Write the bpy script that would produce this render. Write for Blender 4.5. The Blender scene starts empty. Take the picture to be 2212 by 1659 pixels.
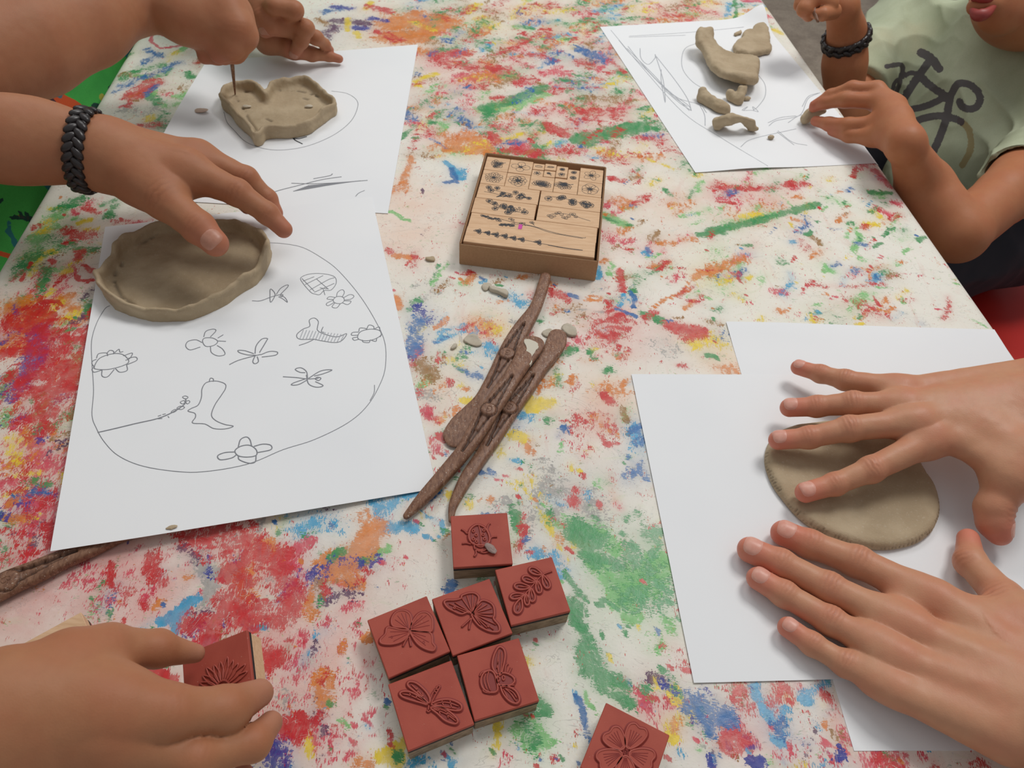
import bpy, math, random, time
import numpy as np
from mathutils import Matrix, Vector
T0 = time.time()
scene = bpy.context.scene
C = scene.collection
PI = math.pi

# ------------------------------------------------------------------ camera (solved from the A4 sheets on the table)
W_, H_ = 2212, 1659
FPX, PITCH, ROLL, CAMZ = 1612.6, 0.8436, 0.0807, 0.3762
_c, _s = math.cos(PITCH), math.sin(PITCH)
_fwd = np.array([0, _c, -_s]); _r = np.array([1., 0, 0]); _u = np.cross(_r, _fwd)
CR = math.cos(ROLL)*_r + math.sin(ROLL)*_u
CU = -math.sin(ROLL)*_r + math.cos(ROLL)*_u
CP = np.array([0, 0, CAMZ])
cam_d = bpy.data.cameras.new('camera'); cam = bpy.data.objects.new('camera', cam_d); C.objects.link(cam)
cam_d.sensor_width = 36.0; cam_d.lens = FPX/W_*36.0; cam_d.clip_start = 0.01
cam_d.dof.use_dof = True; cam_d.dof.focus_distance = 0.42; cam_d.dof.aperture_fstop = 26.0
M = Matrix.Identity(4)
for i in range(3):
    M[i][0] = CR[i]; M[i][1] = CU[i]; M[i][2] = -_fwd[i]; M[i][3] = CP[i]
cam.matrix_world = M
scene.camera = cam

# ------------------------------------------------------------------ light: ceiling panels + room ambience
world = bpy.data.worlds.new('room_light'); scene.world = world; world.use_nodes = True
bg = world.node_tree.nodes['Background']
bg.inputs[0].default_value = (0.96, 0.98, 1.0, 1); bg.inputs[1].default_value = 0.36
def area(name, loc, target, sx, sy, power, col=(1, 1, 1)):
    d = bpy.data.lights.new(name, 'AREA'); d.shape = 'RECTANGLE'; d.size = sx; d.size_y = sy
    d.energy = power; d.color = col
    o = bpy.data.objects.new(name, d); C.objects.link(o); o.location = loc
    o.rotation_euler = (Vector(target)-Vector(loc)).to_track_quat('-Z', 'Y').to_euler()
    return o
area('ceiling_panel_light', (0.75, 1.25, 1.75), (0.1, 0.5, 0), 0.6, 0.6, 19, (1, 0.985, 0.96))
area('far_panel_light', (-0.55, 1.9, 1.9), (0, 0.6, 0), 1.2, 0.6, 11, (1, 0.99, 0.97))
scene.view_settings.view_transform = 'Standard'; scene.view_settings.look = 'None'
scene.view_settings.exposure = 0.0; scene.view_settings.gamma = 1.0
scene.view_settings.use_curve_mapping = False

# ------------------------------------------------------------------ helpers
def ray(px, py):
    return _fwd + ((px-W_/2)/FPX)*CR - ((py-H_/2)/FPX)*CU
def at(px, py, z=0.0):
    """photo pixel -> world point at height z above the table top"""
    d = ray(px, py); t = (z-CAMZ)/d[2]
    return CP + d*t
def atd(px, py, dep):
    """photo pixel -> world point at a view depth"""
    return CP + ray(px, py)*dep
def dep(P):
    return float((np.asarray(P)-CP) @ _fwd)
def topx(V):
    d = np.asarray(V)-CP; z = d @ _fwd
    return np.stack([W_/2+FPX*(d @ CR)/z, H_/2-FPX*(d @ CU)/z], -1)
def srgb(r, g, b, a=1):
    f = lambda c: ((c/255+0.055)/1.055)**2.4 if c > 10.3 else c/255/12.92
    return (f(r), f(g), f(b), a)
def empty(name, loc=(0, 0, 0), rz=0.0):
    o = bpy.data.objects.new(name, None); C.objects.link(o); o.location = loc
    o.rotation_euler = (0, 0, rz); o.empty_display_size = 0.02; return o
def tag(o, label, cat, group=None, kind=None):
    o['label'] = label; o['category'] = cat
    if group: o['group'] = group
    if kind: o['kind'] = kind
    return o
def npmesh(name, V, F, mat=None, parent=None, smooth=True, attrs=None, world_space=True, label=None):
    """mesh object from arrays; V in world space (moved into the parent's frame)"""
    V = np.asarray(V, dtype=np.float64).reshape(-1, 3)
    if parent is not None and world_space:
        root = parent
        while root.parent is not None: root = root.parent
        V = V - np.array(root.location)
        rz = root.rotation_euler[2]
        if rz:
            c, s = math.cos(-rz), math.sin(-rz)
            V = np.stack([V[:, 0]*c-V[:, 1]*s, V[:, 0]*s+V[:, 1]*c, V[:, 2]], -1)
    me = bpy.data.meshes.new(name)
    if isinstance(F, np.ndarray):
        n = F.shape[1]; m = F.shape[0]
        me.vertices.add(len(V)); me.vertices.foreach_set('co', V.astype(np.float32).ravel())
        me.loops.add(m*n); me.loops.foreach_set('vertex_index', F.astype(np.int32).ravel())
        me.polygons.add(m); me.polygons.foreach_set('loop_start', np.arange(0, m*n, n, dtype=np.int32))
        me.polygons.foreach_set('loop_total', np.full(m, n, np.int32))
        me.update(calc_edges=True)
    else:
        me.from_pydata(V.tolist(), [], F); me.update()
    me.polygons.foreach_set('use_smooth', np.full(len(me.polygons), smooth))
    if attrs:
        for k, a in attrs.items():
            a = np.asarray(a, dtype=np.float32)
            if a.ndim == 1:
                at_ = me.attributes.new(k, 'FLOAT', 'POINT'); at_.data.foreach_set('value', a)
            else:
                at_ = me.attributes.new(k, 'FLOAT_COLOR', 'POINT')
                c4 = np.ones((len(a), 4), np.float32); c4[:, :a.shape[1]] = a
                at_.data.foreach_set('color', c4.ravel())
    o = bpy.data.objects.new(name, me); C.objects.link(o)
    if mat: me.materials.append(mat)
    if parent: o.parent = parent
    if label: o['label'] = label
    return o
class MB:
    """collects simple pieces into one mesh"""
    def __init__(s): s.V = []; s.F = []; s.n = 0
    def add(s, V, F):
        V = np.asarray(V, float).reshape(-1, 3)
        s.V.append(V); s.F += [tuple(int(i)+s.n for i in f) for f in F]; s.n += len(V)
    def box(s, c, size, X=(1, 0, 0), Y=(0, 1, 0), Z=(0, 0, 1), b=0.0):
        c, X, Y, Z = (np.asarray(a, float) for a in (c, X, Y, Z)); hx, hy, hz = (q/2 for q in size)
        if b <= 0:
            V = [c+X*hx*i+Y*hy*j+Z*hz*k for k in (-1, 1) for j in (-1, 1) for i in (-1, 1)]
            s.add(V, [(0, 2, 3, 1), (4, 5, 7, 6), (0, 1, 5, 4), (2, 6, 7, 3), (0, 4, 6, 2), (1, 3, 7, 5)])
        else:
            rings = [(-1, hx-b, hy-b), (-1+b/hz, hx, hy), (1-b/hz, hx, hy), (1, hx-b, hy-b)]
            V = []
            for (k, ax, ay) in rings:
                bb = b
                for (i, j) in ((1, 1), (-1, 1), (-1, -1), (1, -1)):
                    pts = [(ax, ay-bb), (ax-bb, ay)] if i*j > 0 else [(ax-bb, ay), (ax, ay-bb)]
                    for (x, y) in pts: V.append(c+X*x*i+Y*y*j+Z*hz*k)
            F = [tuple(range(7, -1, -1)), tuple(range(24, 32))]
            for r in range(3):
                for q in range(8):
                    F.append((r*8+q, r*8+(q+1) % 8, (r+1)*8+(q+1) % 8, (r+1)*8+q))
            s.add(V, F)
    def tube(s, pts, rad, n=6, flat=1.0, closed=False, caps=True, up=(0, 0, 1)):
        P = np.asarray(pts, float); m = len(P)
        if m < 2: return
        rad = np.broadcast_to(np.asarray(rad, float), (m,))
        if closed: Tn = np.roll(P, -1, 0)-np.roll(P, 1, 0)
        else: Tn = np.gradient(P, axis=0)
        Tn /= (np.linalg.norm(Tn, axis=1, keepdims=True)+1e-12)
        up = np.asarray(up, float)
        S = np.cross(Tn, up); ln = np.linalg.norm(S, axis=1, keepdims=True)
        S = np.where(ln > 1e-4, S/(ln+1e-12), np.array([1., 0, 0])); N = np.cross(S, Tn)
        a = np.arange(n)/n*2*PI
        V = P[:, None]+rad[:, None, None]*(np.cos(a)[None, :, None]*S[:, None]+flat*np.sin(a)[None, :, None]*N[:, None])
        F = []
        for i in range(m if closed else m-1):
            j = (i+1) % m
            for k in range(n): F.append((i*n+k, i*n+(k+1) % n, j*n+(k+1) % n, j*n+k))
        if caps and not closed:
            F.append(tuple(range(n-1, -1, -1))); F.append(tuple((m-1)*n+k for k in range(n)))
        s.add(V.reshape(-1, 3), F)
    def ribbon(s, pts, w, up=(0, 0, 1), h=0.00006):
        """flat line of width w with a hair of thickness (ink or graphite on a surface)"""
        P = np.asarray(pts, float); m = len(P)
        if m < 2: return
        Tn = np.gradient(P, axis=0); Tn /= (np.linalg.norm(Tn, axis=1, keepdims=True)+1e-12)
        S = np.cross(Tn, np.asarray(up, float)); S /= (np.linalg.norm(S, axis=1, keepdims=True)+1e-12)
        w = np.broadcast_to(np.asarray(w, float), (m,))[:, None]
        U = np.asarray(up, float)*h
        V = np.stack([P-S*w/2, P+U, P+S*w/2], 1).reshape(-1, 3)
        F = []
        for i in range(m-1):
            F += [(i*3, i*3+1, i*3+4, i*3+3), (i*3+1, i*3+2, i*3+5, i*3+4)]
        s.add(V, F)
    def poly(s, pts, z0, z1):
        """extruded polygon between two heights (pts xy, world) -- fan from the ear-safe triangulation"""
        P = np.asarray(pts, float)[:, :2]; n = len(P)
        ar = 0.5*np.sum(P[:, 0]*np.roll(P[:, 1], -1)-np.roll(P[:, 0], -1)*P[:, 1])
        if ar < 0: P = P[::-1]
        V = [(x, y, z0) for x, y in P]+[(x, y, z1) for x, y in P]
        F = [tuple(range(n-1, -1, -1)), tuple(range(n, 2*n))]+[(i, (i+1) % n, n+(i+1) % n, n+i) for i in range(n)]
        s.add(V, F)
    def ell(s, c, ax, n=10, m=7):
        """ellipsoid; ax = three axis vectors with length"""
        c = np.asarray(c, float); ax = [np.asarray(a, float) for a in ax]
        V = [c+ax[2]]
        for i in range(1, m):
            t = i/m*PI
            for j in range(n):
                a = j/n*2*PI
                V.append(c+math.sin(t)*(math.cos(a)*ax[0]+math.sin(a)*ax[1])+math.cos(t)*ax[2])
        V.append(c-ax[2]); L = len(V)-1; F = []
        for j in range(n): F.append((0, 1+j, 1+(j+1) % n)); F.append((L, L-n+(j+1) % n, L-n+j))
        for i in range(m-2):
            for j in range(n):
                a = 1+i*n+j; b = 1+i*n+(j+1) % n
                F.append((a, a+n, b+n, b))
        s.add(V, F)
    def build(s, name, mat, parent=None, smooth=False, label=None, world_space=True):
        V = np.concatenate(s.V) if s.V else np.zeros((0, 3))
        return npmesh(name, V, s.F, mat, parent, smooth, label=label, world_space=world_space)
def grid_faces(nx, ny, flip=False):
    i = np.arange((nx-1)*(ny-1)); a = (i//(ny-1))*ny+i % (ny-1)
    F = np.stack([a, a+ny, a+ny+1, a+1], -1)
    return F[:, ::-1].copy() if flip else F
def catmull(pts, n=8, closed=False):
    P = np.asarray(pts, float); m = len(P)
    if m < 3 and not closed:
        t = np.linspace(0, 1, n+1)[:, None]; return P[0]*(1-t)+P[-1]*t
    out = []
    rng = range(m) if closed else range(m-1)
    for i in rng:
        if closed: p0, p1, p2, p3 = P[(i-1) % m], P[i], P[(i+1) % m], P[(i+2) % m]
        else:
            p1, p2 = P[i], P[i+1]; p0 = P[i-1] if i > 0 else 2*p1-p2; p3 = P[i+2] if i+2 < m else 2*p2-p1
        for t in np.arange(n)/n:
            out.append(0.5*((2*p1)+(-p0+p2)*t+(2*p0-5*p1+4*p2-p3)*t*t+(-p0+3*p1-3*p2+p3)*t**3))
    if not closed: out.append(P[-1])
    return np.array(out)

# ---- value noise in numpy
_rng = np.random.default_rng(7); _tab = _rng.random(4096).astype(np.float32)
def vnoise(P, s, seed=0):
    """smooth value noise in [-1,1]; P (N,3), s = frequency (1/m)"""
    Q = np.asarray(P, np.float32)*np.float32(s)+np.float32(seed*17.37+1000.0)
    I = np.floor(Q).astype(np.int64); f = (Q-I).astype(np.float32); f = f*f*(3-2*f)
    def h(dx, dy, dz):
        return _tab[((I[:, 0]+dx)*73856093 ^ (I[:, 1]+dy)*19349663 ^ (I[:, 2]+dz)*83492791) & 4095]
    x, y, z = f[:, 0], f[:, 1], f[:, 2]
    a = h(0, 0, 0)*(1-x)+h(1, 0, 0)*x; b = h(0, 1, 0)*(1-x)+h(1, 1, 0)*x
    c = h(0, 0, 1)*(1-x)+h(1, 0, 1)*x; d = h(0, 1, 1)*(1-x)+h(1, 1, 1)*x
    return ((a*(1-y)+b*y)*(1-z)+(c*(1-y)+d*y)*z)*2-1
def fbm(P, s, octv=3, seed=0):
    v = 0; a = 1.0
    for i in range(octv): v = v+a*vnoise(P, s*2**i, seed+i); a *= 0.5
    return v

# ---- signed distance toolkit
def smin(a, b, k):
    if k <= 0: return np.minimum(a, b)
    h = np.clip(k-np.abs(a-b), 0, None)/k
    return np.minimum(a, b)-h*h*k*0.25
def smax(a, b, k): return -smin(-a, -b, k)
def seg(P, a, b, ra, rb, n=None, fl=1.0):
    a = np.asarray(a, np.float32); b = np.asarray(b, np.float32)
    ab = b-a; L = float(ab @ ab)+1e-12
    t = np.clip(((P-a) @ ab)/L, 0, 1)
    D = P-a-t[:, None]*ab
    if n is not None and fl != 1.0:
        n = np.asarray(n, np.float32); D = D+((D @ n)*(fl-1))[:, None]*n
        return (np.sqrt(np.einsum('ij,ij->i', D, D))-(ra+(rb-ra)*t))/max(1.0, fl*0.8)
    return np.sqrt(np.einsum('ij,ij->i', D, D))-(ra+(rb-ra)*t)
def chain(P, pts, rads, k=0.004, n=None, fl=1.0):
    d = None
    for i in range(len(pts)-1):
        e = seg(P, pts[i], pts[i+1], rads[i], rads[i+1], n, fl)
        d = e if d is None else smin(d, e, k)
    return d
def poly2d(P, poly):
    """signed distance in xy to a closed polygon"""
    Q = P[:, :2].astype(np.float32); poly = np.asarray(poly, np.float32)[:, :2]; n = len(poly)
    d = np.full(len(Q), 1e9, np.float32); s = np.ones(len(Q), np.float32)
    for i in range(n):
        a = poly[i]; b = poly[i-1]; e = b-a; w = Q-a
        t = np.clip((w @ e)/max(float(e @ e), 1e-12), 0, 1); q = w-t[:, None]*e
        d = np.minimum(d, np.einsum('ij,ij->i', q, q))
        c1 = Q[:, 1] >= a[1]; c2 = Q[:, 1] < b[1]; c3 = e[0]*w[:, 1] > e[1]*w[:, 0]
        s = np.where((c1 & c2 & c3) | (~c1 & ~c2 & ~c3), -s, s)
    return s*np.sqrt(d)
def mesh_sdf(f, lo, hi, h, newton=1):
    lo = np.asarray(lo, float)-2*h; hi = np.asarray(hi, float)+2*h
    B = 10; nb = np.ceil((hi-lo)/(h*B)).astype(int)+1
    g = np.stack(np.meshgrid(*[np.arange(k) for k in nb], indexing='ij'), -1).reshape(-1, 3)
    cen = (lo+(g*B+(B-1)/2)*h).astype(np.float32)
    dc = np.concatenate([f(cen[i:i+200000]) for i in range(0, len(cen), 200000)])
    act = np.abs(dc) < (B+1)*h*0.87*1.35
    N = nb*B
    D = np.where(dc < 0, -1.0, 1.0).astype(np.float32).reshape(nb)
    D = D.repeat(B, 0).repeat(B, 1).repeat(B, 2)
    loc = np.stack(np.meshgrid(*[np.arange(B)]*3, indexing='ij'), -1).reshape(-1, 3)
    ga = g[act]; CH = 150
    for i in range(0, len(ga), CH):
        idx = (ga[i:i+CH, None]*B+loc[None]).reshape(-1, 3)
        D[idx[:, 0], idx[:, 1], idx[:, 2]] = f((lo+idx*h).astype(np.float32))
    S = D < 0
    cnt = np.zeros(N-1, np.int8)
    for dx in (0, 1):
        for dy in (0, 1):
            for dz in (0, 1):
                cnt += S[dx:N[0]-1+dx, dy:N[1]-1+dy, dz:N[2]-1+dz]
    cells = np.argwhere((cnt > 0) & (cnt < 8))
    cid = np.full(N-1, -1, np.int32); cid[cells[:, 0], cells[:, 1], cells[:, 2]] = np.arange(len(cells))
    acc = np.zeros((len(cells), 3)); num = np.zeros(len(cells))
    cor = np.array([(a, b, c) for a in (0, 1) for b in (0, 1) for c in (0, 1)])
    val = [D[cells[:, 0]+c[0], cells[:, 1]+c[1], cells[:, 2]+c[2]] for c in cor]
    for i in range(8):
        for j in range(i+1, 8):
            if np.abs(cor[i]-cor[j]).sum() != 1: continue
            m = (val[i] < 0) != (val[j] < 0)
            t = val[i][m]/(val[i][m]-val[j][m])
            acc[m] += cor[i]+t[:, None]*(cor[j]-cor[i]); num[m] += 1
    V = lo+(cells+acc/num[:, None])*h
    Fs = []
    for ax in range(3):
        o1, o2 = [(1, 2), (2, 0), (0, 1)][ax]
        sl0 = [slice(None)]*3; sl1 = [slice(None)]*3; sl0[ax] = slice(0, -1); sl1[ax] = slice(1, None)
        e = np.argwhere(S[tuple(sl0)] != S[tuple(sl1)])
        e = e[(e[:, o1] > 0) & (e[:, o2] > 0) & (e[:, o1] < N[o1]-1) & (e[:, o2] < N[o2]-1)]
        ins = S[e[:, 0], e[:, 1], e[:, 2]]
        q = []
        for (a, b) in ((-1, -1), (0, -1), (0, 0), (-1, 0)):
            c = e.copy(); c[:, o1] += a; c[:, o2] += b; q.append(cid[c[:, 0], c[:, 1], c[:, 2]])
        q = np.stack(q, -1); q[~ins] = q[~ins][:, ::-1]; Fs.append(q)
    F = np.concatenate(Fs); F = F[(F >= 0).all(1)]
    V = V.astype(np.float32)
    for _ in range(newton):
        n = sdf_normal(f, V); d = fev(f, V); V = V-(np.clip(d, -h, h)[:, None]*n*0.9).astype(np.float32)
    return V, F
def fev(f, V): return np.concatenate([f(V[i:i+150000]) for i in range(0, len(V), 150000)])
def sdf_normal(f, V, e=0.0006):
    g = []
    for a in range(3):
        d = np.zeros(3, np.float32); d[a] = e; g.append(fev(f, V+d)-fev(f, V-d))
    n = np.stack(g, -1); return n/(np.linalg.norm(n, axis=1, keepdims=True)+1e-12)

# ------------------------------------------------------------------ materials
def nmat(name, rough=0.6, color=None, spec=0.5):
    m = bpy.data.materials.new(name); m.use_nodes = True; nt = m.node_tree
    b = nt.nodes['Principled BSDF']; b.inputs['Roughness'].default_value = rough
    b.inputs['Specular IOR Level'].default_value = spec
    if color is not None: b.inputs['Base Color'].default_value = color
    return m, nt, b
class NB:
    """tiny node builder"""
    def __init__(s, nt): s.nt = nt; s.L = nt.links
    def n(s, t, **k):
        o = s.nt.nodes.new(t)
        for a, v in k.items(): setattr(o, a, v)
        return o
    def put(s, sock, v):
        if hasattr(v, 'is_output') or isinstance(v, bpy.types.NodeSocket): s.L.new(v, sock)
        else: sock.default_value = v
    def noise(s, vec, scale, detail=3, rough=0.5, dist=0.0):
        o = s.n('ShaderNodeTexNoise'); s.put(o.inputs['Vector'], vec); o.inputs['Scale'].default_value = scale
        o.inputs['Detail'].default_value = detail; o.inputs['Roughness'].default_value = rough
        o.inputs['Distortion'].default_value = dist; return o.outputs['Fac']
    def voro(s, vec, scale, feat='F1'):
        o = s.n('ShaderNodeTexVoronoi', feature=feat); s.put(o.inputs['Vector'], vec); o.inputs['Scale'].default_value = scale
        return o.outputs['Distance']
    def math(s, op, a, b=0.0, c=0.0, clamp=False):
        o = s.n('ShaderNodeMath', operation=op, use_clamp=clamp); s.put(o.inputs[0], a); s.put(o.inputs[1], b); s.put(o.inputs[2], c)
        return o.outputs[0]
    def mr(s, v, a, b, c=0.0, d=1.0, smooth=True):
        o = s.n('ShaderNodeMapRange', interpolation_type='SMOOTHSTEP' if smooth else 'LINEAR')
        s.put(o.inputs[0], v); s.put(o.inputs[1], a); s.put(o.inputs[2], b); s.put(o.inputs[3], c); s.put(o.inputs[4], d)
        return o.outputs[0]
    def mix(s, f, a, b, blend='MIX'):
        o = s.n('ShaderNodeMix', data_type='RGBA', blend_type=blend); s.put(o.inputs[0], f); s.put(o.inputs[6], a); s.put(o.inputs[7], b)
        return o.outputs[2]
    def attr(s, name):
        o = s.n('ShaderNodeAttribute', attribute_name=name); return o
    def pos(s):
        return s.n('ShaderNodeNewGeometry').outputs['Position']
    def obj(s):
        return s.n('ShaderNodeTexCoord').outputs['Object']
    def mapping(s, vec, scale=(1, 1, 1), rot=(0, 0, 0), loc=(0, 0, 0)):
        o = s.n('ShaderNodeMapping'); s.put(o.inputs[0], vec); o.inputs['Scale'].default_value = scale
        o.inputs['Rotation'].default_value = rot; o.inputs['Location'].default_value = loc; return o.outputs[0]
    def bump(s, bsdf, h, strength=0.3, dist=0.001):
        o = s.n('ShaderNodeBump'); s.put(o.inputs['Height'], h); o.inputs['Strength'].default_value = strength
        o.inputs['Distance'].default_value = dist; s.L.new(o.outputs[0], bsdf.inputs['Normal'])

def skin_mat(name, base, red, tip, rough=0.5, var=1.0):
    m, nt, b = nmat(name, rough, spec=0.28); q = NB(nt); v = q.obj()
    n1 = q.noise(v, 55, 3); n2 = q.noise(v, 260, 2)
    c = q.mix(q.mr(n1, 0.35, 0.7, 0, 0.35*var), base, red)
    c = q.mix(q.mr(n2, 0.3, 0.75, 0, 0.14), c, tuple(x*0.72 for x in base[:3])+(1,))
    a = q.attr('knuckle').outputs['Fac']; c = q.mix(q.math('MULTIPLY', a, 0.55), c, red)
    a = q.attr('fingertip').outputs['Fac']; c = q.mix(q.math('MULTIPLY', a, 0.75), c, tip)
    cr = q.attr('crease').outputs['Fac']; c = q.mix(q.math('MULTIPLY', cr, 0.45), c, tuple(x*0.42 for x in red[:3])+(1,))
    q.L.new(c, b.inputs['Base Color'])
    b.inputs['Subsurface Weight'].default_value = 0.12
    b.inputs['Subsurface Radius'].default_value = (0.004, 0.0016, 0.0008); b.inputs['Subsurface Scale'].default_value = 1.0
    h = q.math('ADD', q.math('MULTIPLY', q.voro(v, 1300), 0.5), q.math('MULTIPLY', q.noise(v, 900, 2), 0.6))
    q.bump(b, h, 0.13, 0.0005)
    return m
M_skin_adult = skin_mat('skin_adult', srgb(197, 144, 112), srgb(196, 118, 92), srgb(214, 116, 100), 0.45)
M_skin_tan = skin_mat('skin_tan', srgb(170, 116, 84), srgb(162, 98, 68), srgb(178, 108, 86), 0.55)
M_skin_boy = skin_mat('skin_boy', srgb(178, 116, 80), srgb(172, 98, 66), srgb(190, 110, 88), 0.5)
M_skin_near = skin_mat('skin_near', srgb(172, 118, 84), srgb(168, 100, 70), srgb(178, 124, 102), 0.55)
def nail_mat(name, col, col2):
    m, nt, b = nmat(name, 0.38, spec=0.35); q = NB(nt)
    n = q.noise(q.obj(), 300, 2); q.L.new(q.mix(q.mr(n, 0.3, 0.7, 0, 0.6), col, col2), b.inputs['Base Color'])
    b.inputs['Subsurface Weight'].default_value = 0.1; b.inputs['Subsurface Radius'].default_value = (0.002, 0.001, 0.0006)
    return m
M_nail = nail_mat('fingernail', srgb(216, 152, 134), srgb(224, 172, 154)); M_nail_tan = nail_mat('fingernail_tan', srgb(180, 126, 104), srgb(192, 140, 120))
def clay_mat(name, a, bcol):
    m, nt, b = nmat(name, 0.72, spec=0.3); q = NB(nt); v = q.obj()
    n = q.noise(v, 45, 4); c = q.mix(q.mr(n, 0.3, 0.7), a, bcol)
    n2 = q.noise(v, 700, 2); c = q.mix(q.mr(n2, 0.6, 0.75, 0, 0.25), c, srgb(205, 195, 178))
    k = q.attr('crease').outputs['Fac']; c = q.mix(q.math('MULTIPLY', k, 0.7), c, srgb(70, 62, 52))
    q.L.new(c, b.inputs['Base Color'])
    q.bump(b, q.math('ADD', q.noise(v, 220, 5, 0.6), q.math('MULTIPLY', q.noise(v, 1500, 2), 0.25)), 0.35, 0.0012)
    return m
M_clay = clay_mat('clay', srgb(184, 165, 136), srgb(168, 148, 119))
M_clay_dark = clay_mat('clay_damp', srgb(150, 131, 106), srgb(134, 116, 92))
M_clay_dry = clay_mat('clay_dry', srgb(196, 186, 168), srgb(178, 166, 146))
def paper_mat():
    m, nt, b = nmat('paper', 0.75, spec=0.25); q = NB(nt); v = q.obj()
    n = q.noise(v, 8, 3); c = q.mix(q.mr(n, 0.35, 0.75, 0, 0.5), srgb(238, 239, 240), srgb(229, 231, 234))
    q.L.new(c, b.inputs['Base Color']); q.bump(b, q.noise(v, 1800, 2), 0.08, 0.0003); return m
M_paper = paper_mat()
M_pencil, _, _ = nmat('graphite', 0.5, srgb(128, 130, 136)); M_pencil_soft, _, _ = nmat('graphite_soft', 0.5, srgb(176, 179, 184))
M_ink, _, _ = nmat('ink', 0.6, srgb(40, 42, 48))
def wood_mat(name, a, bcol, axis=(6, 60, 60), rough=0.6):
    m, nt, b = nmat(name, rough, spec=0.3); q = NB(nt); v = q.mapping(q.obj(), axis)
    n = q.noise(v, 10, 4, 0.6, 0.3); c = q.mix(q.mr(n, 0.35, 0.68), a, bcol)
    n2 = q.noise(q.mapping(q.obj(), (30, 300, 300)), 8, 2); c = q.mix(q.mr(n2, 0.6, 0.8, 0, 0.35), c, tuple(x*0.6 for x in bcol[:3])+(1,))
    q.L.new(c, b.inputs['Base Color']); q.bump(b, n2, 0.1, 0.0004); return m
M_beech = wood_mat('beech', srgb(222, 185, 148), srgb(208, 168, 130))
M_woodside = wood_mat('stamp_wood', srgb(166, 142, 116), srgb(128, 106, 84))
def kraft():
    m, nt, b = nmat('kraft_board', 0.8, spec=0.2); q = NB(nt); v = q.obj()
    n = q.noise(v, 700, 3); n2 = q.noise(v, 30, 3)
    c = q.mix(q.mr(n, 0.3, 0.7, 0, 0.35), srgb(176, 138, 104), srgb(150, 112, 80)); c = q.mix(q.mr(n2, 0.3, 0.7, 0, 0.3), c, srgb(186, 150, 116))
    q.L.new(c, b.inputs['Base Color']); q.bump(b, n, 0.15, 0.0003); return m
M_kraft = kraft()
def rubber():
    m, nt, b = nmat('red_rubber', 0.6, spec=0.3); q = NB(nt); v = q.obj()
    n = q.noise(v, 60, 3); c = q.mix(q.mr(n, 0.3, 0.7), srgb(172, 80, 64), srgb(162, 71, 57))
    s_ = q.noise(v, 900, 2, 0.7); c = q.mix(q.mr(s_, 0.72, 0.76, 0, 0.5), c, srgb(205, 170, 150))
    q.L.new(c, b.inputs['Base Color']); q.bump(b, q.noise(v, 1500, 2), 0.1, 0.0003); return m
M_rubber = rubber()
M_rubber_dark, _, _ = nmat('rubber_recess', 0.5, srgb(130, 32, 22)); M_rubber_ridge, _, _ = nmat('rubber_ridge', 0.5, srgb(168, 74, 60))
M_foam, _, _ = nmat('black_foam', 0.8, srgb(38, 32, 32))
def tool_mat():
    m, nt, b = nmat('tool_plastic', 0.5, spec=0.4); q = NB(nt); v = q.obj()
    st = q.noise(q.mapping(v, (700, 240, 300), (0, 0, .55)), 1.0, 4, 0.65, .6)
    c = q.mix(q.mr(st, 0.3, 0.7), srgb(108, 72, 54), srgb(146, 108, 84))
    d = q.noise(v, 60, 5, 0.75); c = q.mix(q.mr(d, 0.55, 0.8, 0, 0.35), c, srgb(184, 162, 146))
    s_ = q.noise(v, 1100, 2, 0.7); c = q.mix(q.mr(q.math('ADD', s_, q.math('MULTIPLY', d, 0.35)), 0.83, 0.88, 0, 0.85), c, srgb(214, 204, 190))
    q.L.new(c, b.inputs['Base Color']); k = q.attr('crease').outputs['Fac']; c = q.mix(q.math('MULTIPLY', k, 0.75), c, srgb(52, 30, 22)); q.L.new(c, b.inputs['Base Color']); q.bump(b, q.noise(q.mapping(v, (700, 350, 400), (0, 0, .55)), 1.0, 3), 0.2, 0.0005); return m  # crease mask paints groove shade as dark brown
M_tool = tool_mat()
M_leather, _, _ = nmat('black_leather', 0.35, srgb(42, 36, 36)); M_metal, _, mb_ = nmat('clasp_metal', 0.35, srgb(90, 84, 78)); mb_.inputs['Metallic'].default_value = 0.9

# ------------------------------------------------------------------ the floor
def floor_mat():
    m, nt, b = nmat('floor_vinyl', 0.6); q = NB(nt); v = q.pos()
    n = q.noise(v, 14, 4, 0.6); n2 = q.noise(v, 160, 3)
    c = q.mix(q.mr(n, 0.35, 0.7), srgb(166, 150, 132), srgb(142, 126, 110)); c = q.mix(q.mr(n2, 0.4, 0.75, 0, 0.4), c, srgb(108, 98, 88))
    q.L.new(c, b.inputs['Base Color']); return m
fm = MB(); fm.box((0, 1.0, -0.655), (7, 7, 0.02))
fl = fm.build('floor', floor_mat()); fl['kind'] = 'structure'

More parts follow.
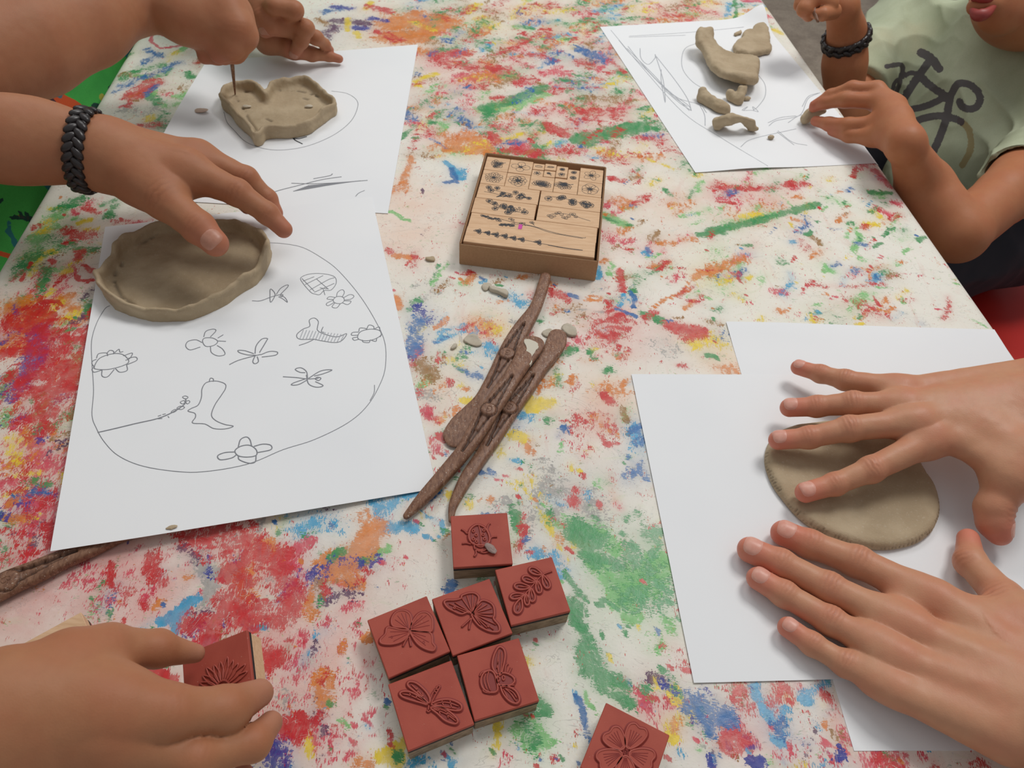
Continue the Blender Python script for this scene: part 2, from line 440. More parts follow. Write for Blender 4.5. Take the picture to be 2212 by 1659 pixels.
# ------------------------------------------------------------------ the paint-covered table
TA = math.radians(7.35); TX = np.array([math.cos(TA), math.sin(TA), 0]); TY = np.array([-math.sin(TA), math.cos(TA), 0])
XL, XR, Y0, Y1 = -0.322, 0.410, -0.16, 1.62
PIG = [  # pigment colours
    srgb(204, 38, 40), srgb(214, 62, 84), srgb(222, 128, 44), srgb(236, 206, 44), srgb(46, 146, 80), srgb(126, 194, 116),
    srgb(32, 104, 168), srgb(44, 160, 204), srgb(44, 56, 150), srgb(158, 112, 52), srgb(172, 168, 162), srgb(96, 58, 92)]
R_, P_, O_, Y_, G_, L_, B_, K_, N_, W__, S_, V_ = range(12)
def bl(x, y, w, s): return (s, w, [(x, y)])
MARKS = [
 # near left: the big red, blue and orange smears
 (R_, .62, 60, [(60, 690), (120, 760), (60, 830), (90, 870)]), (R_, .8, 16, [(20, 700), (80, 715), (150, 740)]), (R_, .8, 14, [(0, 765), (70, 755), (110, 775)]),
 (O_, .75, 40, [(40, 660), (60, 700), (40, 740)]), (O_, .6, 26, [(140, 650), (165, 668)]), (O_, .5, 18, [(120, 690), (180, 690)]),
 (N_, .8, 24, [(88, 712), (80, 760), (62, 800), (45, 830)]), (N_, .5, 20, [(40, 830), (20, 860)]), (R_, .72, 34, [(110, 780), (150, 800), (180, 770)]),
 (R_, .75, 40, [(100, 850), (140, 830), (165, 800)]), (R_, .6, 45, [(90, 900), (140, 860)]), (P_, .5, 30, [(100, 590), (80, 640), (60, 670)]), (P_, .45, 26, [(150, 580), (120, 630)]),
 (G_, .6, 16, [(18, 810), (10, 850)]), (G_, .4, 14, [(20, 900)]), (L_, .5, 14, [(120, 700), (145, 695)]), (G_, .5, 12, [(120, 720), (160, 710)]), (G_, .6, 12, [(190, 650), (200, 680)]),
 (G_, .5, 24, [(30, 600), (60, 560), (90, 540)]), (L_, .55, 26, [(70, 560), (95, 500), (120, 470)]), (G_, .5, 18, [(150, 740), (165, 750)]), (R_, .65, 26, [(180, 720), (190, 750)]),
 (P_, .55, 50, [(60, 960), (110, 1000)]), (P_, .5, 60, [(60, 1060), (110, 1130)]), (R_, .4, 45, [(40, 1040), (90, 1090)]), (Y_, .5, 16, [(20, 960), (30, 1000)]), (Y_, .35, 12, [(172, 790), (175, 820)]),
 (N_, .5, 20, [(60, 1095), (10, 1110)]), (O_, .4, 30, [(40, 1000), (80, 960)]), (O_, .4, 22, [(100, 930), (120, 950)]), (V_, .35, 40, [(30, 1130), (110, 1150)]), (N_, .45, 16, [(10, 915), (50, 900)]),
 (B_, .5, 14, [(30, 1075), (95, 1060)]), (R_, .6, 22, [(60, 945), (100, 930)]), (P_, .4, 50, [(20, 1180), (100, 1190)]), (R_, .35, 30, [(20, 1150), (60, 1200)]),
 # hand-painted capital letters in red on the table
 (R_, 1.3, 4.2, [(96, 640), (88, 645), (91, 653), (105, 654), (120, 652), (129, 658), (122, 666)]),
 (R_, 1.3, 4.2, [(78, 667), (100, 672), (117, 678), (112, 683), (90, 680), (67, 677)]), (R_, 1.3, 3.6, [(95, 670), (94, 681)]),
 (R_, 1.3, 4.2, [(113, 684), (114, 697)]), (R_, 1.3, 4.2, [(113, 693), (88, 693), (62, 690)]), (R_, 1.2, 4, [(110, 698), (98, 706)]), (R_, 1.2, 4, [(60, 690), (64, 704)]),
 (R_, 1.2, 5, [(168, 600), (185, 606), (200, 607)]), (R_, 1.2, 4, [(160, 592), (178, 597)]), (R_, 1.2, 4, [(178, 570), (196, 577)]), (R_, 1.2, 3.5, [(198, 582), (209, 583)]), (R_, 1.1, 8, [(188, 608)]), (R_, 1.2, 9, [(112, 564)]),
 (R_, 1.2, 3, [(40, 608), (55, 582), (68, 568)]), (O_, .7, 14, [(140, 650), (150, 640)]),
 # upper left strip beside the green shirt
 (P_, 1.3, 4, [(425, 82), (370, 80), (330, 72), (325, 90), (350, 104), (395, 98), (440, 84)]), (P_, 1.2, 4, [(330, 72), (345, 62), (368, 66)]),
 (B_, .6, 12, [(265, 185), (330, 160), (390, 135)]), (R_, .75, 22, [(290, 205), (330, 180)]), (G_, .7, 14, [(320, 205), (345, 222)]), (G_, .5, 16, [(260, 170), (300, 150), (350, 140)]),
 (R_, .5, 22, [(300, 280), (330, 270)]), (G_, .5, 22, [(350, 250), (340, 280)]), (L_, .5, 24, [(380, 225), (395, 210)]), (W__, .4, 20, [(370, 195), (400, 190)]), (G_, .6, 12, [(405, 160), (415, 168)]),
 (S_, .5, 28, [(280, 240), (330, 235)]), (G_, .55, 16, [(130, 455), (170, 430)]), (G_, .6, 14, [(235, 465), (245, 445)]), (P_, .5, 16, [(160, 460), (200, 440)]), (R_, .6, 18, [(140, 500), (200, 510)]), (R_, .5, 12, [(250, 480), (280, 478)]),
 (Y_, .6, 14, [(110, 480), (95, 500)]), (G_, .45, 26, [(100, 520), (180, 540)]), (O_, .4, 14, [(60, 550), (75, 560)]), (W__, .35, 26, [(120, 545), (200, 545)]),
 # left bottom below the drawing
 (R_, .62, 42, [(430, 1160), (520, 1170), (560, 1200)]), (R_, .72, 36, [(520, 1260), (490, 1310), (540, 1340)]), (R_, .72, 26, [(600, 1230), (640, 1290), (610, 1340)]), (R_, .6, 30, [(420, 1130), (470, 1140)]),
 (R_, .8, 20, [(490, 1240), (540, 1210), (620, 1200)]), (P_, .7, 22, [(620, 1220), (660, 1180)]), (O_, .45, 24, [(530, 1240), (540, 1290)]), (O_, .5, 22, [(560, 1170), (600, 1180)]), (R_, .5, 34, [(560, 1320), (600, 1320)]),
 (O_, .9, 34, [(720, 1230), (780, 1190), (810, 1150)]), (O_, .85, 18, [(740, 1250), (770, 1260)]), (O_, .6, 16, [(660, 1290), (665, 1320)]), (W__, .55, 20, [(680, 1270), (710, 1250)]), (O_, .5, 26, [(790, 1120), (820, 1150)]),
 (N_, .5, 22, [(640, 1260), (700, 1240)]), (N_, .45, 18, [(720, 1215), (800, 1220)]), (N_, .5, 16, [(820, 1205)]), (V_, .5, 24, [(700, 1290), (760, 1270)]), (P_, .8, 10, [(725, 1255), (755, 1262)]),
 (K_, .6, 22, [(650, 1150), (670, 1130)]), (K_, .4, 28, [(630, 1130), (720, 1130)]), (L_, 1.1, 8, [(782, 1215), (810, 1200), (845, 1184)]), (G_, .8, 7, [(780, 1216), (800, 1206)]), (B_, .9, 6, [(716, 1136), (712, 1145)]),
 (K_, 1.15, 12, [(425, 1295), (400, 1305), (385, 1325), (376, 1352)]), (K_, 1.2, 15, [(348, 1345), (375, 1330), (395, 1320)]), (K_, 1.1, 14, [(380, 1345), (376, 1368)]),
 (S_, .75, 24, [(430, 1200), (460, 1240), (450, 1290)]), (S_, .5, 10, [(355, 1240), (380, 1225)]), (V_, .55, 18, [(395, 1180), (415, 1210)]), (V_, .6, 16, [(420, 1340), (450, 1320)]), (N_, .6, 12, [(405, 1365), (440, 1350)]),
 (R_, .65, 18, [(330, 1205), (325, 1240), (345, 1260)]), (R_, .5, 12, [(240, 1230), (240, 1260)]), (R_, .55, 14, [(285, 1270), (275, 1300)]), (R_, .5, 12, [(310, 1290), (315, 1310)]), (R_, .8, 20, [(400, 1350), (470, 1340), (460, 1380)]),
 (K_, .9, 6, [(540, 1366), (565, 1358), (585, 1348)]), (B_, .5, 22, [(220, 1310), (240, 1290)]), (L_, .3, 20, [(200, 1330), (210, 1300)]), (P_, .28, 60, [(150, 1250), (200, 1290), (300, 1220)]), (P_, .25, 50, [(330, 1300), (280, 1340)]),
 (R_, .5, 16, [(595, 1345), (612, 1330), (608, 1362)]), (R_, .9, 3, [(608, 1330), (612, 1345), (604, 1362)]), (W__, .4, 24, [(490, 1370), (500, 1350)]), (B_, .4, 22, [(460, 1390), (455, 1400)]),
 (R_, .6, 26, [(570, 1400), (600, 1420), (580, 1440)]), (R_, .8, 14, [(330, 1450), (345, 1455), (370, 1470)]), (G_, .9, 5, [(298, 1452)]),
 # below, between the near hand and the stamps
 (P_, .32, 70, [(620, 1400), (660, 1480), (640, 1560)]), (R_, .5, 24, [(575, 1430), (590, 1410)]), (R_, .6, 10, [(695, 1470), (705, 1450)]), (O_, .6, 22, [(700, 1470), (700, 1510)]), (R_, .7, 10, [(690, 1540), (670, 1580)]),
 (R_, .8, 20, [(650, 1560), (640, 1590)]), (R_, .8, 16, [(615, 1570), (605, 1590)]), (V_, .6, 20, [(680, 1545), (690, 1580)]), (N_, .65, 34, [(590, 1620), (600, 1650)]), (Y_, .8, 10, [(665, 1595), (672, 1625)]), (B_, .8, 8, [(590, 1610)]),
 (G_, .9, 5, [(708, 1512), (718, 1522)]), (P_, .5, 10, [(790, 1440), (760, 1510), (730, 1600)]), (P_, .3, 20, [(720, 1590), (700, 1640)]), (Y_, 1, 12, [(850, 1620), (870, 1600)]), (Y_, .9, 16, [(830, 1630), (860, 1640)]), (O_, .6, 16, [(770, 1650), (800, 1645)]),
 (B_, 1.4, 4, [(831, 1517)]), (P_, 1.4, 4, [(800, 1557)]), (P_, 1.3, 3, [(767, 1604)]), (K_, .4, 20, [(880, 1650), (900, 1640)]), (L_, .7, 7, [(740, 1558), (752, 1564)]), (K_, .6, 8, [(790, 1565), (800, 1570)]), (S_, .45, 26, [(610, 1510), (625, 1540)]),
 (P_, .8, 3, [(775, 1472), (810, 1463)]), (K_, .35, 16, [(650, 1435), (665, 1428)]), (R_, .9, 4, [(845, 1610), (850, 1614)]), (G_, .7, 8, [(860, 1615), (855, 1635)]),
 (G_, .9, 4, [(968, 1604), (982, 1622)]), (K_, .8, 6, [(975, 1640), (975, 1659)]), (K_, .6, 8, [(930, 1655)]), (P_, .9, 3, [(942, 1645), (955, 1650)]),
 (Y_, .8, 10, [(1075, 1560), (1075, 1600), (1062, 1630)]), (Y_, .6, 9, [(1085, 1540)]), (L_, .7, 28, [(1130, 1570), (1165, 1600)]), (G_, .55, 22, [(1130, 1560), (1150, 1600)]), (G_, .8, 14, [(1165, 1510), (1175, 1530)]), (G_, .7, 10, [(1170, 1525), (1150, 1545)]),
 (K_, 1.1, 5, [(1113, 1600), (1116, 1612)]), (G_, 1.1, 5, [(1213, 1633)]), (K_, .4, 10, [(985, 1640)]), (Y_, .8, 10, [(1148, 1430), (1140, 1440)]),
 (B_, 1.2, 7, [(1251, 1502), (1258, 1545), (1270, 1590), (1278, 1610)]), (K_, 1.0, 6, [(1247, 1498), (1256, 1530)]), (L_, .8, 5, [(1262, 1490), (1268, 1515), (1280, 1528)]), (B_, .8, 4, [(1250, 1640), (1253, 1655)]),
 # big green area centre right
 (G_, .8, 34, [(1245, 1150), (1290, 1170)]), (L_, .55, 26, [(1240, 1130), (1300, 1150), (1320, 1180)]), (G_, .8, 22, [(1265, 1190), (1290, 1210)]), (L_, .8, 22, [(1280, 1210), (1310, 1240), (1330, 1290)]), (G_, .75, 14, [(1320, 1215), (1345, 1230)]),
 (G_, .72, 26, [(1360, 1190), (1365, 1210)]), (G_, .7, 18, [(1395, 1160), (1420, 1145)]), (G_, .6, 14, [(1410, 1190), (1420, 1170)]), (L_, .8, 40, [(1360, 1270), (1400, 1240), (1430, 1220)]), (G_, .5, 44, [(1350, 1270), (1400, 1250), (1410, 1280)]),
 (L_, .7, 26, [(1330, 1300), (1370, 1325)]), (G_, .55, 26, [(1340, 1290), (1375, 1300)]), (G_, 1.4, 6, [(1290, 1309), (1306, 1302), (1320, 1312), (1330, 1322)]), (L_, .9, 8, [(1350, 1330), (1370, 1340)]), (G_, .6, 5, [(1365, 1345), (1343, 1360), (1348, 1370)]),
 (G_, .75, 8, [(1222, 1240), (1245, 1275), (1265, 1300)]), (G_, .8, 18, [(1235, 1300), (1245, 1330)]), (G_, .75, 12, [(1240, 1340), (1265, 1370), (1275, 1400)]), (G_, .85, 22, [(1265, 1400), (1270, 1440)]), (G_, .75, 26, [(1290, 1440), (1300, 1470)]), (G_, .8, 16, [(1310, 1460), (1350, 1480)]), (G_, .85, 14, [(1345, 1475)]),
 (G_, .7, 18, [(1330, 1500), (1355, 1520)]), (G_, .6, 8, [(1270, 1450), (1245, 1450)]), (L_, .4, 22, [(1320, 1500), (1300, 1480)]), (B_, 1.2, 4, [(1423, 1358), (1427, 1372)]), (L_, .5, 16, [(1440, 1340), (1450, 1360)]), (L_, .4, 18, [(1400, 1400), (1420, 1390)]),
 (G_, 1.2, 5, [(1442, 1414)]), (G_, .7, 8, [(1428, 1440), (1450, 1460)]), (V_, .7, 14, [(1415, 1462), (1440, 1475)]), (N_, .5, 12, [(1430, 1470), (1455, 1490)]), (Y_, .9, 14, [(1455, 1490), (1460, 1515)]), (G_, .6, 10, [(1450, 1480), (1462, 1500)]),
 (P_, .35, 30, [(1390, 1510), (1410, 1550)]), (B_, .75, 30, [(1490, 1520), (1560, 1545)]), (B_, .65, 18, [(1540, 1550), (1530, 1570)]), (V_, .45, 16, [(1580, 1545)]), (G_, .8, 10, [(1510, 1535)]), (Y_, .5, 16, [(1500, 1540), (1450, 1560)]),
 (R_, .78, 26, [(1580, 1590), (1600, 1600), (1570, 1605)]), (P_, .6, 20, [(1590, 1575), (1620, 1605)]), (Y_, .8, 12, [(1450, 1585), (1460, 1590)]), (G_, .6, 9, [(1522, 1580)]), (N_, .9, 4, [(1600, 1588), (1625, 1597)]), (N_, .9, 5, [(1618, 1618), (1640, 1618)]), (N_, 1.1, 4, [(1617, 1638), (1645, 1640)]), (N_, 1, 4, [(1622, 1654), (1655, 1655)]),
 (K_, .95, 16, [(1628, 1490), (1640, 1515), (1655, 1540)]), (K_, .5, 22, [(1660, 1520), (1690, 1570)]), (B_, .5, 18, [(1680, 1560), (1690, 1580)]), (K_, 1.1, 12, [(1670, 1593), (1690, 1602)]), (K_, .9, 14, [(1730, 1500), (1745, 1515)]), (K_, .7, 12, [(1745, 1495), (1790, 1478)]),
 (R_, .55, 26, [(1590, 1485), (1600, 1520)]), (R_, .8, 10, [(1690, 1480), (1700, 1488)]), (R_, .8, 9, [(1705, 1512)]), (R_, .5, 22, [(1690, 1490), (1670, 1510)]), (R_, .6, 14, [(1775, 1500), (1800, 1520)]), (R_, .5, 16, [(1805, 1530), (1810, 1545)]),
 (P_, 1.1, 6, [(1772, 1601), (1785, 1614)]), (P_, .9, 3, [(1765, 1592), (1800, 1610), (1850, 1632)]), (N_, .6, 10, [(1810, 1640), (1820, 1625)]), (K_, .7, 9, [(1695, 1645), (1703, 1655)]), (K_, .6, 9, [(1765, 1570)]), (V_, .6, 6, [(1758, 1575), (1745, 1610), (1740, 1650)]), (P_, .5, 20, [(1820, 1575), (1830, 1600)]),
 (P_, .6, 30, [(1880, 1650), (1940, 1650)]), (R_, .6, 18, [(1900, 1640), (1930, 1650)]), (R_, .4, 12, [(1430, 1390)]), (R_, .3, 18, [(1460, 1400), (1475, 1440)]), (S_, .3, 6, [(1505, 1490), (1508, 1560), (1510, 1650)]), (W__, .5, 8, [(1540, 1620), (1545, 1640)]), (V_, .6, 5, [(1538, 1615), (1543, 1640)]),
 (P_, .3, 40, [(1700, 1640), (1760, 1655)]), (Y_, .4, 10, [(1780, 1525)]),
 # centre, around the tools
 (Y_, .95, 18, [(1150, 870), (1180, 870)]), (Y_, .9, 10, [(1140, 885), (1170, 880)]), (Y_, .8, 8, [(1000, 866), (1020, 870)]), (Y_, .95, 16, [(1110, 940), (1130, 945)]), (Y_, .6, 14, [(1075, 965), (1085, 980)]), (K_, .6, 16, [(1120, 895), (1145, 900)]), (B_, .5, 14, [(1110, 915), (1130, 920)]),
 (O_, .6, 12, [(1135, 960), (1142, 980)]), (R_, .9, 12, [(1035, 950), (1030, 958)]), (R_, .95, 10, [(950, 945), (955, 950)]), (P_, .6, 14, [(935, 955), (945, 970)]), (R_, 1.1, 3, [(940, 986), (972, 974)]), (B_, .7, 7, [(988, 797), (1015, 808), (1045, 812)]), (G_, .6, 6, [(985, 797), (1005, 805)]), (P_, .7, 12, [(918, 880), (925, 900)]),
 (R_, .5, 10, [(940, 900), (944, 905)]), (Y_, .5, 14, [(978, 778), (985, 785)]), (O_, .5, 8, [(975, 895), (985, 880)]), (W__, .75, 24, [(910, 790), (930, 810)]), (S_, .7, 18, [(905, 850), (930, 855)]), (O_, .3, 26, [(930, 840), (960, 850)]),
 (K_, .7, 7, [(945, 720), (975, 708), (1010, 702)]), (K_, .8, 9, [(950, 735), (980, 725), (1000, 712)]), (B_, .7, 6, [(945, 740), (960, 730)]), (O_, .9, 6, [(938, 708), (955, 695), (963, 688)]), (O_, .55, 26, [(1030, 700), (1060, 710)]), (R_, .35, 26, [(1020, 710), (1040, 725)]), (Y_, .4, 22, [(1060, 705), (1080, 715)]),
 (B_, .6, 22, [(890, 760), (900, 720), (905, 695)]), (N_, .5, 18, [(905, 665), (925, 690)]), (N_, .5, 14, [(885, 775)]), (S_, .4, 14, [(915, 650), (940, 620), (960, 610)]), (L_, .6, 5, [(935, 615), (955, 585), (965, 570)]), (G_, .6, 4, [(930, 613), (950, 575)]), (W__, .5, 9, [(940, 625), (968, 608)]),
 (O_, .8, 10, [(860, 550), (880, 555)]), (R_, .6, 10, [(838, 540), (848, 545)]), (O_, .8, 8, [(860, 640), (865, 665)]), (O_, .7, 9, [(1008, 612), (1020, 595)]), (R_, .6, 8, [(1000, 590), (1018, 588)]), (B_, .9, 4, [(1038, 600), (1048, 605)]), (K_, .7, 6, [(1040, 612), (1052, 606)]), (G_, .9, 3, [(1076, 617), (1085, 618)]),
 (K_, .5, 20, [(1100, 640), (1125, 655)]), (R_, .7, 14, [(1200, 630), (1215, 640)]), (R_, .5, 14, [(1195, 655)]), (B_, 1.2, 8, [(1232, 640), (1246, 643)]), (O_, .8, 4, [(1262, 650), (1280, 640), (1305, 640), (1290, 650), (1262, 650)]), (B_, 1, 4, [(1300, 623)]), (K_, .9, 7, [(1292, 600), (1296, 580)]), (R_, .6, 10, [(1225, 650)]),
 (R_, .55, 40, [(1330, 700), (1310, 730)]), (R_, .5, 26, [(1290, 690), (1340, 680)]), (R_, 1, 5, [(1293, 695), (1297, 692)]), (R_, .9, 4, [(1204, 675)]), (R_, .6, 6, [(1190, 680), (1215, 670)]), (W__, .45, 24, [(1250, 680), (1240, 670)]), (B_, .7, 4, [(1228, 674)]), (S_, .8, 2.2, [(1190, 672), (1250, 668), (1320, 675), (1400, 690)]),
 (S_, .5, 9, [(1110, 695), (1130, 690)]), (G_, .7, 12, [(1215, 765), (1240, 758)]), (G_, .5, 8, [(1280, 760), (1285, 775)]), (G_, .6, 9, [(1200, 800), (1210, 835)]), (P_, .4, 18, [(1245, 730), (1260, 745)]), (P_, .5, 16, [(1210, 735), (1230, 745)]), (O_, .35, 16, [(1170, 820), (1190, 830)]), (O_, .5, 10, [(1195, 818)]),
 (G_, .55, 10, [(1205, 810), (1200, 830)]), (R_, .75, 12, [(1305, 850), (1320, 868)]), (O_, .4, 26, [(1300, 840), (1340, 850)]), (R_, .35, 40, [(1260, 920), (1300, 910)]), (O_, .4, 26, [(1290, 910), (1320, 930)]), (R_, .7, 6, [(1300, 940), (1310, 965), (1335, 960)]), (B_, .6, 18, [(1370, 920), (1380, 950)]), (K_, .5, 26, [(1365, 930), (1380, 960)]),
 (B_, .5, 16, [(1380, 1000), (1390, 1030)]), (W__, .7, 10, [(1345, 885), (1350, 905)]), (B_, .5, 18, [(1380, 1010), (1350, 1035)]), (R_, 1, 8, [(1120, 1015)]), (P_, 1, 2, [(1070, 1038), (1097, 1028)]), (B_, 1, 7, [(1033, 1020), (1042, 1024)]), (K_, .6, 7, [(1105, 995), (1115, 993)]), (S_, .45, 60, [(1180, 1040), (1220, 1070), (1260, 1100)]), (S_, .4, 40, [(1100, 1090), (1150, 1110)]),
 (Y_, .45, 18, [(1120, 1045), (1145, 1040)]), (Y_, .5, 5, [(1135, 1060), (1165, 1100), (1185, 1130), (1200, 1170), (1230, 1215)]), (Y_, .6, 10, [(1180, 1120), (1190, 1145)]), (S_, .8, 14, [(1205, 1100), (1200, 1120)]), (R_, .7, 14, [(1235, 1080), (1240, 1090)]), (R_, .5, 12, [(1245, 1060)]), (R_, .95, 9, [(1293, 1090)]), (P_, .6, 9, [(1345, 1100), (1330, 1080)]),
 (R_, .8, 6, [(1262, 1028)]), (Y_, .7, 6, [(1256, 1018)]), (G_, .5, 8, [(1310, 1040), (1320, 1045)]), (O_, .6, 9, [(1060, 1075), (1058, 1082)]), (Y_, .8, 7, [(970, 1065), (975, 1080)]), (Y_, .7, 10, [(1010, 1085), (1018, 1095)]), (G_, .8, 12, [(1115, 1110), (1118, 1140)]), (R_, .5, 12, [(1130, 1115), (1128, 1145)]), (G_, .5, 10, [(1120, 1080)]),
 (R_, .6, 10, [(1125, 1170), (1120, 1200)]), (K_, .75, 14, [(1160, 1190), (1155, 1200)]), (K_, .6, 20, [(1195, 1210), (1215, 1235)]), (B_, .5, 12, [(1135, 1165)]), (G_, .7, 7, [(1280, 1115), (1292, 1128)]), (R_, .9, 4, [(1226, 1188), (1231, 1193)]), (B_, .8, 4, [(1156, 1088), (1167, 1084)]), (K_, .4, 14, [(1180, 1075), (1200, 1080)]),
 (K_, 1.05, 9, [(870, 1070), (915, 1065), (945, 1050)]), (K_, .6, 22, [(820, 1090), (830, 1110), (850, 1080)]), (K_, .8, 14, [(840, 1140), (880, 1135), (895, 1140)]), (K_, 1.1, 5, [(905, 1108), (925, 1118), (955, 1120), (962, 1145), (940, 1165), (915, 1155), (915, 1135)]), (K_, .6, 8, [(805, 1075), (812, 1110), (830, 1125)]), (B_, 1, 8, [(925, 1080), (945, 1065)]),
 (B_, .8, 12, [(975, 1258), (972, 1275)]), (G_, .7, 12, [(1040, 1250), (1050, 1258)]), (P_, .9, 5, [(820, 1210), (830, 1218)]), (P_, .25, 26, [(850, 1230), (860, 1260)]), (P_, .8, 3, [(875, 1200), (882, 1210)]), (V_, .3, 20, [(700, 1105), (720, 1110)]), (Y_, .4, 16, [(590, 1130), (610, 1128)]), (B_, .9, 4, [(818, 1270)]),
 # right middle
 (R_, .55, 14, [(1540, 405), (1640, 408), (1740, 395)]), (R_, .5, 20, [(1550, 400), (1570, 415)]), (P_, .3, 30, [(1560, 430), (1640, 430)]), (G_, .85, 11, [(1530, 500), (1580, 490), (1660, 470), (1765, 440)]), (L_, .5, 14, [(1570, 485), (1680, 462)]), (G_, .9, 9, [(1510, 508), (1560, 500)]), (O_, .25, 30, [(1600, 470), (1680, 440)]),
 (O_, .6, 16, [(1540, 580), (1570, 570), (1600, 560)]), (O_, .8, 10, [(1500, 600), (1560, 575)]), (Y_, .3, 20, [(1590, 600), (1520, 610)]), (O_, .9, 4, [(1410, 665), (1440, 645), (1490, 625)]), (O_, .8, 7, [(1480, 665), (1498, 650)]), (R_, .95, 7, [(1338, 585), (1345, 605), (1348, 625)]), (B_, 1.1, 6, [(1365, 630), (1372, 645), (1370, 665)]), (B_, 1.1, 5, [(1331, 665), (1374, 685)]),
 (R_, .35, 5, [(1380, 577), (1450, 580), (1560, 583)]), (B_, .7, 8, [(1855, 525), (1865, 530)]), (B_, .9, 5, [(1398, 535), (1405, 545)]), (K_, .6, 8, [(1392, 545), (1402, 550)]), (Y_, .7, 10, [(1890, 460), (1900, 470)]), (L_, .5, 14, [(1790, 430), (1830, 440)]), (G_, .9, 7, [(1880, 415), (1920, 418)]), (R_, .4, 14, [(1730, 520), (1740, 535)]), (O_, .5, 9, [(1720, 475), (1740, 480)]),
 (G_, .7, 12, [(1390, 680), (1430, 695)]), (R_, .85, 18, [(1450, 705), (1500, 715)]), (R_, .7, 18, [(1480, 725), (1520, 720)]), (Y_, .6, 26, [(1500, 740), (1550, 735)]), (B_, .35, 20, [(1560, 725)]), (S_, .5, 26, [(1430, 745), (1450, 760)]), (G_, 1.1, 9, [(1530, 768), (1548, 774)]), (R_, .5, 9, [(1465, 790), (1480, 792)]),
 (O_, .5, 22, [(1560, 800), (1590, 800)]), (R_, .5, 7, [(2040, 690), (2052, 660), (2045, 640)]), (R_, .45, 22, [(1850, 650), (1900, 680)]), (G_, .35, 26, [(1770, 680), (1820, 700)]), (L_, .35, 26, [(1550, 540), (1560, 620)]), (L_, .5, 14, [(1780, 575), (1795, 585)]), (K_, .6, 8, [(1705, 590), (1710, 600)]), (K_, .5, 9, [(1825, 600), (1820, 615)]),
 (R_, .35, 8, [(1750, 615), (1850, 620), (1910, 615)]), (W__, .45, 16, [(1900, 600), (1930, 595)]), (B_, .5, 7, [(1895, 595), (1900, 605)]), (Y_, .4, 20, [(1760, 690)]), (B_, .5, 9, [(1990, 700)]), (L_, .8, 4, [(2100, 690), (2130, 705)]), (G_, .4, 18, [(1310, 300), (1370, 290)]), (P_, .7, 12, [(1890, 370), (1920, 400)]), (P_, .5, 14, [(1860, 360), (1880, 350)]),
 (O_, .4, 24, [(1450, 440), (1470, 430)]), (O_, .5, 22, [(1330, 430), (1350, 440)]), (L_, .9, 13, [(1310, 465), (1350, 485)]), (G_, .6, 8, [(1310, 470), (1360, 488)]), (R_, .5, 12, [(1370, 440), (1400, 425)]), (G_, .6, 7, [(1435, 410), (1445, 420)]), (R_, .7, 5, [(1550, 435), (1590, 440)]), (R_, .6, 9, [(1320, 385), (1345, 390)]), (P_, .4, 26, [(1320, 510), (1340, 520)]),
 # behind the stamp box and between the far sheets
 (O_, .75, 26, [(980, 310), (1010, 295), (1050, 320)]), (O_, .8, 16, [(970, 320), (1090, 330)]), (R_, .7, 14, [(1060, 290), (1075, 310)]), (P_, .7, 20, [(1110, 310), (1160, 335)]), (R_, .75, 16, [(1180, 270), (1220, 290)]), (R_, .7, 14, [(1100, 325), (1160, 330)]), (Y_, .7, 7, [(1175, 315), (1190, 308)]), (B_, .6, 8, [(1110, 310), (1135, 305)]),
 (G_, .9, 24, [(1255, 300), (1310, 290), (1380, 275)]), (G_, .7, 18, [(1265, 310), (1290, 300)]), (R_, .55, 26, [(1250, 240), (1330, 245)]), (W__, .5, 24, [(1260, 215), (1350, 215)]), (R_, .5, 22, [(1240, 260), (1290, 255)]), (G_, .5, 22, [(1400, 260), (1420, 275)]), (O_, .5, 16, [(1220, 230), (1240, 240)]), (R_, .35, 22, [(1420, 300), (1460, 330)]), (G_, .4, 22, [(1480, 350), (1490, 365)]),
 (G_, .85, 15, [(1045, 232), (1090, 222), (1175, 190)]), (L_, .7, 15, [(1045, 238), (1100, 232), (1180, 205)]), (W__, .5, 12, [(1160, 180), (1190, 190)]), (R_, .5, 16, [(1120, 180), (1150, 170)]), (B_, .7, 18, [(1250, 105), (1300, 125)]), (B_, .5, 22, [(1290, 130), (1310, 120)]), (B_, .4, 24, [(1230, 180), (1270, 190)]), (G_, .45, 24, [(1260, 160), (1240, 190)]), (G_, .6, 16, [(1340, 155), (1360, 165)]),
 (P_, .65, 24, [(1000, 170), (1080, 160), (1130, 175)]), (R_, .65, 22, [(940, 120), (1000, 115)]), (R_, .6, 22, [(960, 135), (1020, 145)]), (W__, .5, 22, [(1090, 110), (1060, 130)]), (R_, .45, 22, [(1140, 80), (1100, 110)]), (R_, .55, 20, [(1060, 145), (1090, 150)]), (O_, .6, 18, [(900, 110), (940, 110)]), (Y_, .8, 9, [(900, 175), (940, 160)]), (Y_, .6, 10, [(905, 185)]),
 (O_, .85, 40, [(850, 50), (900, 40), (960, 50)]), (O_, .85, 30, [(840, 80), (900, 80), (940, 60)]), (O_, .6, 24, [(1030, 70), (1045, 60)]), (W__, .4, 30, [(960, 30), (990, 20)]), (R_, .5, 12, [(1000, 30), (1020, 15)]), (S_, .8, 4, [(930, 50), (905, 90)]), (Y_, .6, 12, [(1030, 10), (1010, 25)]), (V_, .7, 14, [(720, 45), (790, 50)]), (V_, .6, 18, [(700, 80), (720, 60)]),
 (N_, .75, 10, [(720, 15), (760, 18)]), (N_, .8, 12, [(770, 60), (790, 60)]), (N_, .7, 10, [(800, 40), (830, 45)]), (B_, .6, 12, [(700, 25), (730, 22)]), (Y_, .9, 6, [(752, 40), (750, 65)]), (Y_, .85, 8, [(775, 80), (770, 70)]), (Y_, .7, 8, [(790, 20), (800, 5)]), (W__, .6, 14, [(690, 45), (700, 50)]), (R_, .7, 14, [(800, 15), (840, 25)]), (R_, .6, 14, [(820, 70), (860, 85)]),
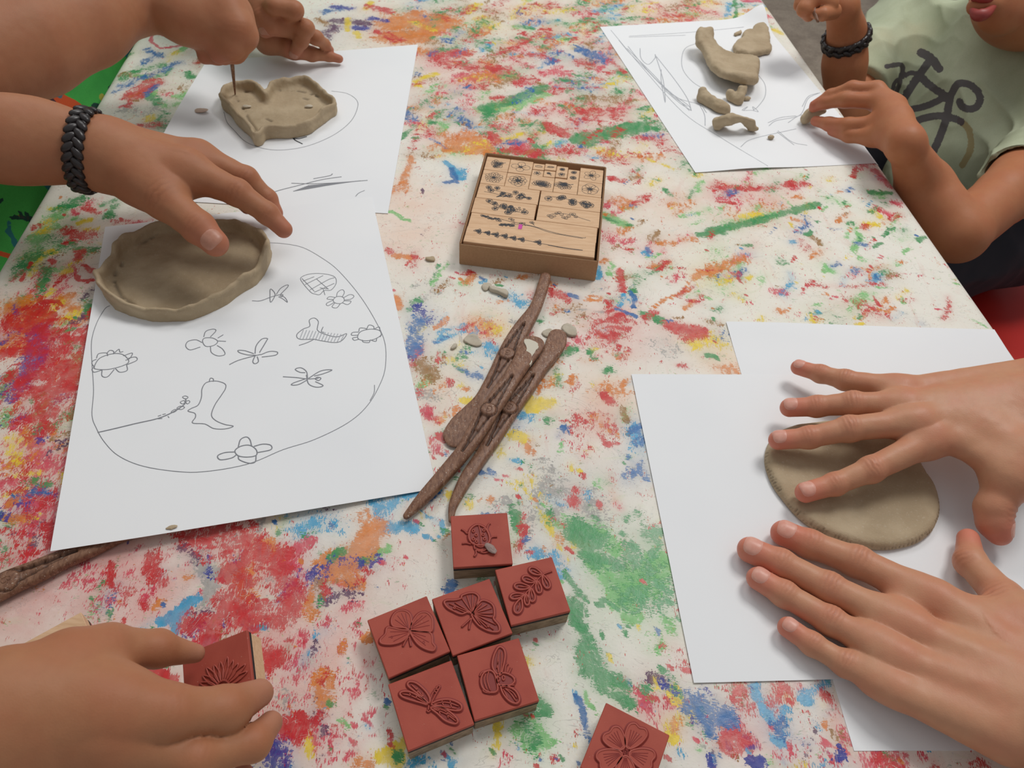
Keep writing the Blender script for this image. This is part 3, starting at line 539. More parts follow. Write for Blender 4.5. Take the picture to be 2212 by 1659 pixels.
 (G_, .5, 18, [(930, 260), (950, 240)]), (L_, .5, 16, [(960, 270), (950, 285)]), (O_, .7, 9, [(890, 340), (868, 400)]), (O_, .6, 16, [(845, 415), (875, 405)]), (B_, .55, 20, [(890, 255), (870, 240)]), (B_, .6, 5, [(930, 300), (965, 320)]), (K_, 1.0, 9, [(965, 350), (985, 370), (990, 385)]), (B_, 1, 8, [(960, 395), (985, 392), (975, 365)]), (K_, .6, 8, [(995, 365), (1000, 385)]), (L_, .9, 4, [(845, 455), (870, 475), (885, 478)]),
 (R_, .35, 8, [(980, 490), (1005, 485)]), (V_, .5, 2, [(905, 515), (918, 490)]), (V_, .6, 2, [(908, 405), (918, 423)]), (G_, .5, 16, [(1180, 350), (1130, 260)]), (P_, .35, 24, [(1010, 210), (1020, 240)]), (P_, .3, 30, [(960, 200), (930, 215)]), (R_, .4, 9, [(1190, 240), (1200, 225)]), (B_, .5, 9, [(990, 235), (1000, 240)]), (K_, .4, 10, [(1010, 280), (1040, 275)]),
 (Y_, .5, 16, [(1230, 20), (1180, 25)]), (L_, .4, 20, [(1240, 60), (1300, 40)]), (G_, .6, 12, [(1260, 45), (1275, 42)]), (R_, .5, 10, [(1430, 30), (1480, 35)]), (O_, .4, 24, [(1440, 50), (1500, 30)]), (R_, .4, 10, [(1350, 15), (1340, 30)]), (G_, .9, 4, [(1588, 0), (1589, 40)]), (P_, .8, 8, [(1610, 3), (1640, 2)]), (Y_, .7, 9, [(1675, 65), (1685, 72)]), (O_, .35, 26, [(1120, 20), (1180, 60)]),
 (R_, .35, 24, [(1250, 20), (1290, 30)]), (B_, .5, 6, [(1300, 8), (1330, 14)]), (G_, .6, 9, [(1120, 55), (1150, 62)]), (R_, .5, 14, [(1180, 90), (1190, 75)]), (N_, .4, 12, [(1120, 30), (1130, 18)]), (P_, .4, 16, [(1270, 80), (1285, 90)]), (G_, .4, 20, [(1400, 95)])]
STAINS = [(60, 1320, 130, (222, 176, 164), .8), (220, 1380, 110, (222, 180, 168), .7), (300, 1480, 120, (222, 170, 160), .7), (500, 1560, 120, (226, 176, 166), .7),   # broad washes left by rubbed-in paint: (x, y, radius px, colour, strength)
 (870, 500, 130, (236, 206, 186), .8), (900, 430, 80, (234, 204, 184), .8), (1000, 250, 110, (232, 192, 186), .7), (960, 150, 90, (226, 180, 176), .7), (880, 60, 100, (222, 176, 120), .7), (1080, 260, 100, (232, 200, 194), .7),
 (1330, 700, 80, (232, 176, 160), .8), (1050, 700, 60, (238, 208, 170), .8), (1560, 780, 60, (236, 196, 160), .6), (1420, 730, 90, (232, 196, 190), .5), (640, 1450, 110, (228, 176, 164), .9), (690, 1380, 100, (230, 182, 168), .8), (600, 1560, 90, (226, 178, 168), .7), (760, 1350, 80, (230, 190, 180), .7),
 (220, 1240, 140, (222, 168, 158), .9), (350, 1280, 90, (230, 180, 168), .8), (80, 1180, 110, (206, 140, 140), .8), (80, 1060, 110, (202, 140, 138), .8), (60, 960, 80, (214, 160, 140), .7), (50, 700, 80, (206, 130, 90), .8), (100, 620, 60, (214, 160, 140), .7), (500, 1180, 110, (222, 150, 140), .7), (560, 1300, 70, (222, 140, 110), .6),
 (1290, 910, 70, (230, 186, 166), .8), (1320, 850, 60, (232, 196, 160), .8), (1340, 1020, 80, (222, 212, 200), .6), (1200, 1060, 90, (206, 202, 194), .8), (1420, 1470, 90, (232, 216, 208), .7), (1480, 1560, 90, (232, 210, 200), .6), (1640, 1640, 90, (228, 206, 200), .6), (1400, 1520, 40, (228, 180, 170), .7), (1620, 1500, 70, (232, 206, 204), .6), (1780, 1600, 80, (230, 214, 206), .6),
 (330, 240, 60, (222, 212, 204), .5), (340, 130, 80, (214, 200, 186), .6), (180, 500, 70, (222, 206, 190), .5), (80, 560, 60, (200, 184, 130), .6), (930, 830, 50, (236, 214, 180), .7), (1000, 620, 60, (226, 224, 208), .6), (1340, 540, 120, (236, 220, 206), .6), (1450, 440, 120, (232, 204, 184), .6), (1640, 430, 110, (226, 184, 172), .6), (1560, 580, 90, (236, 216, 180), .6),
 (1700, 560, 120, (234, 226, 206), .5), (1850, 670, 80, (222, 200, 180), .6), (1300, 230, 90, (220, 176, 160), .7), (1280, 140, 70, (196, 200, 206), .6), (1160, 60, 120, (232, 206, 180), .7), (1420, 30, 160, (232, 204, 180), .8), (1200, 330, 60, (230, 206, 196), .5), (720, 60, 70, (200, 190, 200), .5), (920, 1180, 60, (234, 216, 206), .7), (1050, 1400, 60, (226, 222, 214), .4)]
rs = random.Random(11)
def scatter(n, box, pal, wr=(3, 10), lr=(0, 30), sr=(.5, 1.0), ang=None):
    x0, y0, x1, y1 = box
    for _ in range(n):
        x = rs.uniform(x0, x1); y = rs.uniform(y0, y1); l = rs.uniform(*lr); a = rs.uniform(0, PI) if ang is None else math.radians(rs.gauss(ang, 25))
        MARKS.append((rs.choice(pal), rs.uniform(*sr), rs.uniform(*wr), [(x, y), (x+l*math.cos(a), y-l*math.sin(a))]))
ALLP = [R_, P_, O_, Y_, G_, L_, B_, K_, W__, R_, G_]
scatter(190, (850, 0, 1650, 130), ALLP, (6, 20), (8, 60), (.28, .54), 8)
scatter(190, (860, 130, 1420, 350), ALLP+[R_, P_, O_, P_, W__], (6, 20), (8, 55), (.28, .54), 15)
scatter(170, (1300, 370, 1950, 700), ALLP+[L_, O_, L_, P_], (4, 13), (3, 34), (.32, .62), 30)
scatter(26, (1300, 370, 1950, 700), [B_, R_, O_, G_], (2, 4), (3, 18), (.8, 1.1), 50)
scatter(130, (860, 560, 1360, 1000), ALLP+[O_, Y_, O_, W__, S_], (3, 13), (2, 30), (.3, .6), 40)
scatter(90, (900, 980, 1480, 1250), ALLP+[S_, G_, S_, S_, L_], (3, 12), (2, 26), (.3, .6))
scatter(40, (1100, 1250, 1500, 1659), [G_, L_, G_, R_, Y_, B_], (2, 6), (1, 14), (.5, 1))
scatter(90, (1380, 1460, 2000, 1659), ALLP+[N_, K_, P_, P_], (3, 12), (2, 24), (.32, .66))
scatter(60, (700, 1420, 1200, 1659), [R_, P_, Y_, B_, K_, G_], (1.5, 4), (0, 10), (.7, 1.2))
scatter(120, (0, 560, 240, 1180), [R_, P_, R_, O_, G_, Y_, N_, V_, P_, W__, L_], (5, 16), (8, 60), (.35, .68), 35)
scatter(130, (180, 1140, 800, 1440), [R_, P_, R_, P_, O_, N_, G_, K_, P_, S_], (3, 13), (3, 34), (.32, .66), 45)
scatter(60, (560, 1380, 800, 1659), [R_, P_, O_, V_, P_, P_], (2.5, 10), (3, 40), (.3, .6), 55)
scatter(50, (240, 90, 470, 420), [R_, G_, L_, B_, P_, Y_, W__], (4, 14), (5, 40), (.4, .8), 30)
scatter(30, (60, 430, 300, 600), [R_, G_, L_, P_, Y_], (4, 12), (5, 30), (.4, .8), 10)
scatter(60, (1700, 380, 2120, 710), [R_, L_, G_, Y_, K_, O_, P_], (2, 6), (2, 22), (.4, .9), 40)
scatter(170, (350, -170, 1650, 0), ALLP, (5, 14), (8, 50), (.28, .54), 8)      # the paint goes on past the frame
scatter(150, (-250, 1659, 2500, 2150), ALLP+[P_, R_], (8, 34), (10, 80), (.3, .6), 30)
scatter(60, (-250, 700, 0, 1659), [R_, P_, O_, G_, N_], (6, 20), (8, 60), (.35, .68), 35)
for _ in range(240):   # fine spatter
    MARKS.append((rs.choice([R_, R_, G_, B_, O_, P_, K_]), 1.4, rs.uniform(1.2, 2.6), [(rs.uniform(0, 2100), rs.uniform(300, 1659))]))

def build_table():
    ys = np.arange(Y0, Y1, 0.0025)
    prof = [(XL-0.012, -0.030), (XL-0.012, -0.018), (XL-0.012, -0.012)]
    for a in (20, 40, 60, 75): prof.append((XL-0.012*math.cos(math.radians(a)), -0.012+0.012*math.sin(math.radians(a))))
    xs = np.arange(XL, XR+1e-6, 0.0025); prof += [(x, 0.0) for x in xs]
    for a in (75, 60, 40, 20): prof.append((xs[-1]+0.012*math.cos(math.radians(a)), -0.012+0.012*math.sin(math.radians(a))))
    prof += [(xs[-1]+0.012, -0.012), (xs[-1]+0.012, -0.018), (xs[-1]+0.012, -0.030)]
    prof = np.array(prof); nx, ny = len(prof), len(ys)
    P = prof[:, None, 0, None]*TX+ys[None, :, None]*TY+prof[:, None, 1, None]*np.array([0, 0, 1.])
    V = P.reshape(-1, 3)
    # masks are laid out on the table plane in metres: every mark becomes a stroke with a centre line and a width there
    T = V[:, :2]; mk = np.zeros((12, len(V)), np.float32)
    wob = np.stack([fbm(V, 90, 2, 3), fbm(V, 90, 2, 9)], -1)*0.0016
    Tw = T+wob
    AUTO = []
    gx = (V @ TX); gy = (V @ TY)
    cols = prof[:, 0]
    for (ch, s, w, pts) in MARKS:
        W3 = np.array([at(x, y) for x, y in pts])
        if abs(W3[0][1]) > 1.7: continue
        sc = dep(W3.mean(0))/FPX                      # metres per photo pixel there
        fore = 1.25; wm = w*sc*fore
        if len(W3) == 1: W3 = np.vstack([W3, W3+[1e-4, 0, 0]])
        lx = W3 @ TX; ly = W3 @ TY
        mg = wm*(3.2 if w >= 7 else 1.4)
        i0 = np.searchsorted(cols, lx.min()-mg); i1 = np.searchsorted(cols, lx.max()+mg)
        j0 = int(max(0, (ly.min()-mg-Y0)/0.0025)); j1 = int(min(ny, (ly.max()+mg-Y0)/0.0025+2))
        if i1 <= i0 or j1 <= j0: continue
        ii = (np.arange(i0, i1)[:, None]*ny+np.arange(j0, j1)[None]).ravel()
        Q = Tw[ii]; d = np.full(len(ii), 1e9)
        for k in range(len(W3)-1):
            a = W3[k, :2]; b = W3[k+1, :2]; ab = b-a
            t = np.clip(((Q-a) @ ab)/(ab @ ab+1e-12), 0, 1)
            d = np.minimum(d, np.linalg.norm(Q-a-t[:, None]*ab, axis=1))
        if s >= 1.0: x = np.clip((d/max(wm, 0.0016)-0.35)/0.65, 0, 1); val = s*(1-x*x*(3-2*x))
        else: x = np.clip(d/(wm*1.35), 0, 1); val = s*1.12*(1-x*x)**1.5
        mk[ch, ii] = np.maximum(mk[ch, ii], val)
        if w >= 7:
            a = (min(.42, .3*s+.04*w**.5)*np.exp(-(d/(1.55*wm))**2))[:, None]
            wash = np.array(PIG[ch][:3])*.5+.5*np.array(srgb(232, 226, 212)[:3]); AUTO.append((ii, a, wash))
    st = np.tile(np.array(srgb(232, 228, 216)[:3], np.float32), (len(V), 1))
    for (x, y, r, col, s) in STAINS:
        c = at(x, y); rm = r*dep(c)/FPX
        d = np.linalg.norm(Tw-c[:2], axis=1)/rm
        a = (s*np.exp(-(d*1.1)**2))[:, None]; st = st*(1-a)+a*np.array(srgb(*col)[:3])
    for ii, a, wash in AUTO: st[ii] = st[ii]*(1-a)+a*wash
    F = grid_faces(nx, ny, flip=True)
    # material
    m, nt, b = nmat('painted_table_top', 0.45, spec=0.4); q = NB(nt); pos = q.pos()
    wv = q.mapping(pos, (1, 1, 1), (0, 0, 0))
    base = q.attr('stain').outputs['Color']
    n0 = q.noise(pos, 30, 5, 0.65)
    base = q.mix(q.mr(n0, 0.35, 0.7, 0, 0.5), base, srgb(238, 233, 222))
    nfine = q.noise(pos, 420, 3, 0.6)
    base = q.mix(q.mr(nfine, 0.62, 0.74, 0, 0.35), base, srgb(206, 180, 160))
    sm = q.noise(q.mapping(pos, (40, 14, 1), (0, 0, 0.7)), 1.0, 4, 0.6, 1.5)
    base = q.mix(q.mr(sm, 0.56, 0.72, 0, 0.35), base, srgb(222, 188, 176))
    sm2 = q.noise(q.mapping(pos, (30, 60, 1), (0, 0, 2.1)), 1.0, 4, 0.6, 1.5)
    base = q.mix(q.mr(sm2, 0.58, 0.72, 0, 0.3), base, srgb(206, 212, 178))
    shared = [q.noise(pos, 620, 2, 0.7), q.noise(q.mapping(pos, (1500, 420, 1), (0, 0, 0.75)), 1.0, 2, 0.65), q.noise(q.mapping(pos, (450, 1400, 1), (0, 0, 0.35)), 1.0, 2, 0.65)]
    mids = [q.noise(pos, 170, 2, 0.6, 0.8), q.noise(q.mapping(pos, (330, 130, 1), (0, 0, 0.8)), 1.0, 2, 0.6, 0.5)]
    scr = q.math('ABSOLUTE', q.math('SUBTRACT', q.noise(q.mapping(pos, (60, 22, 1), (0, 0, 0.9)), 1.0, 3, 0.55, 2.5), 0.5))
    scr2 = q.math('ABSOLUTE', q.math('SUBTRACT', q.noise(q.mapping(pos, (26, 70, 1), (0, 0, 0.5)), 1.0, 3, 0.55, 2.5), 0.47))
    scratch = q.math('MAXIMUM', q.mr(scr, 0.0, 0.007, 1, 0), q.mr(scr2, 0.0, 0.006, 1, 0))
    col = base; cover = None
    order = [S_, P_, L_, W__, K_, O_, V_, Y_, G_, N_, R_, B_]
    for n_, ch in enumerate(order):
        a = q.attr('paint_%d' % (ch//3)).outputs['Color']
        sep = q.n('ShaderNodeSeparateColor'); q.L.new(a, sep.inputs[0]); msk = sep.outputs[ch % 3]
        big = q.noise(q.mapping(pos, (1, 1, 1), (0, 0, 0.3*n_), (n_*3.7, n_*1.3, 0)), 60+8*(n_ % 4), 3, 0.6, 0.8)
        fine = shared[n_ % 3]; mid = mids[n_ % 2]
        if n_ % 4 > 1: mid = q.math('SUBTRACT', 1.0, mid)
        nn = q.math('ADD', q.math('ADD', q.math('MULTIPLY', big, 0.36), q.math('MULTIPLY', fine, 0.34)), q.math('MULTIPLY', mid, 0.30))
        un = q.mr(nn, 0.38, 0.62, 0.02, 1, smooth=False)
        amb = {R_: .05, P_: .06, O_: .04, L_: .03, G_: .02, K_: .0, Y_: .0}.get(ch, 0.0)
        dlt = q.math('SUBTRACT', q.math('SUBTRACT', q.math('ADD', msk, amb), un), q.math('MULTIPLY', scratch, 0.45))
        cv = q.mr(dlt, -0.04, 0.05)
        c0 = PIG[ch]; tint = q.mix(q.mr(mids[(n_+1) % 2], 0.35, 0.65, 0, 0.5), c0, tuple(x*0.72 for x in c0[:3])+(1,))
        halo = q.math('MULTIPLY', q.mr(msk, 0.05, 1.0), 0.26)
        col = q.mix(halo, col, c0)
        col = q.mix(q.math('MULTIPLY', cv, q.mr(big, 0.3, 0.6, 0.97, 0.72)), col, tint)
        if ch in (R_, G_, B_, O_, K_, Y_): cover = cv if cover is None else q.math('MAXIMUM', cover, cv)
    pn = q.math('ABSOLUTE', q.math('SUBTRACT', q.noise(q.mapping(pos, (9, 14, 1), (0, 0, 0.2)), 1.0, 4, 0.6, 3.0), 0.52))
    col = q.mix(q.mr(pn, 0.0, 0.0035, 0.35, 0.0), col, srgb(120, 116, 112))
    q.L.new(col, b.inputs['Base Color'])
    rr = q.mr(cover, 0, 1, 0.5, 0.34); q.L.new(rr, b.inputs['Roughness'])
    h = q.math('ADD', q.math('MULTIPLY', cover, 0.8), q.math('MULTIPLY', nfine, 0.5))
    q.bump(b, h, 0.35, 0.0007)
    root = tag(empty('table', tuple(0.5*(XL+XR)*TX+0.7*TY+np.array([0, 0, -0.645]))), 'white rectangular table covered in dried smears of red, green, blue and orange paint', 'table')
    attrs = {'stain': st}
    for k in range(4): attrs['paint_%d' % k] = mk[k*3:k*3+3].T
    npmesh('table_top', V, F, m, root, True, attrs)
    mm, _, _ = nmat('table_underside', 0.6, srgb(190, 184, 172)); u = MB()
    cc = 0.5*(XL+XR)*TX+0.5*(Y0+Y1)*TY
    u.box(cc+[0, 0, -0.031], (XR-XL+0.02, Y1-Y0, 0.004), TX, TY); u.build('underside', mm, root)
    ml, _, mlb = nmat('table_leg_steel', 0.35, srgb(120, 122, 126)); mlb.inputs['Metallic'].default_value = 0.8
    for (x, y) in ((XL+.05, Y0+.06), (XR-.05, Y0+.06), (XL+.05, Y1-.06), (XR-.05, Y1-.06)):
        l = MB(); l.tube([x*TX+y*TY+[0, 0, -0.033], x*TX+y*TY+[0, 0, -0.645]], 0.02, 16); l.build('leg', ml, root, True)
    return root
table = build_table()

# ------------------------------------------------------------------ sheets of paper with pencil drawings
class Sheet:
    def __init__(s, name, TL, TR, BR, BL, label, bumps=(), fold=None, nx=46, ny=60, base=0.0003):
        s.c = [np.array(at(*p)) if len(p) == 3 else np.array(at(p[0], p[1], base)) for p in (TL, TR, BR, BL)]
        s.bumps = bumps; s.base = base; s.fold = fold
        u = np.linspace(0, 1, nx); v = np.linspace(0, 1, ny); U, Vv = np.meshgrid(u, v, indexing='ij')
        P = s.pt(U.ravel(), Vv.ravel())
        th = np.array([0, 0, 0.00018]); F = grid_faces(nx, ny, True)
        n = len(P); idx = np.arange(n).reshape(nx, ny)
        ring = np.concatenate([idx[:, 0], idx[-1, 1:], idx[-2::-1, -1], idx[0, -2:0:-1]])
        m_ = len(ring); V = np.concatenate([P, P-th, P[ring], P[ring]-th]); r_ = np.arange(m_)+2*n; r2 = np.roll(r_, -1)
        S = np.stack([r_, r2, r2+m_, r_+m_], -1)
        F = np.concatenate([F, F[:, ::-1]+n, S[:, ::-1]])
        s.o = npmesh(name, V-s.c[3], F, M_paper, None, True, world_space=False); s.o.location = tuple(s.c[3])
        tag(s.o, label, 'paper sheet')
        s.inv = None
    def pt(s, u, v):
        """u left->right, v top->bottom"""
        u = np.asarray(u, float)[..., None]; v = np.asarray(v, float)[..., None]
        a, b, c, d = s.c
        P = (a*(1-u)+b*u)*(1-v)+(d*(1-u)+c*u)*v
        for (bu, bv, su, sv, h) in s.bumps:
            P[..., 2] += (h*np.exp(-((u-bu)/su)**2-((v-bv)/sv)**2))[..., 0]
        if s.fold is not None: P = s.fold(P, u[..., 0], v[..., 0])
        return P
    def z(s, P):
        """height of the sheet above xy points"""
        if s.inv is None:
            u = np.linspace(0, 1, 60); v = np.linspace(0, 1, 60); U, Vv = np.meshgrid(u, v, indexing='ij')
            s.inv = s.pt(U.ravel(), Vv.ravel())
        out = []
        for p in P:
            d = (s.inv[:, 0]-p[0])**2+(s.inv[:, 1]-p[1])**2
            k = np.argpartition(d, 4)[:4]; w = 1/(d[k]+1e-9); out.append((s.inv[k, 2]*w).sum()/w.sum())
        return np.array(out)
    def draw(s, name, lines, w=0.0005, mat=None, n=6, closed=False, soft=False, jit=0.0):
        """pencil lines given at photo pixels, laid on the sheet"""
        mb = MB()
        for pts in lines:
            cl = closed or (len(pts) > 3 and pts[0] == pts[-1])
            q = [np.array(p, float) for p in (pts[:-1] if cl and pts[0] == pts[-1] else pts)]
            c = catmull(q, n, cl); 
            if cl: c = np.vstack([c, c[:1]])
            if jit: c = c+np.stack([np.convolve([rs.gauss(0, jit) for _ in range(len(c)+4)], np.ones(5)/5, 'valid') for _ in (0, 1)], -1)
            P = np.array([at(x, y, s.base) for x, y in c])
            for _ in range(2):
                z = s.z(P); P = np.array([at(x, y, zz) for (x, y), zz in zip(c, z)])
            P[:, 2] = s.z(P)+0.00012
            mb.ribbon(P, w)
        return mb.build(name, mat or M_pencil, s.o)
# front left sheet: the child's garden drawing; its near left corner rests on the modelling tool
A = Sheet('paper_sheet', (227, 490, .0005), (803, 425, .0009), (943, 1055, .0008), (110, 1193, .0095),
          'white paper sheet with pencil flowers and insects, partly under the oval clay dish', [(0, 1.0, .16, .16, .001)])
Bf = Sheet('paper_sheet', (450, 132, .002), (903, 96, .0006), (838, 461, .0006), (283, 428, .0006),
           'white paper sheet under the heart-shaped clay dish, with a dark pencil scribble', [(0.0, .45, .10, .5, .005)])
def foldC(P, u, v):
    P = P.copy(); x = P @ TX; over = np.clip(x-XR-0.002, 0, None)
    P[..., 2] -= over*0.75
    k = np.exp(-((u-1)/.10)**2-((v-0)/.08)**2); P[..., 2] += 0.016*k
    return P
Cs = Sheet('paper_sheet', (1296, 58, .0006), (1640, 38, .0006), (1900, 352, .0004), (1502, 373, .0006),
           'white paper sheet with faint sketching under the clay pieces, beside the boy', [(.3, .98, .2, .06, .002)], foldC)
e_tl, e_bl = at(1568, 696, .0003), at(1845, 1622, .0003); ev = (e_bl-e_tl)/np.linalg.norm(e_bl-e_tl); ex = np.array([-ev[1], ev[0], 0])
e_tr = e_tl+ex*0.207; e_br = e_bl+ex*0.207
_px = lambda p, z: tuple(topx(np.array([p]))[0])+(z,)
Es = Sheet('paper_sheet', (1568, 696, .0003), _px(e_tr, .0003), _px(e_br, .0003), (1845, 1622, .0003),
           'blank white paper sheet lying under the other blank sheet beneath the adult hands', [(.2, 0, .3, .06, .0012)])
d_tl, d_bl = at(1364, 808, .0009), at(1499, 1475, .0009); dv = (d_bl-d_tl)/np.linalg.norm(d_bl-d_tl); dx = np.array([-dv[1], dv[0], 0])
def foldD(P, u, v):
    P = P.copy(); x = P @ TX; over = np.clip(x-XR-0.002, 0, None); P[..., 2] -= over*0.6; return P
Ds = Sheet('paper_sheet', (1364, 808, .0009), _px(d_tl+dx*.297, .0009), _px(d_bl+dx*.297, .0009), (1499, 1475, .0009),
           'blank white paper sheet directly under the flattened clay and the adult hands', [], foldD, base=.0009)
def z6(s, ox, oy, L): return [[(ox+x*s, oy+y*s) for x, y in l] for l in L]
# sheet A drawings, read off the photograph
q1 = 860/1783
A.draw('pencil_outline', z6(q1, 100, 400, [[(985, 258), (1060, 262), (1150, 280), (1240, 330), (1310, 385), (1400, 490), (1470, 600), (1515, 700), (1520, 800), (1500, 880), (1440, 985), (1350, 1065), (1200, 1140), (1060, 1185), (900, 1250), (700, 1284), (560, 1280), (420, 1255), (320, 1210), (260, 1150), (225, 1090), (205, 1030), (212, 920), (205, 800), (203, 700), (225, 620), (262, 555), (285, 540)], [(1470, 895), (1468, 930), (1450, 965)]]), 0.00045)
A.draw('pencil_flower', z6(q1, 100, 400, [[(215, 815), (240, 775), (300, 755), (345, 760), (370, 790), (340, 810), (280, 825), (230, 825), (215, 815)], [(225, 775), (235, 755), (270, 752), (275, 765)], [(270, 755), (285, 740), (302, 745), (300, 757)], [(302, 755), (325, 735), (330, 748), (345, 745)], [(345, 765), (385, 752), (375, 775), (355, 785)], [(368, 775), (400, 770), (405, 785), (360, 805)], [(360, 805), (362, 830), (330, 838), (310, 822)], [(305, 825), (275, 858), (250, 855), (250, 828)], [(250, 828), (215, 838), (205, 825), (215, 815)], [(225, 780), (208, 788), (205, 800), (215, 815)]]), .0006, n=5)
A.draw('pencil_flower', z6(q1, 100, 400, [[(1395, 675), (1410, 655), (1450, 645), (1490, 650), (1500, 670), (1470, 690), (1430, 697), (1400, 690), (1395, 675)], [(1398, 672), (1368, 672), (1372, 660), (1400, 658)], [(1400, 655), (1405, 640), (1430, 642), (1435, 648)], [(1435, 645), (1445, 627), (1465, 632), (1468, 645)], [(1468, 645), (1490, 635), (1495, 650)], [(1498, 660), (1502, 668), (1495, 680)], [(1480, 688), (1475, 700), (1450, 693)], [(1450, 695), (1445, 705), (1420, 703), (1415, 693)], [(1400, 690), (1380, 695), (1372, 685), (1395, 680)]]), .0006, n=5)
A.draw('pencil_flower', z6(q1, 100, 400, [[(1285, 515), (1300, 500), (1325, 500), (1335, 515), (1320, 530), (1295, 528), (1285, 515)], [(1300, 500), (1305, 480), (1325, 468), (1335, 480), (1325, 502)], [(1330, 505), (1360, 490), (1378, 497), (1365, 510), (1335, 515)], [(1335, 518), (1365, 520), (1350, 535), (1328, 528)], [(1318, 530), (1300, 550), (1280, 545), (1292, 528)], [(1290, 525), (1262, 540), (1255, 530), (1285, 515)], [(1285, 512), (1258, 510), (1268, 500), (1295, 503)]]), .0005, n=5)
A.draw('pencil_flower', z6(q1, 100, 400, [[(845, 1190), (870, 1170), (910, 1165), (940, 1185), (940, 1210), (900, 1218), (860, 1212), (845, 1190)], [(860, 1172), (870, 1140), (895, 1128), (912, 1140), (920, 1170)], [(930, 1170), (970, 1160), (1005, 1165), (1005, 1185), (945, 1198)], [(860, 1213), (865, 1230), (905, 1245), (935, 1240), (940, 1210)], [(845, 1195), (800, 1198), (768, 1212), (780, 1230), (830, 1222), (855, 1205)]]), .0007, n=6)
A.draw('pencil_flower', z6(q1, 100, 400, [[(700, 700), (710, 685), (745, 685), (768, 700), (750, 718), (715, 722), (700, 700)], [(705, 680), (715, 655), (745, 645), (760, 652), (735, 680)], [(698, 705), (670, 693), (635, 700), (625, 722), (645, 738), (690, 725)], [(735, 722), (740, 750), (770, 765), (800, 758), (790, 735), (765, 718)], [(768, 685), (793, 670)], [(770, 698), (805, 700)]]), .0006, n=6)
A.draw('pencil_butterfly', z6(q1, 100, 400, [[(1140, 415), (1180, 398), (1240, 397), (1290, 410), (1298, 440), (1275, 470), (1245, 472), (1225, 490), (1205, 488), (1185, 480), (1150, 440), (1140, 415)], [(1145, 418), (1200, 475)], [(1150, 430), (1200, 410)], [(1160, 445), (1240, 405)], [(1180, 470), (1260, 425), (1290, 415)], [(1200, 480), (1290, 440)], [(1240, 465), (1248, 492)], [(1225, 460), (1265, 465)], [(1210, 420), (1262, 465)]]), .0005, n=5)
A.draw('pencil_dragonfly', z6(q1, 100, 400, [[(922, 518), (960, 518), (1010, 500), (1050, 490)], [(1005, 525), (1002, 490), (1005, 465), (1025, 490), (1005, 525)], [(1030, 490), (1050, 462), (1078, 447), (1082, 455), (1050, 488)], [(1040, 500), (1060, 510), (1080, 525), (1070, 505), (1048, 492)], [(1050, 488), (1060, 492), (1055, 500), (1045, 497)]]), .0006, n=5)
A.draw('pencil_dragonfly', z6(q1, 100, 400, [[(820, 804), (860, 785), (920, 768), (960, 758)], [(935, 755), (940, 720), (965, 690), (990, 687), (985, 700), (955, 750)], [(940, 762), (900, 760), (865, 750), (860, 740), (890, 742), (930, 755)], [(960, 760), (1000, 745), (1035, 748), (1025, 762), (965, 770)], [(935, 765), (925, 790), (935, 800), (950, 790), (945, 768)]]), .0007, n=5)
A.draw('pencil_dragonfly', z6(q1, 100, 400, [[(1060, 858), (1120, 862), (1170, 868), (1220, 865)], [(1170, 865), (1165, 835), (1140, 818), (1115, 825), (1135, 838), (1160, 840)], [(1160, 868), (1110, 885), (1098, 895), (1130, 893), (1170, 872)], [(1175, 865), (1230, 832), (1280, 828), (1240, 845), (1200, 855)], [(1165, 850), (1175, 890), (1210, 905), (1240, 898), (1205, 880)], [(1205, 868), (1215, 860), (1230, 865), (1220, 875), (1205, 868)]]), .0007, n=5)
A.draw('pencil_bird', z6(q1, 100, 400, [[(1122, 670), (1150, 645), (1180, 632), (1178, 605), (1200, 595), (1218, 610), (1215, 635), (1215, 650), (1240, 665), (1300, 680), (1345, 665), (1325, 695), (1290, 705), (1220, 695), (1200, 690), (1135, 690), (1122, 670)], [(1200, 690), (1170, 705), (1132, 718)], [(1240, 635), (1232, 655), (1245, 660)]]), .0006, n=5)
A.draw('pencil_bird_shading', z6(q1, 100, 400, [[(1135+i*14, 690+min(14, i)), (1152+i*14, 648+i*1.6)] for i in range(0, 14)]), .0006, M_pencil_soft, n=2)
A.draw('pencil_boot', z6(q1, 100, 400, [[(730, 880), (765, 878), (800, 890), (803, 910), (785, 940), (755, 985), (740, 1030), (760, 1055), (800, 1072), (838, 1080), (800, 1092), (750, 1090), (710, 1070), (655, 1065), (668, 1040), (665, 1022), (635, 1012), (650, 1000), (680, 985), (695, 950), (697, 915), (710, 890), (730, 880)], [(730, 880), (735, 865), (748, 868), (748, 880)]]), .0006, n=5)
A.draw('pencil_branch', z6(q1, 100, 400, [[(230, 1108), (300, 1092), (400, 1068), (500, 1045), (570, 1015), (620, 980), (625, 955)]]), .0008)
A.draw('pencil_leaves', z6(q1, 100, 400, [[(610, 950), (622, 944), (635, 950), (625, 958), (610, 950)], [(600, 972), (615, 965), (622, 972), (610, 980), (600, 972)], [(625, 970), (638, 965), (643, 972), (632, 980), (625, 970)], [(585, 1000), (600, 990), (620, 995), (605, 1005), (585, 1000)], [(560, 1015), (575, 1005), (585, 1008), (570, 1018), (560, 1015)], [(500, 1035), (515, 1030)], [(520, 1028), (535, 1024)], [(500, 1047), (520, 1045)], [(545, 1035), (550, 1042)]]), .0005, n=4)
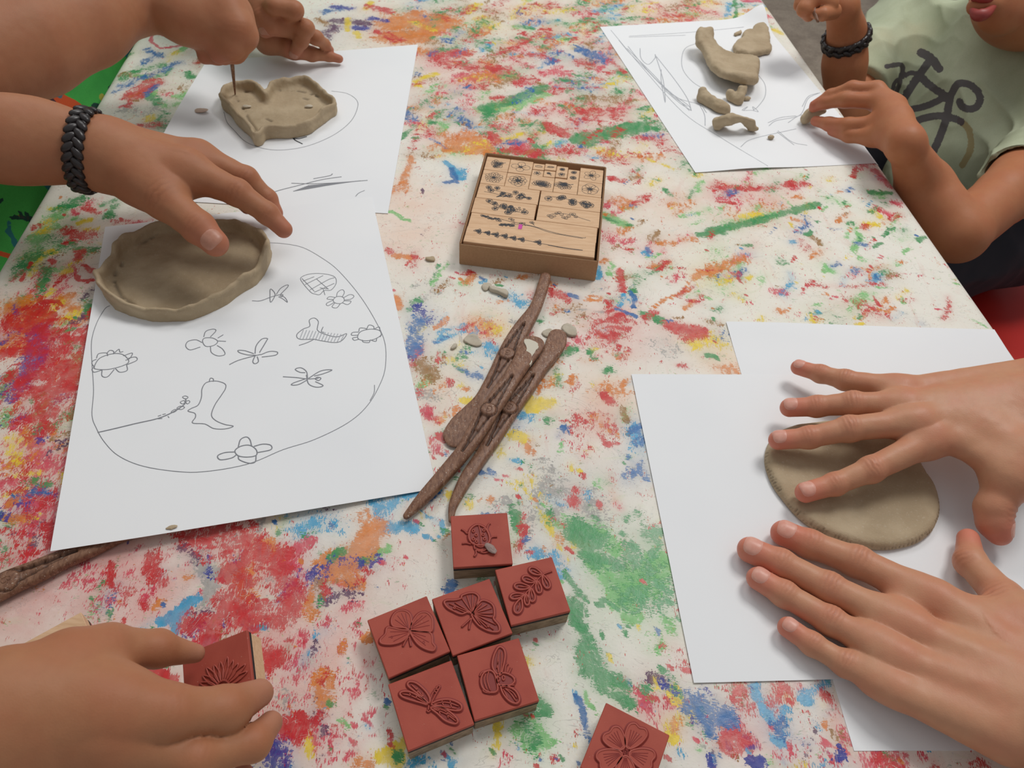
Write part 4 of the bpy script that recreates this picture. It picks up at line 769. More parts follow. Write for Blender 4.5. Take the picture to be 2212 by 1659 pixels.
# sheet B
q2 = 420/2049
Bf.draw('pencil_outline', z6(q2, 380, 0, [[(1640, 960), (1800, 985), (1900, 1050), (1915, 1130), (1850, 1270), (1700, 1400), (1500, 1500), (1300, 1560), (1080, 1582), (900, 1560), (730, 1490), (620, 1380), (540, 1290), (505, 1180)]]), .0005)
Bf.draw('pencil_mark', z6(q2, 380, 0, [[(1230, 1450), (1260, 1480), (1335, 1518)], [(1240, 1460), (1300, 1462), (1380, 1440)]]), .0012, M_ink)
q3 = 950/2189
Bf.draw('pencil_scribble', z6(q3, 0, 0, [[(1345, 962), (1400, 945), (1480, 925), (1600, 895), (1700, 880)], [(1450, 912), (1560, 915), (1700, 908), (1830, 898)], [(1560, 890), (1640, 875), (1655, 865)]]+[[(1460+i*9, 952-i*3.4), (1590+i*16, 930-i*2.8), (1700+i*12, 908-i*1.0)] for i in range(9)]), .0009, M_pencil, n=5)
Bf.draw('pencil_mark', z6(q3, 0, 0, [[(1770, 978), (1785, 962), (1815, 948)]]), .0006)
# sheet C
q4 = 962/2212
Cs.draw('pencil_sketch', z6(q4, 1250, 0, [[(200, 200), (250, 260), (330, 340), (430, 440), (540, 520), (560, 550)], [(245, 230), (300, 300), (380, 390), (480, 480), (550, 550)], [(305, 240), (310, 290), (345, 320), (378, 290), (380, 270)], [(380, 270), (420, 400), (430, 510), (410, 400), (410, 345)], [(385, 280), (480, 400), (540, 490), (560, 550)], [(410, 430), (500, 490), (600, 520), (635, 560)], [(600, 520), (625, 570), (628, 625)], [(240, 240), (380, 380), (460, 470), (540, 530)], [(560, 550), (500, 510), (430, 450)]]), .0008, M_pencil_soft, n=6)
Cs.draw('pencil_oval', z6(q4, 1250, 0, [[(585, 215), (530, 240), (512, 290), (520, 350), (570, 410), (640, 450)], [(890, 370), (925, 420), (925, 480), (890, 530), (870, 545)]]), .0007, M_pencil_soft)
Cs.draw('pencil_sketch', z6(q4, 1250, 0, [[(805, 730), (840, 700), (900, 680), (990, 660), (1080, 640)], [(985, 655), (1030, 690), (1070, 720)], [(990, 650), (1060, 705), (1135, 722)], [(820, 548), (840, 530), (812, 548), (860, 548), (892, 555), (865, 530), (870, 550)], [(945, 625), (980, 600), (1060, 585), (1110, 570)], [(940, 610), (1000, 585), (1080, 575)], [(1040, 610), (1075, 585), (1110, 560), (1140, 490), (1200, 460)], [(1110, 530), (1140, 480), (1190, 462)]]), .0007, M_pencil_soft)
Cs.draw('pencil_frame', z6(q4, 1250, 0, [[(160, 150), (320, 340), (520, 560), (700, 680), (940, 825)], [(250, 185), (530, 175)], [(250, 180), (560, 160), (820, 135)]]), .0006, M_pencil_soft)

# ------------------------------------------------------------------ cardboard box packed with wooden flower stamps
BH = 0.0205
k5 = lambda x, y: (950+x*400/1952, 310+y*400/1952)
bc = [at(*k5(*p), BH) for p in ((205, 1025), (1650, 1225), (1755, 250), (505, 115))]
BO = sum(bc)/4; BX = (bc[1]-bc[0])+(bc[2]-bc[3]); BX[2] = 0; BX /= np.linalg.norm(BX); BY = np.array([-BX[1], BX[0], 0]); BO[2] = 0
box = tag(empty('stamp_box', tuple(BO)), 'open brown cardboard box packed with wooden flower stamps in the middle of the table', 'box')
bw, bd, bt = 0.1055, 0.1290, 0.0013
def panel(name, c, size, tiltx=0.0):
    m = MB(); m.box(BO+BX*c[0]+BY*c[1]+np.array([0, 0, c[2]]), size, BX, BY, (0, 0, 1), 0.0004); return m.build(name, M_kraft, box)
panel('box_floor', (0, 0, 0.0008), (bw, bd, 0.0014))
panel('side_wall', (-bw/2, 0, BH/2), (bt, bd, BH)); panel('side_wall', (bw/2, 0, BH/2), (bt, bd, BH))
panel('end_wall', (0, -bd/2, BH/2-.0004), (bw, bt, BH-.0008)); panel('end_wall', (0, bd/2, BH/2), (bw, bt, BH))
def ring_pts(cx, cy, rx, ry, n=10, rot=0.0, a0=0.0, a1=2*PI):
    return [(cx+rx*math.cos(a0+(a1-a0)*i/n)*math.cos(rot)-ry*math.sin(a0+(a1-a0)*i/n)*math.sin(rot), cy+rx*math.cos(a0+(a1-a0)*i/n)*math.sin(rot)+ry*math.sin(a0+(a1-a0)*i/n)*math.cos(rot)) for i in range(n+1)]
class Ink:
    """collects printed line art in local mm and lays it on the stamp face"""
    def __init__(s): s.l = []
    def line(s, pts, w=0.25, sm=True): s.l.append((pts, w, sm)); return s
    def petal(s, cx, cy, a, L, wd, w=0.22, vein=0, r0=0.6):
        dx, dy = math.cos(a), math.sin(a); nx, ny = -dy, dx
        P = [(cx+dx*r0, cy+dy*r0), (cx+dx*L*.45+nx*wd*.5, cy+dy*L*.45+ny*wd*.5), (cx+dx*L*.85+nx*wd*.38, cy+dy*L*.85+ny*wd*.38), (cx+dx*L, cy+dy*L), (cx+dx*L*.85-nx*wd*.38, cy+dy*L*.85-ny*wd*.38), (cx+dx*L*.45-nx*wd*.5, cy+dy*L*.45-ny*wd*.5), (cx+dx*r0, cy+dy*r0)]
        s.line(P, w)
        for v in range(vein):
            o = (v-(vein-1)/2)*.5*wd/max(1, vein); s.line([(cx+dx*r0*1.2, cy+dy*r0*1.2), (cx+dx*L*.6+nx*o, cy+dy*L*.6+ny*o)], w*.8, False)
        return s
    def flower(s, cx, cy, r, n, asp=1.0, rot=0.0, wd=None, w=0.22, vein=1, dark=0.8):
        wd = wd or 2*r*math.sin(PI/n)*1.05
        for i in range(n): s.petal(cx, cy, rot+2*PI*i/n, r*(1+.08*math.sin(i*2.3)), wd, w, vein)
        for i in range(9): a = i*.7; s.line([(cx, cy), (cx+dark*math.cos(a), cy+dark*math.sin(a))], w*1.5, False)
        return s
    def build(s, name, O, X, Y, z, root, mat=M_ink, ysc=1.0):
        mb = MB()
        for pts, w, sm in s.l:
            P = np.array(pts, float)
            if sm and len(P) > 2: P = catmull(P, 4)
            Q = O+P[:, :1]*1e-3*X+P[:, 1:]*1e-3*ysc*Y; Q[:, 2] = z+0.00008; mb.ribbon(Q, w*1.45e-3, h=.00005)
        return mb.build(name, mat, root)
def sprig(I, pts, n, r, w=.25, side=1, dense=1.0, seed=1):
    I.line(pts, w); P = catmull(np.array(pts, float), 8); R = random.Random(seed)
    for i in range(n):
        t = int((i+.5)/n*(len(P)-1)*dense); x, y = P[t]; a = R.uniform(0, 2*PI)
        x2 = x+R.uniform(.3, 1.0)*r*1.4*math.cos(a); y2 = y+R.uniform(.3, 1.0)*r*1.6*math.sin(a)
        I.line([(x, y), (x2, y2)], w*.8, False); I.flower(x2, y2, r*R.uniform(.7, 1.1), 5, rot=a, w=w*.8, vein=0, dark=r*.45)
gap = 0.35; ZT = BH-0.0012
def wood_stamp(x0, y0, x1, y1, label, art, top=0.0, dx=0.0, group='wooden flower stamps in the box'):
    cx, cy = (x0+x1)/2+dx, (y0+y1)/2; w_, d_ = x1-x0-gap, y1-y0-gap
    O = BO+BX*cx*1e-3+BY*cy*1e-3
    r_ = tag(empty('wooden_stamp', tuple(O+np.array([0, 0, .0016]))), label, 'rubber stamp', group)
    zt = ZT+top; m = MB(); m.box(O+np.array([0, 0, (.0045+zt)/2]), (w_*1e-3, d_*1e-3, zt-.0045), BX, BY, (0, 0, 1), .0003); m.build('wood_block', M_beech, r_)
    m = MB(); m.box(O+np.array([0, 0, .0031]), (w_*.96e-3, d_*.96e-3, .0027), BX, BY); m.build('rubber_pad', M_rubber, r_)
    I = Ink(); art(I, w_, d_); I.build('printed_flower', O, BX, BY, zt, r_)
    return r_
c5 = [-51, -30.3, -10, 10.6, 31, 51.3]; rY = [61, 40.3, 19.2, -1.6, -22.6, -42.3, -62.2]
def a_sprigblossom(I, w, d):
    for t in range(7): I.petal(1, 1, 2.2+t*.5, 6.5, 3.4, .3, 3)
    I.line([(1, 1), (4, 2.5), (7, 3.5)], .4); I.flower(2.5, 1.5, 2.6, 6, dark=1.2); I.flower(-1, -4, 2.2, 5, dark=1)
def a_five(n=5, r=7, wd=None, vein=2, dark=1.6, rot=.3, asp=1): return lambda I, w, d: I.flower(0, 0, r, n, rot=rot, wd=wd, vein=vein, dark=dark)
def a_dense(n, r, inner=0, seed=0):
    def f(I, w, d):
        I.flower(0, 0, r, n, rot=.1*seed, vein=1, dark=1.6)
        if inner: I.flower(0, .6, r*.62, inner, rot=.4, vein=1, dark=1.3)
    return f
def a_lotus(I, w, d):
    for L, n, wd in ((8, 9, 4.2), (6, 7, 3.4), (4.2, 5, 2.8)):
        for i in range(n):
            a = PI*(i+.5)/n*1.15-.12*PI; I.petal(0, -2.2, a, L*(.7+.3*abs(math.cos(a)))*1.02, wd, .28, 2)
    for i in range(5): I.petal(0, -2, PI+.3+i*.6, 3.2, 2.4, .26, 1)
    for i in range(6): I.line([(0, -2), (1.5*math.cos(i), -1.5+1.5*math.sin(i))], .5, False)
def a_side(I, w, d):
    for i in range(9): I.petal(-2, 4, -PI+.35+i*.27, 8.6+.8*math.sin(i*2), 2.8, .3, 2)
    I.line([(-6, 5), (-2, 4.5), (3, 3.2), (6, 4)], .5); I.line([(-7, 5.6), (-4, 5.2)], .3); I.flower(-1, 3.5, 2, 6, dark=1.4)
def a_small(k):
    def f(I, w, d):
        if k == 0: [I.line([(x, -.8), (x*.8, 1.0), (x*.3, 1.6)], .2) for x in (-2.8, -1.4, 0, 1.4, 2.8)]; I.line(ring_pts(0, .2, 3, 1.5), .2)
        if k == 1: I.line([(-3, -.8), (-1.5, 1), (1, 1.2), (3, .4), (1, -.8), (-3, -.8)], .3); I.line([(-2, 0), (2.6, .2)], .35)
        if k == 2: I.flower(0, 0, 2.3, 7, dark=.9, w=.22); I.line(ring_pts(0, 0, 1.3, 1), .3)
        if k == 3: I.flower(0, 0, 2.3, 6, dark=1, w=.25); I.line([(1.5, 1.2), (2.6, 2)], .35)
        if k == 4: I.flower(-.3, 0, 3.1, 5, dark=1, wd=2.4, w=.25)
        if k == 5: I.line(ring_pts(-.8, .8, 1.6, 1.3), .3); I.line(ring_pts(-.8, .8, .8, .6), .6); I.line([(0, 0), (1.8, -2.4)], .4); I.line([(.2, -.2), (2.2, .6)], .3)
        if k == 6: I.flower(0, 0, 3, 5, dark=1.1, wd=2.2, rot=.5, w=.25); I.line([(-2.4, 1), (2.6, 1)], .25)
        if k == 7: I.line(ring_pts(0, 0, 2.6, 2.3, 14), .35); I.flower(0, 0, 2.4, 8, dark=1, w=.22)
    return f
def a_branch1(I, w, d):
    sprig(I, [(-19, 4), (-12, 2.5), (-4, 1.5), (4, 0), (12, -.8), (18, -2)], 10, 2.6, .3, seed=3)
    for x, y in ((-2, -4), (10, 0.5), (13, -3), (-7, -5)):
        for j in range(6): I.line([(x-2+j*.5, y-1.6+.3*j), (x+1+j*.35, y+1.8-.3*j)], .55, False)
    I.line([(-20, -1), (-12, -2), (-6, -3)], .25)
def a_branch2(I, w, d):
    sprig(I, [(-15, 7), (-10, 3), (-4, 0), (3, -1), (10, -2.2), (17, -3)], 7, 2.9, .28, seed=8)
    for x, y in ((-8, 6.5), (-4, 2), (-6, 3.4), (13, 1), (15, -1), (16, 2.4), (12, 3.5)): I.line(ring_pts(x, y, .8, .8, 6), .3); I.line([(x, y-.8), (x-.8, y-3)], .2, False)
    I.flower(-1, 3.4, 3, 5, dark=1.5, w=.34); I.flower(4, -4.5, 3, 5, dark=1.5, w=.34); I.flower(5, 3, 2.1, 5, dark=1.5, w=.4)
def a_branch3(I, w, d):
    sprig(I, [(-18, 3), (-9, 3.5), (0, 2), (8, -.4), (14, -1), (20, -1.2)], 7, 3.0, .28, seed=5)
    I.flower(13, -1.4, 4.2, 5, dark=1.5, w=.3, vein=1); I.flower(2, -2.2, 3.4, 6, dark=1.6, w=.34); I.flower(-7, 4.2, 3.2, 6, dark=1.4, w=.34)
def a_lily(I, w, d):
    I.line([(18, -2.8), (10, -.4), (2, 2.2), (-6, 2.6), (-13, .5), (-16, -3)], .28); R = random.Random(4)
    for i in range(12):
        x = 6-i*1.95; y = 3.5*math.sin(i*1.1)+.6-.012*i*i; I.line(ring_pts(x, y, 1.6, 1.35, 9), .26); I.line([(x-1, y-1.2), (x, y-.5), (x+1, y-1.2)], .22)
def a_lav1(I, w, d):
    I.line([(-30, 6.2), (-20, 4.2), (-8, 2.6), (2, 1), (12, -2), (22, -4.2), (34, -5), (41, -5.4), (42, -4.4)], .3); I.line([(-26, -.3), (-12, 1.2), (0, 1), (12, -3.4), (24, -5.2), (40, -6.4)], .28)
    R = random.Random(2)
    for i in range(26):
        x = -42+i*.62; y = 7.2-.16*i+R.uniform(-2, 2)*(i/26+.2); I.line(ring_pts(x, y, 1.0, .8, 6, R.uniform(0, 3)), .3)
    for i in range(26):
        x = -26+i*.42; y = -2.2+.06*i+R.uniform(-1.8, 1.8)*(1-abs(i-13)/18); I.line(ring_pts(x, y, .9, .7, 6, R.uniform(0, 3)), .34)
    for x, y in ((-19, 7.6), (-17, 6.4), (-16, 1.5), (-2, 6.5), (-1, 5.6), (-10, 3.4), (-8, 3.6)): I.line(ring_pts(x, y, 1.5, .8, 8, .4), .3); I.line([(x, y), (x+2, y-3)], .22, False)
def a_lav2(I, w, d):
    I.line([(-42, 4.6), (-20, 2), (-2, .6), (14, -1.4), (30, -2.6), (41, -2.6)], .32); I.line([(14, -1.8), (30, -3.4), (41, -2.9)], .26)
    for x, y, r in ((-41, 4.6, 2.8), (-33.5, 4.0, 2.4), (-27, 3.0, 2.9), (-20, 2.6, 2.9), (-13, 1.6, 2.5), (-6.5, 1.0, 2.5), (6.5, 0, 2.8)):
        for j, a in enumerate((.5, .9, 1.3, 2.0, -.5, -1.0, -1.5, 2.5, 3.0)): I.petal(x, y-.2, a, r*(.8+.25*(j % 3)), 1.4, .32, 1, .2)
arts1 = [('flower seen from the side with a bent stem', a_sprigblossom), ('open flower with four thin pointed petals', a_five(4, 7.6, 5.6, 1, 2.0, .2))]
wood_stamp(c5[0], rY[1], c5[1], rY[0], 'square wooden stamp, ruffled flower on a bent stem, back left corner of the box', a_sprigblossom)
wood_stamp(c5[1], rY[1], c5[2], rY[0], 'square wooden stamp with a flower of four wide petals, back row of the box', a_five(4, 7.8, 6.4, 1, 2.0, 1.5))
wood_stamp(c5[4], rY[1], c5[5], rY[0], 'square wooden stamp with a flower of five pointed petals, back right corner', a_five(5, 7.2, 4.6, 2, 2.4, .1))
sm_lab = ['fan of fine petals, left of the back row', 'slanting flat bud, second in the back row', 'round ruffled blossom, third in the back row', 'round dark-centred bud, right of the back row',
          'five-petalled flower, left of the front row', 'dark bud on a slanting stem, front row', 'dark-centred blossom, next to the open gap', 'round daisy in a circle, right of the front row']
for k in range(8):
    i, j = k % 4, k//4; x0 = -10+i*10.25; y0 = rY[0]-(j+1)*10.3+(1.0 if k in (5, 6) else 0)-(2.2 if k in (3,) else 0)+(-.6 if k in (7,) else 0)
    wood_stamp(x0, y0, x0+10.2, y0+(9.6 if k != 3 else 8.6), 'tiny square wooden stamp, '+sm_lab[k], a_small(k), -.0006 if k not in (1, 6) else .0003)
wood_stamp(c5[0], rY[2], c5[1], rY[1], 'square wooden stamp with a round flower of many narrow petals, left edge', a_dense(14, 7.6, 0))
wood_stamp(c5[1], rY[2]-.5, c5[2], rY[1]-.5, 'square wooden stamp with a full double peony, second row from the back', a_dense(8, 7.8, 6, 2))
wood_stamp(c5[2], rY[2], c5[3], rY[1]-.2, 'square wooden stamp with a water lily in the centre of the second row', a_lotus)
wood_stamp(c5[3], rY[2], c5[4], rY[1], 'square wooden stamp with a fluted flower seen from the side', a_side)
wood_stamp(c5[4], rY[2], c5[5], rY[1], 'square wooden stamp with a round pansy-like flower at the right edge', a_five(5, 7.4, 8.6, 3, 2.0, .3))
wood_stamp(c5[0], rY[3], .2, rY[2], 'oblong wooden stamp with a dark-leaved flower sprig, left half of the box', a_branch1)
wood_stamp(c5[0], rY[4], 0, rY[3], 'oblong wooden stamp with a cherry blossom twig, left half of the box', a_branch2, 0, -.5)
wood_stamp(.6, rY[3], c5[5], rY[2], 'oblong wooden stamp with a blossom branch and whitish smudge, right half', a_branch3, 0, .3)
wood_stamp(.6, rY[4], c5[5], rY[3], 'oblong wooden stamp with round bell-shaped blossoms, right half of the box', a_lily, 0, .3)
st_ = wood_stamp(c5[0], rY[5], c5[5]-.8, rY[4], 'long wooden stamp with two forking flower stems and a magenta mark', a_lav1)
m_, _, _ = nmat('magenta_ink', 0.5, srgb(206, 60, 160)); I = Ink()
for y in np.arange(-30.5, -25.0, .45)+20.5: I.line([(-11.6, y+6), (-8.8-.3*math.sin(y*5), y+6.1)], .5, False)
I.build('magenta_smudge', BO+BY*-.0325+BX*.0, BX, BY, ZT+.0001, st_, m_)
wood_stamp(c5[0], rY[6], c5[5]-1.2, rY[5], 'long wooden stamp with a single lavender stalk, front edge of the box', a_lav2, .0012)

# ------------------------------------------------------------------ red rubber picture stamps
SH = 0.0140
kz = lambda x, y: (780+x*700/2006, 1080+y*700/2006)
def red_stamp(corners, label, z=SH, scale=None, group='red rubber picture stamps'):
    cw = [at(x, y, z) for x, y in corners]
    O = sum(cw)/4; X = (cw[1]-cw[0])+(cw[2]-cw[3]); X[2] = 0; X /= np.linalg.norm(X); Y = np.array([-X[1], X[0], 0]); O[2] = 0
    S = 0.0318
    r_ = tag(empty('picture_stamp', tuple(O)), label, 'rubber stamp', group)
    zb = z-SH
    m = MB(); m.box(O+[0, 0, .0048+zb], (S-.0006, S-.0006, .0096), X, Y, (0, 0, 1), .0003); m.build('wood_block', M_woodside, r_)
    m = MB(); m.box(O+[0, 0, .0108+zb], (S-.0002, S-.0002, .0022), X, Y, (0, 0, 1), .0003); m.build('foam_layer', M_foam, r_)
    m = MB(); m.box(O+[0, 0, .0129+zb], (S, S, .0021), X, Y, (0, 0, 1), .0003); m.build('rubber_face', M_rubber, r_)
    return r_, O, X, Y, z
def relief(st, plates, lines, dark=(), conv=kz, lw=.00055, lift=.0009, pdark=True, z0=None):
    """plates: closed outlines; lines: ridges; dark: engraved lines -- all photo coordinates on the stamp face"""
    r_, O, X, Y, z = st
    top = MB(); pl = MB(); rd = MB(); dk = MB(); un_ = MB()
    for p in plates:
        c = catmull([conv(*q) for q in p], 5, True); P = np.array([at(a, b, z+lift) for a, b in c])
        pl.poly(P, z-.0001, z+(.00018 if pdark else lift*.8))
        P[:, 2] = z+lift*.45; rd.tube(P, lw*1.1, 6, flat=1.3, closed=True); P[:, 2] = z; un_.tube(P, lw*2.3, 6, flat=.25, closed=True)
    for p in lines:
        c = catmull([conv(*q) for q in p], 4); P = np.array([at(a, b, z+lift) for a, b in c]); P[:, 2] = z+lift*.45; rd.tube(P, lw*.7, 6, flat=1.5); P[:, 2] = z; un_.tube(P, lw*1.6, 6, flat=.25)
    for p in dark:
        c = catmull([conv(*q) for q in p], 4); P = np.array([at(a, b, z+lift) for a, b in c]); P[:, 2] = z+lift*.82; dk.ribbon(P, .0004, h=.00008)
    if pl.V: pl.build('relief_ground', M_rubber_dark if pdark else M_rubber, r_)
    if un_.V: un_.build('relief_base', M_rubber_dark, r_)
    if rd.V: rd.build('relief_ridge', M_rubber_ridge, r_, True)
    if dk.V: dk.build('engraved_line', M_rubber_dark, r_)
def cor(L): return [kz(*p) for p in L]
s1 = red_stamp(cor([(560, 97), (903, 80), (932, 393), (572, 420)]), 'red rubber stamp with a ladybird, a small clay crumb stuck on it')
bdy = [(725, 152), (765, 170), (790, 210), (795, 250), (775, 275), (730, 278), (690, 268), (668, 235), (672, 190), (695, 162)]
relief(s1, [bdy], [[(728, 152), (740, 210), (742, 275)], [(668, 200), (655, 205), (640, 190), (620, 178)], [(680, 272), (650, 265), (625, 268)], [(785, 200), (780, 175), (790, 150), (800, 142)], [(793, 250), (810, 228), (842, 225)], [(700, 275), (705, 300), (740, 318), (780, 300), (775, 278)], [(710, 300), (712, 330), (700, 348)], [(705, 275), (740, 290), (778, 275)], [(735, 318), (760, 325), (790, 318)]]
       +[ring_pts(x, y, 7, 8, 8) for x, y in ((695, 190), (712, 215), (695, 240), (760, 185), (755, 212), (765, 240), (715, 255))])
def crumb(name, px, py, z, s, mat, label, cat='clay crumb', group=None, flat=.5, seed=0, elong=1.5, ang=0.3):
    R = random.Random(seed); c = at(px, py, z); m = MB(); a, b_ = math.cos(ang), math.sin(ang)
    m.ell((0, 0, s*flat*.45), [(s*elong*.5*a, s*elong*.5*b_, 0), (-s*.5*b_, s*.5*a, 0), (0, 0, s*flat*.5)], 12, 8)
    V = m.V[0]; V *= 1+.28*fbm(V+seed*.37, 3.2/s*.35, 3, seed)[:, None]; V[:, 2] = np.maximum(V[:, 2], 0)
    m.V = [V]; o = m.build(name, mat, None, False); o.location = tuple(c)
    if cat: tag(o, label, cat, group)
    return o
m_, _, _ = nmat('grey_clay', 0.6, srgb(150, 126, 118))
crumb('clay_crumb', *kz(805, 305), SH+.0005, .0042, m_, 'grey clay crumb stuck on the ladybird stamp', seed=5, elong=1.8, ang=-.6)
s2 = red_stamp(cor([(833, 430), (1180, 350), (1292, 690), (930, 778)]), 'red rubber stamp with a leafy twig, right of the butterfly stamps')
lv = lambda x0, y0, x1, y1, w: [(x0, y0), (x0+(x1-x0)*.5-(y1-y0)*w, y0+(y1-y0)*.5+(x1-x0)*w), (x0+(x1-x0)*.88-(y1-y0)*w*.8, y0+(y1-y0)*.88+(x1-x0)*w*.8), (x1, y1), (x0+(x1-x0)*.88+(y1-y0)*w*.8, y0+(y1-y0)*.88-(x1-x0)*w*.8), (x0+(x1-x0)*.5+(y1-y0)*w, y0+(y1-y0)*.5-(x1-x0)*w)]
LV = [(1120, 460, 1042, 425, .22), (1080, 505, 1000, 480, .22), (1045, 540, 950, 530, .2), (1010, 585, 925, 600, .2), (990, 610, 962, 700, .25), (1125, 465, 1160, 545, .22), (1090, 500, 1105, 575, .22), (1050, 545, 1062, 628, .22), (1020, 580, 1030, 650, .2)]
relief(s2, [lv(*l) for l in LV], [[(1182, 438), (1120, 465), (1060, 530), (1000, 600), (975, 645)]]+[[(l[0], l[1]), (l[2]*.75+l[0]*.25, l[3]*.75+l[1]*.25)] for l in LV], lw=.0005)
s3 = red_stamp(cor([(442, 612), (795, 485), (935, 825), (565, 965)]), 'red rubber stamp with a butterfly with deep striped wings, top middle of the cluster')
W1 = [(515, 635), (530, 620), (580, 618), (618, 608), (625, 590), (670, 575), (710, 580), (728, 615), (690, 700), (665, 690), (620, 705), (570, 685), (535, 665)]
W2 = [(690, 700), (740, 625), (790, 630), (820, 660), (825, 710), (820, 735), (852, 775), (852, 812), (800, 812), (740, 785), (705, 750), (688, 720)]
relief(s3, [W1, W2], [[(690, 700), (x, y)] for x, y in ((545, 640), (580, 632), (625, 608), (655, 590), (690, 585), (712, 600), (745, 640), (780, 645), (808, 668), (815, 700), (812, 725), (835, 770), (820, 800), (780, 792), (740, 770))]+[[(690, 700), (640, 692), (585, 668)], [(682, 730), (650, 760), (622, 785)], [(685, 730), (672, 770), (668, 800)]]+[ring_pts(578, 666, 6, 6, 8), ring_pts(790, 778, 7, 7, 8)], lw=.0005)
s4 = red_stamp(cor([(42, 742), (403, 592), (548, 940), (172, 1103)]), 'red rubber stamp with a pale smooth-winged butterfly, leftmost of the cluster')
W3 = [(300, 800), (250, 790), (195, 778), (188, 735), (215, 695), (260, 682), (300, 705), (310, 750), (325, 745), (355, 705), (400, 695), (435, 725), (440, 780), (425, 820), (438, 840), (440, 880), (458, 905), (445, 932), (395, 920), (350, 890), (315, 850), (290, 850), (250, 880), (190, 892), (130, 890), (118, 865), (150, 830), (160, 785), (200, 790), (260, 800)]
W3a = [(300, 805), (270, 790), (200, 782), (188, 740), (215, 695), (260, 683), (300, 705), (312, 760)]
W3b = [(305, 805), (318, 755), (355, 705), (400, 695), (435, 725), (442, 775), (430, 815), (360, 812)]
W3c = [(295, 810), (240, 802), (165, 788), (150, 830), (118, 865), (130, 888), (190, 892), (250, 875), (290, 840)]
W3d = [(305, 812), (360, 815), (425, 822), (440, 850), (442, 885), (458, 908), (445, 932), (395, 920), (350, 890), (318, 845)]
relief(s4, [W3a, W3b, W3c, W3d], [[(298, 840), (275, 870), (258, 905)], [(300, 845), (302, 875), (308, 905)], [(295, 850), (302, 800), (310, 760)]],
       [[(295, 800), (x, y)] for x, y in ((210, 740), (225, 715), (250, 700), (275, 700), (350, 740), (380, 715), (405, 715), (420, 745), (425, 775))]+[[(290, 815), (180, 815)], [(290, 820), (170, 850)], [(285, 830), (200, 875)], [(315, 820), (400, 845)], [(318, 825), (420, 880)], [(325, 840), (400, 900)]]+[ring_pts(190, 848, 6, 6, 6), ring_pts(388, 880, 6, 7, 6)], pdark=False, lw=.0005)
s5 = red_stamp(cor([(593, 965), (975, 853), (1103, 1243), (703, 1365)]), 'red rubber stamp with a bumblebee, lower right of the cluster')
relief(s5, [[(858, 1085), (815, 1040), (820, 970), (850, 912), (880, 920), (892, 960), (880, 1030)], [(865, 1150), (900, 1150), (955, 1180), (980, 1230), (965, 1258), (920, 1245), (880, 1200)], [(830, 1085), (800, 1055), (760, 1070), (742, 1115), (755, 1165), (800, 1190), (845, 1175)], [(850, 1080), (890, 1070), (935, 1090), (950, 1120), (925, 1145), (870, 1150), (840, 1125)]],
       [[(855, 1080), (845, 1010), (855, 930)], [(862, 1080), (870, 1010), (870, 940)], [(840, 1040), (850, 990)], [(875, 1155), (920, 1190), (960, 1245)], [(880, 1160), (935, 1185), (965, 1225)], [(880, 1170), (910, 1230)], [(790, 1060), (780, 1110), (800, 1180)], [(770, 1075), (762, 1120), (780, 1175)], [(735, 1090), (750, 1065), (800, 1050)], [(755, 1160), (760, 1185), (800, 1195)], [(890, 1075), (895, 1030), (910, 1010)], [(910, 1080), (925, 1050), (930, 1035)], [(935, 1095), (958, 1105)], [(920, 1145), (950, 1145)], [(895, 1150), (925, 1165), (945, 1160)]]+[ring_pts(882, 1100, 8, 14, 8), ring_pts(850, 1108, 8, 14, 8)], lw=.0005)
s6 = red_stamp(cor([(170, 1145), (558, 995), (697, 1385), (290, 1550)]), 'red rubber stamp with a dragonfly, lower left of the cluster')
relief(s6, [[(410, 1265), (370, 1255), (270, 1225), (240, 1200), (260, 1185), (310, 1190), (380, 1230)], [(415, 1255), (345, 1195), (290, 1150), (300, 1125), (345, 1135), (400, 1185), (425, 1230)], [(435, 1265), (480, 1240), (550, 1235), (615, 1265), (615, 1300), (560, 1300), (490, 1280)], [(430, 1285), (500, 1285), (560, 1320), (598, 1365), (580, 1385), (520, 1365), (470, 1320)]],
       [[(422, 1255), (440, 1200), (475, 1150)], [(432, 1262), (460, 1205), (488, 1155), (475, 1150)], [(408, 1300), (415, 1310), (430, 1300)], [(410, 1262), (320, 1215), (255, 1198)], [(412, 1255), (350, 1180), (310, 1140)], [(440, 1265), (520, 1250), (605, 1275)], [(440, 1262), (530, 1280), (590, 1290)], [(440, 1290), (520, 1320), (590, 1370)], [(440, 1288), (510, 1300), (580, 1350)], [(380, 1190), (385, 1235)], [(345, 1160), (350, 1195)], [(300, 1195), (310, 1215)], [(340, 1205), (345, 1232)], [(500, 1240), (510, 1275)], [(550, 1240), (560, 1290)], [(480, 1295), (490, 1330)], [(530, 1310), (540, 1350)], [(445, 1180), (465, 1190)], [(455, 1165), (475, 1175)], [(418, 1270), (415, 1300)]], lw=.0005)
f7 = red_stamp(cor([(1535, 1265), (1925, 1465), (1740, 1862), (1350, 1650)]), 'red rubber stamp with a broad-petalled cosmos flower, alone at the front edge')
def pet(cx, cy, a, L, w): dx, dy = math.cos(a), math.sin(a); nx, ny = -dy, dx; return [(cx+dx*t*L+nx*s_*w, cy+dy*t*L+ny*s_*w) for t, s_ in ((.18, .12), (.5, .36), (.85, .42), (1.0, .24), (.95, 0), (1.0, -.24), (.85, -.42), (.5, -.36), (.18, -.12))]
fc = (1638, 1558); angs = [(-.9+i*1.257) for i in range(5)]; angs = [-1.05, .35, 1.6, 2.75, -2.25]
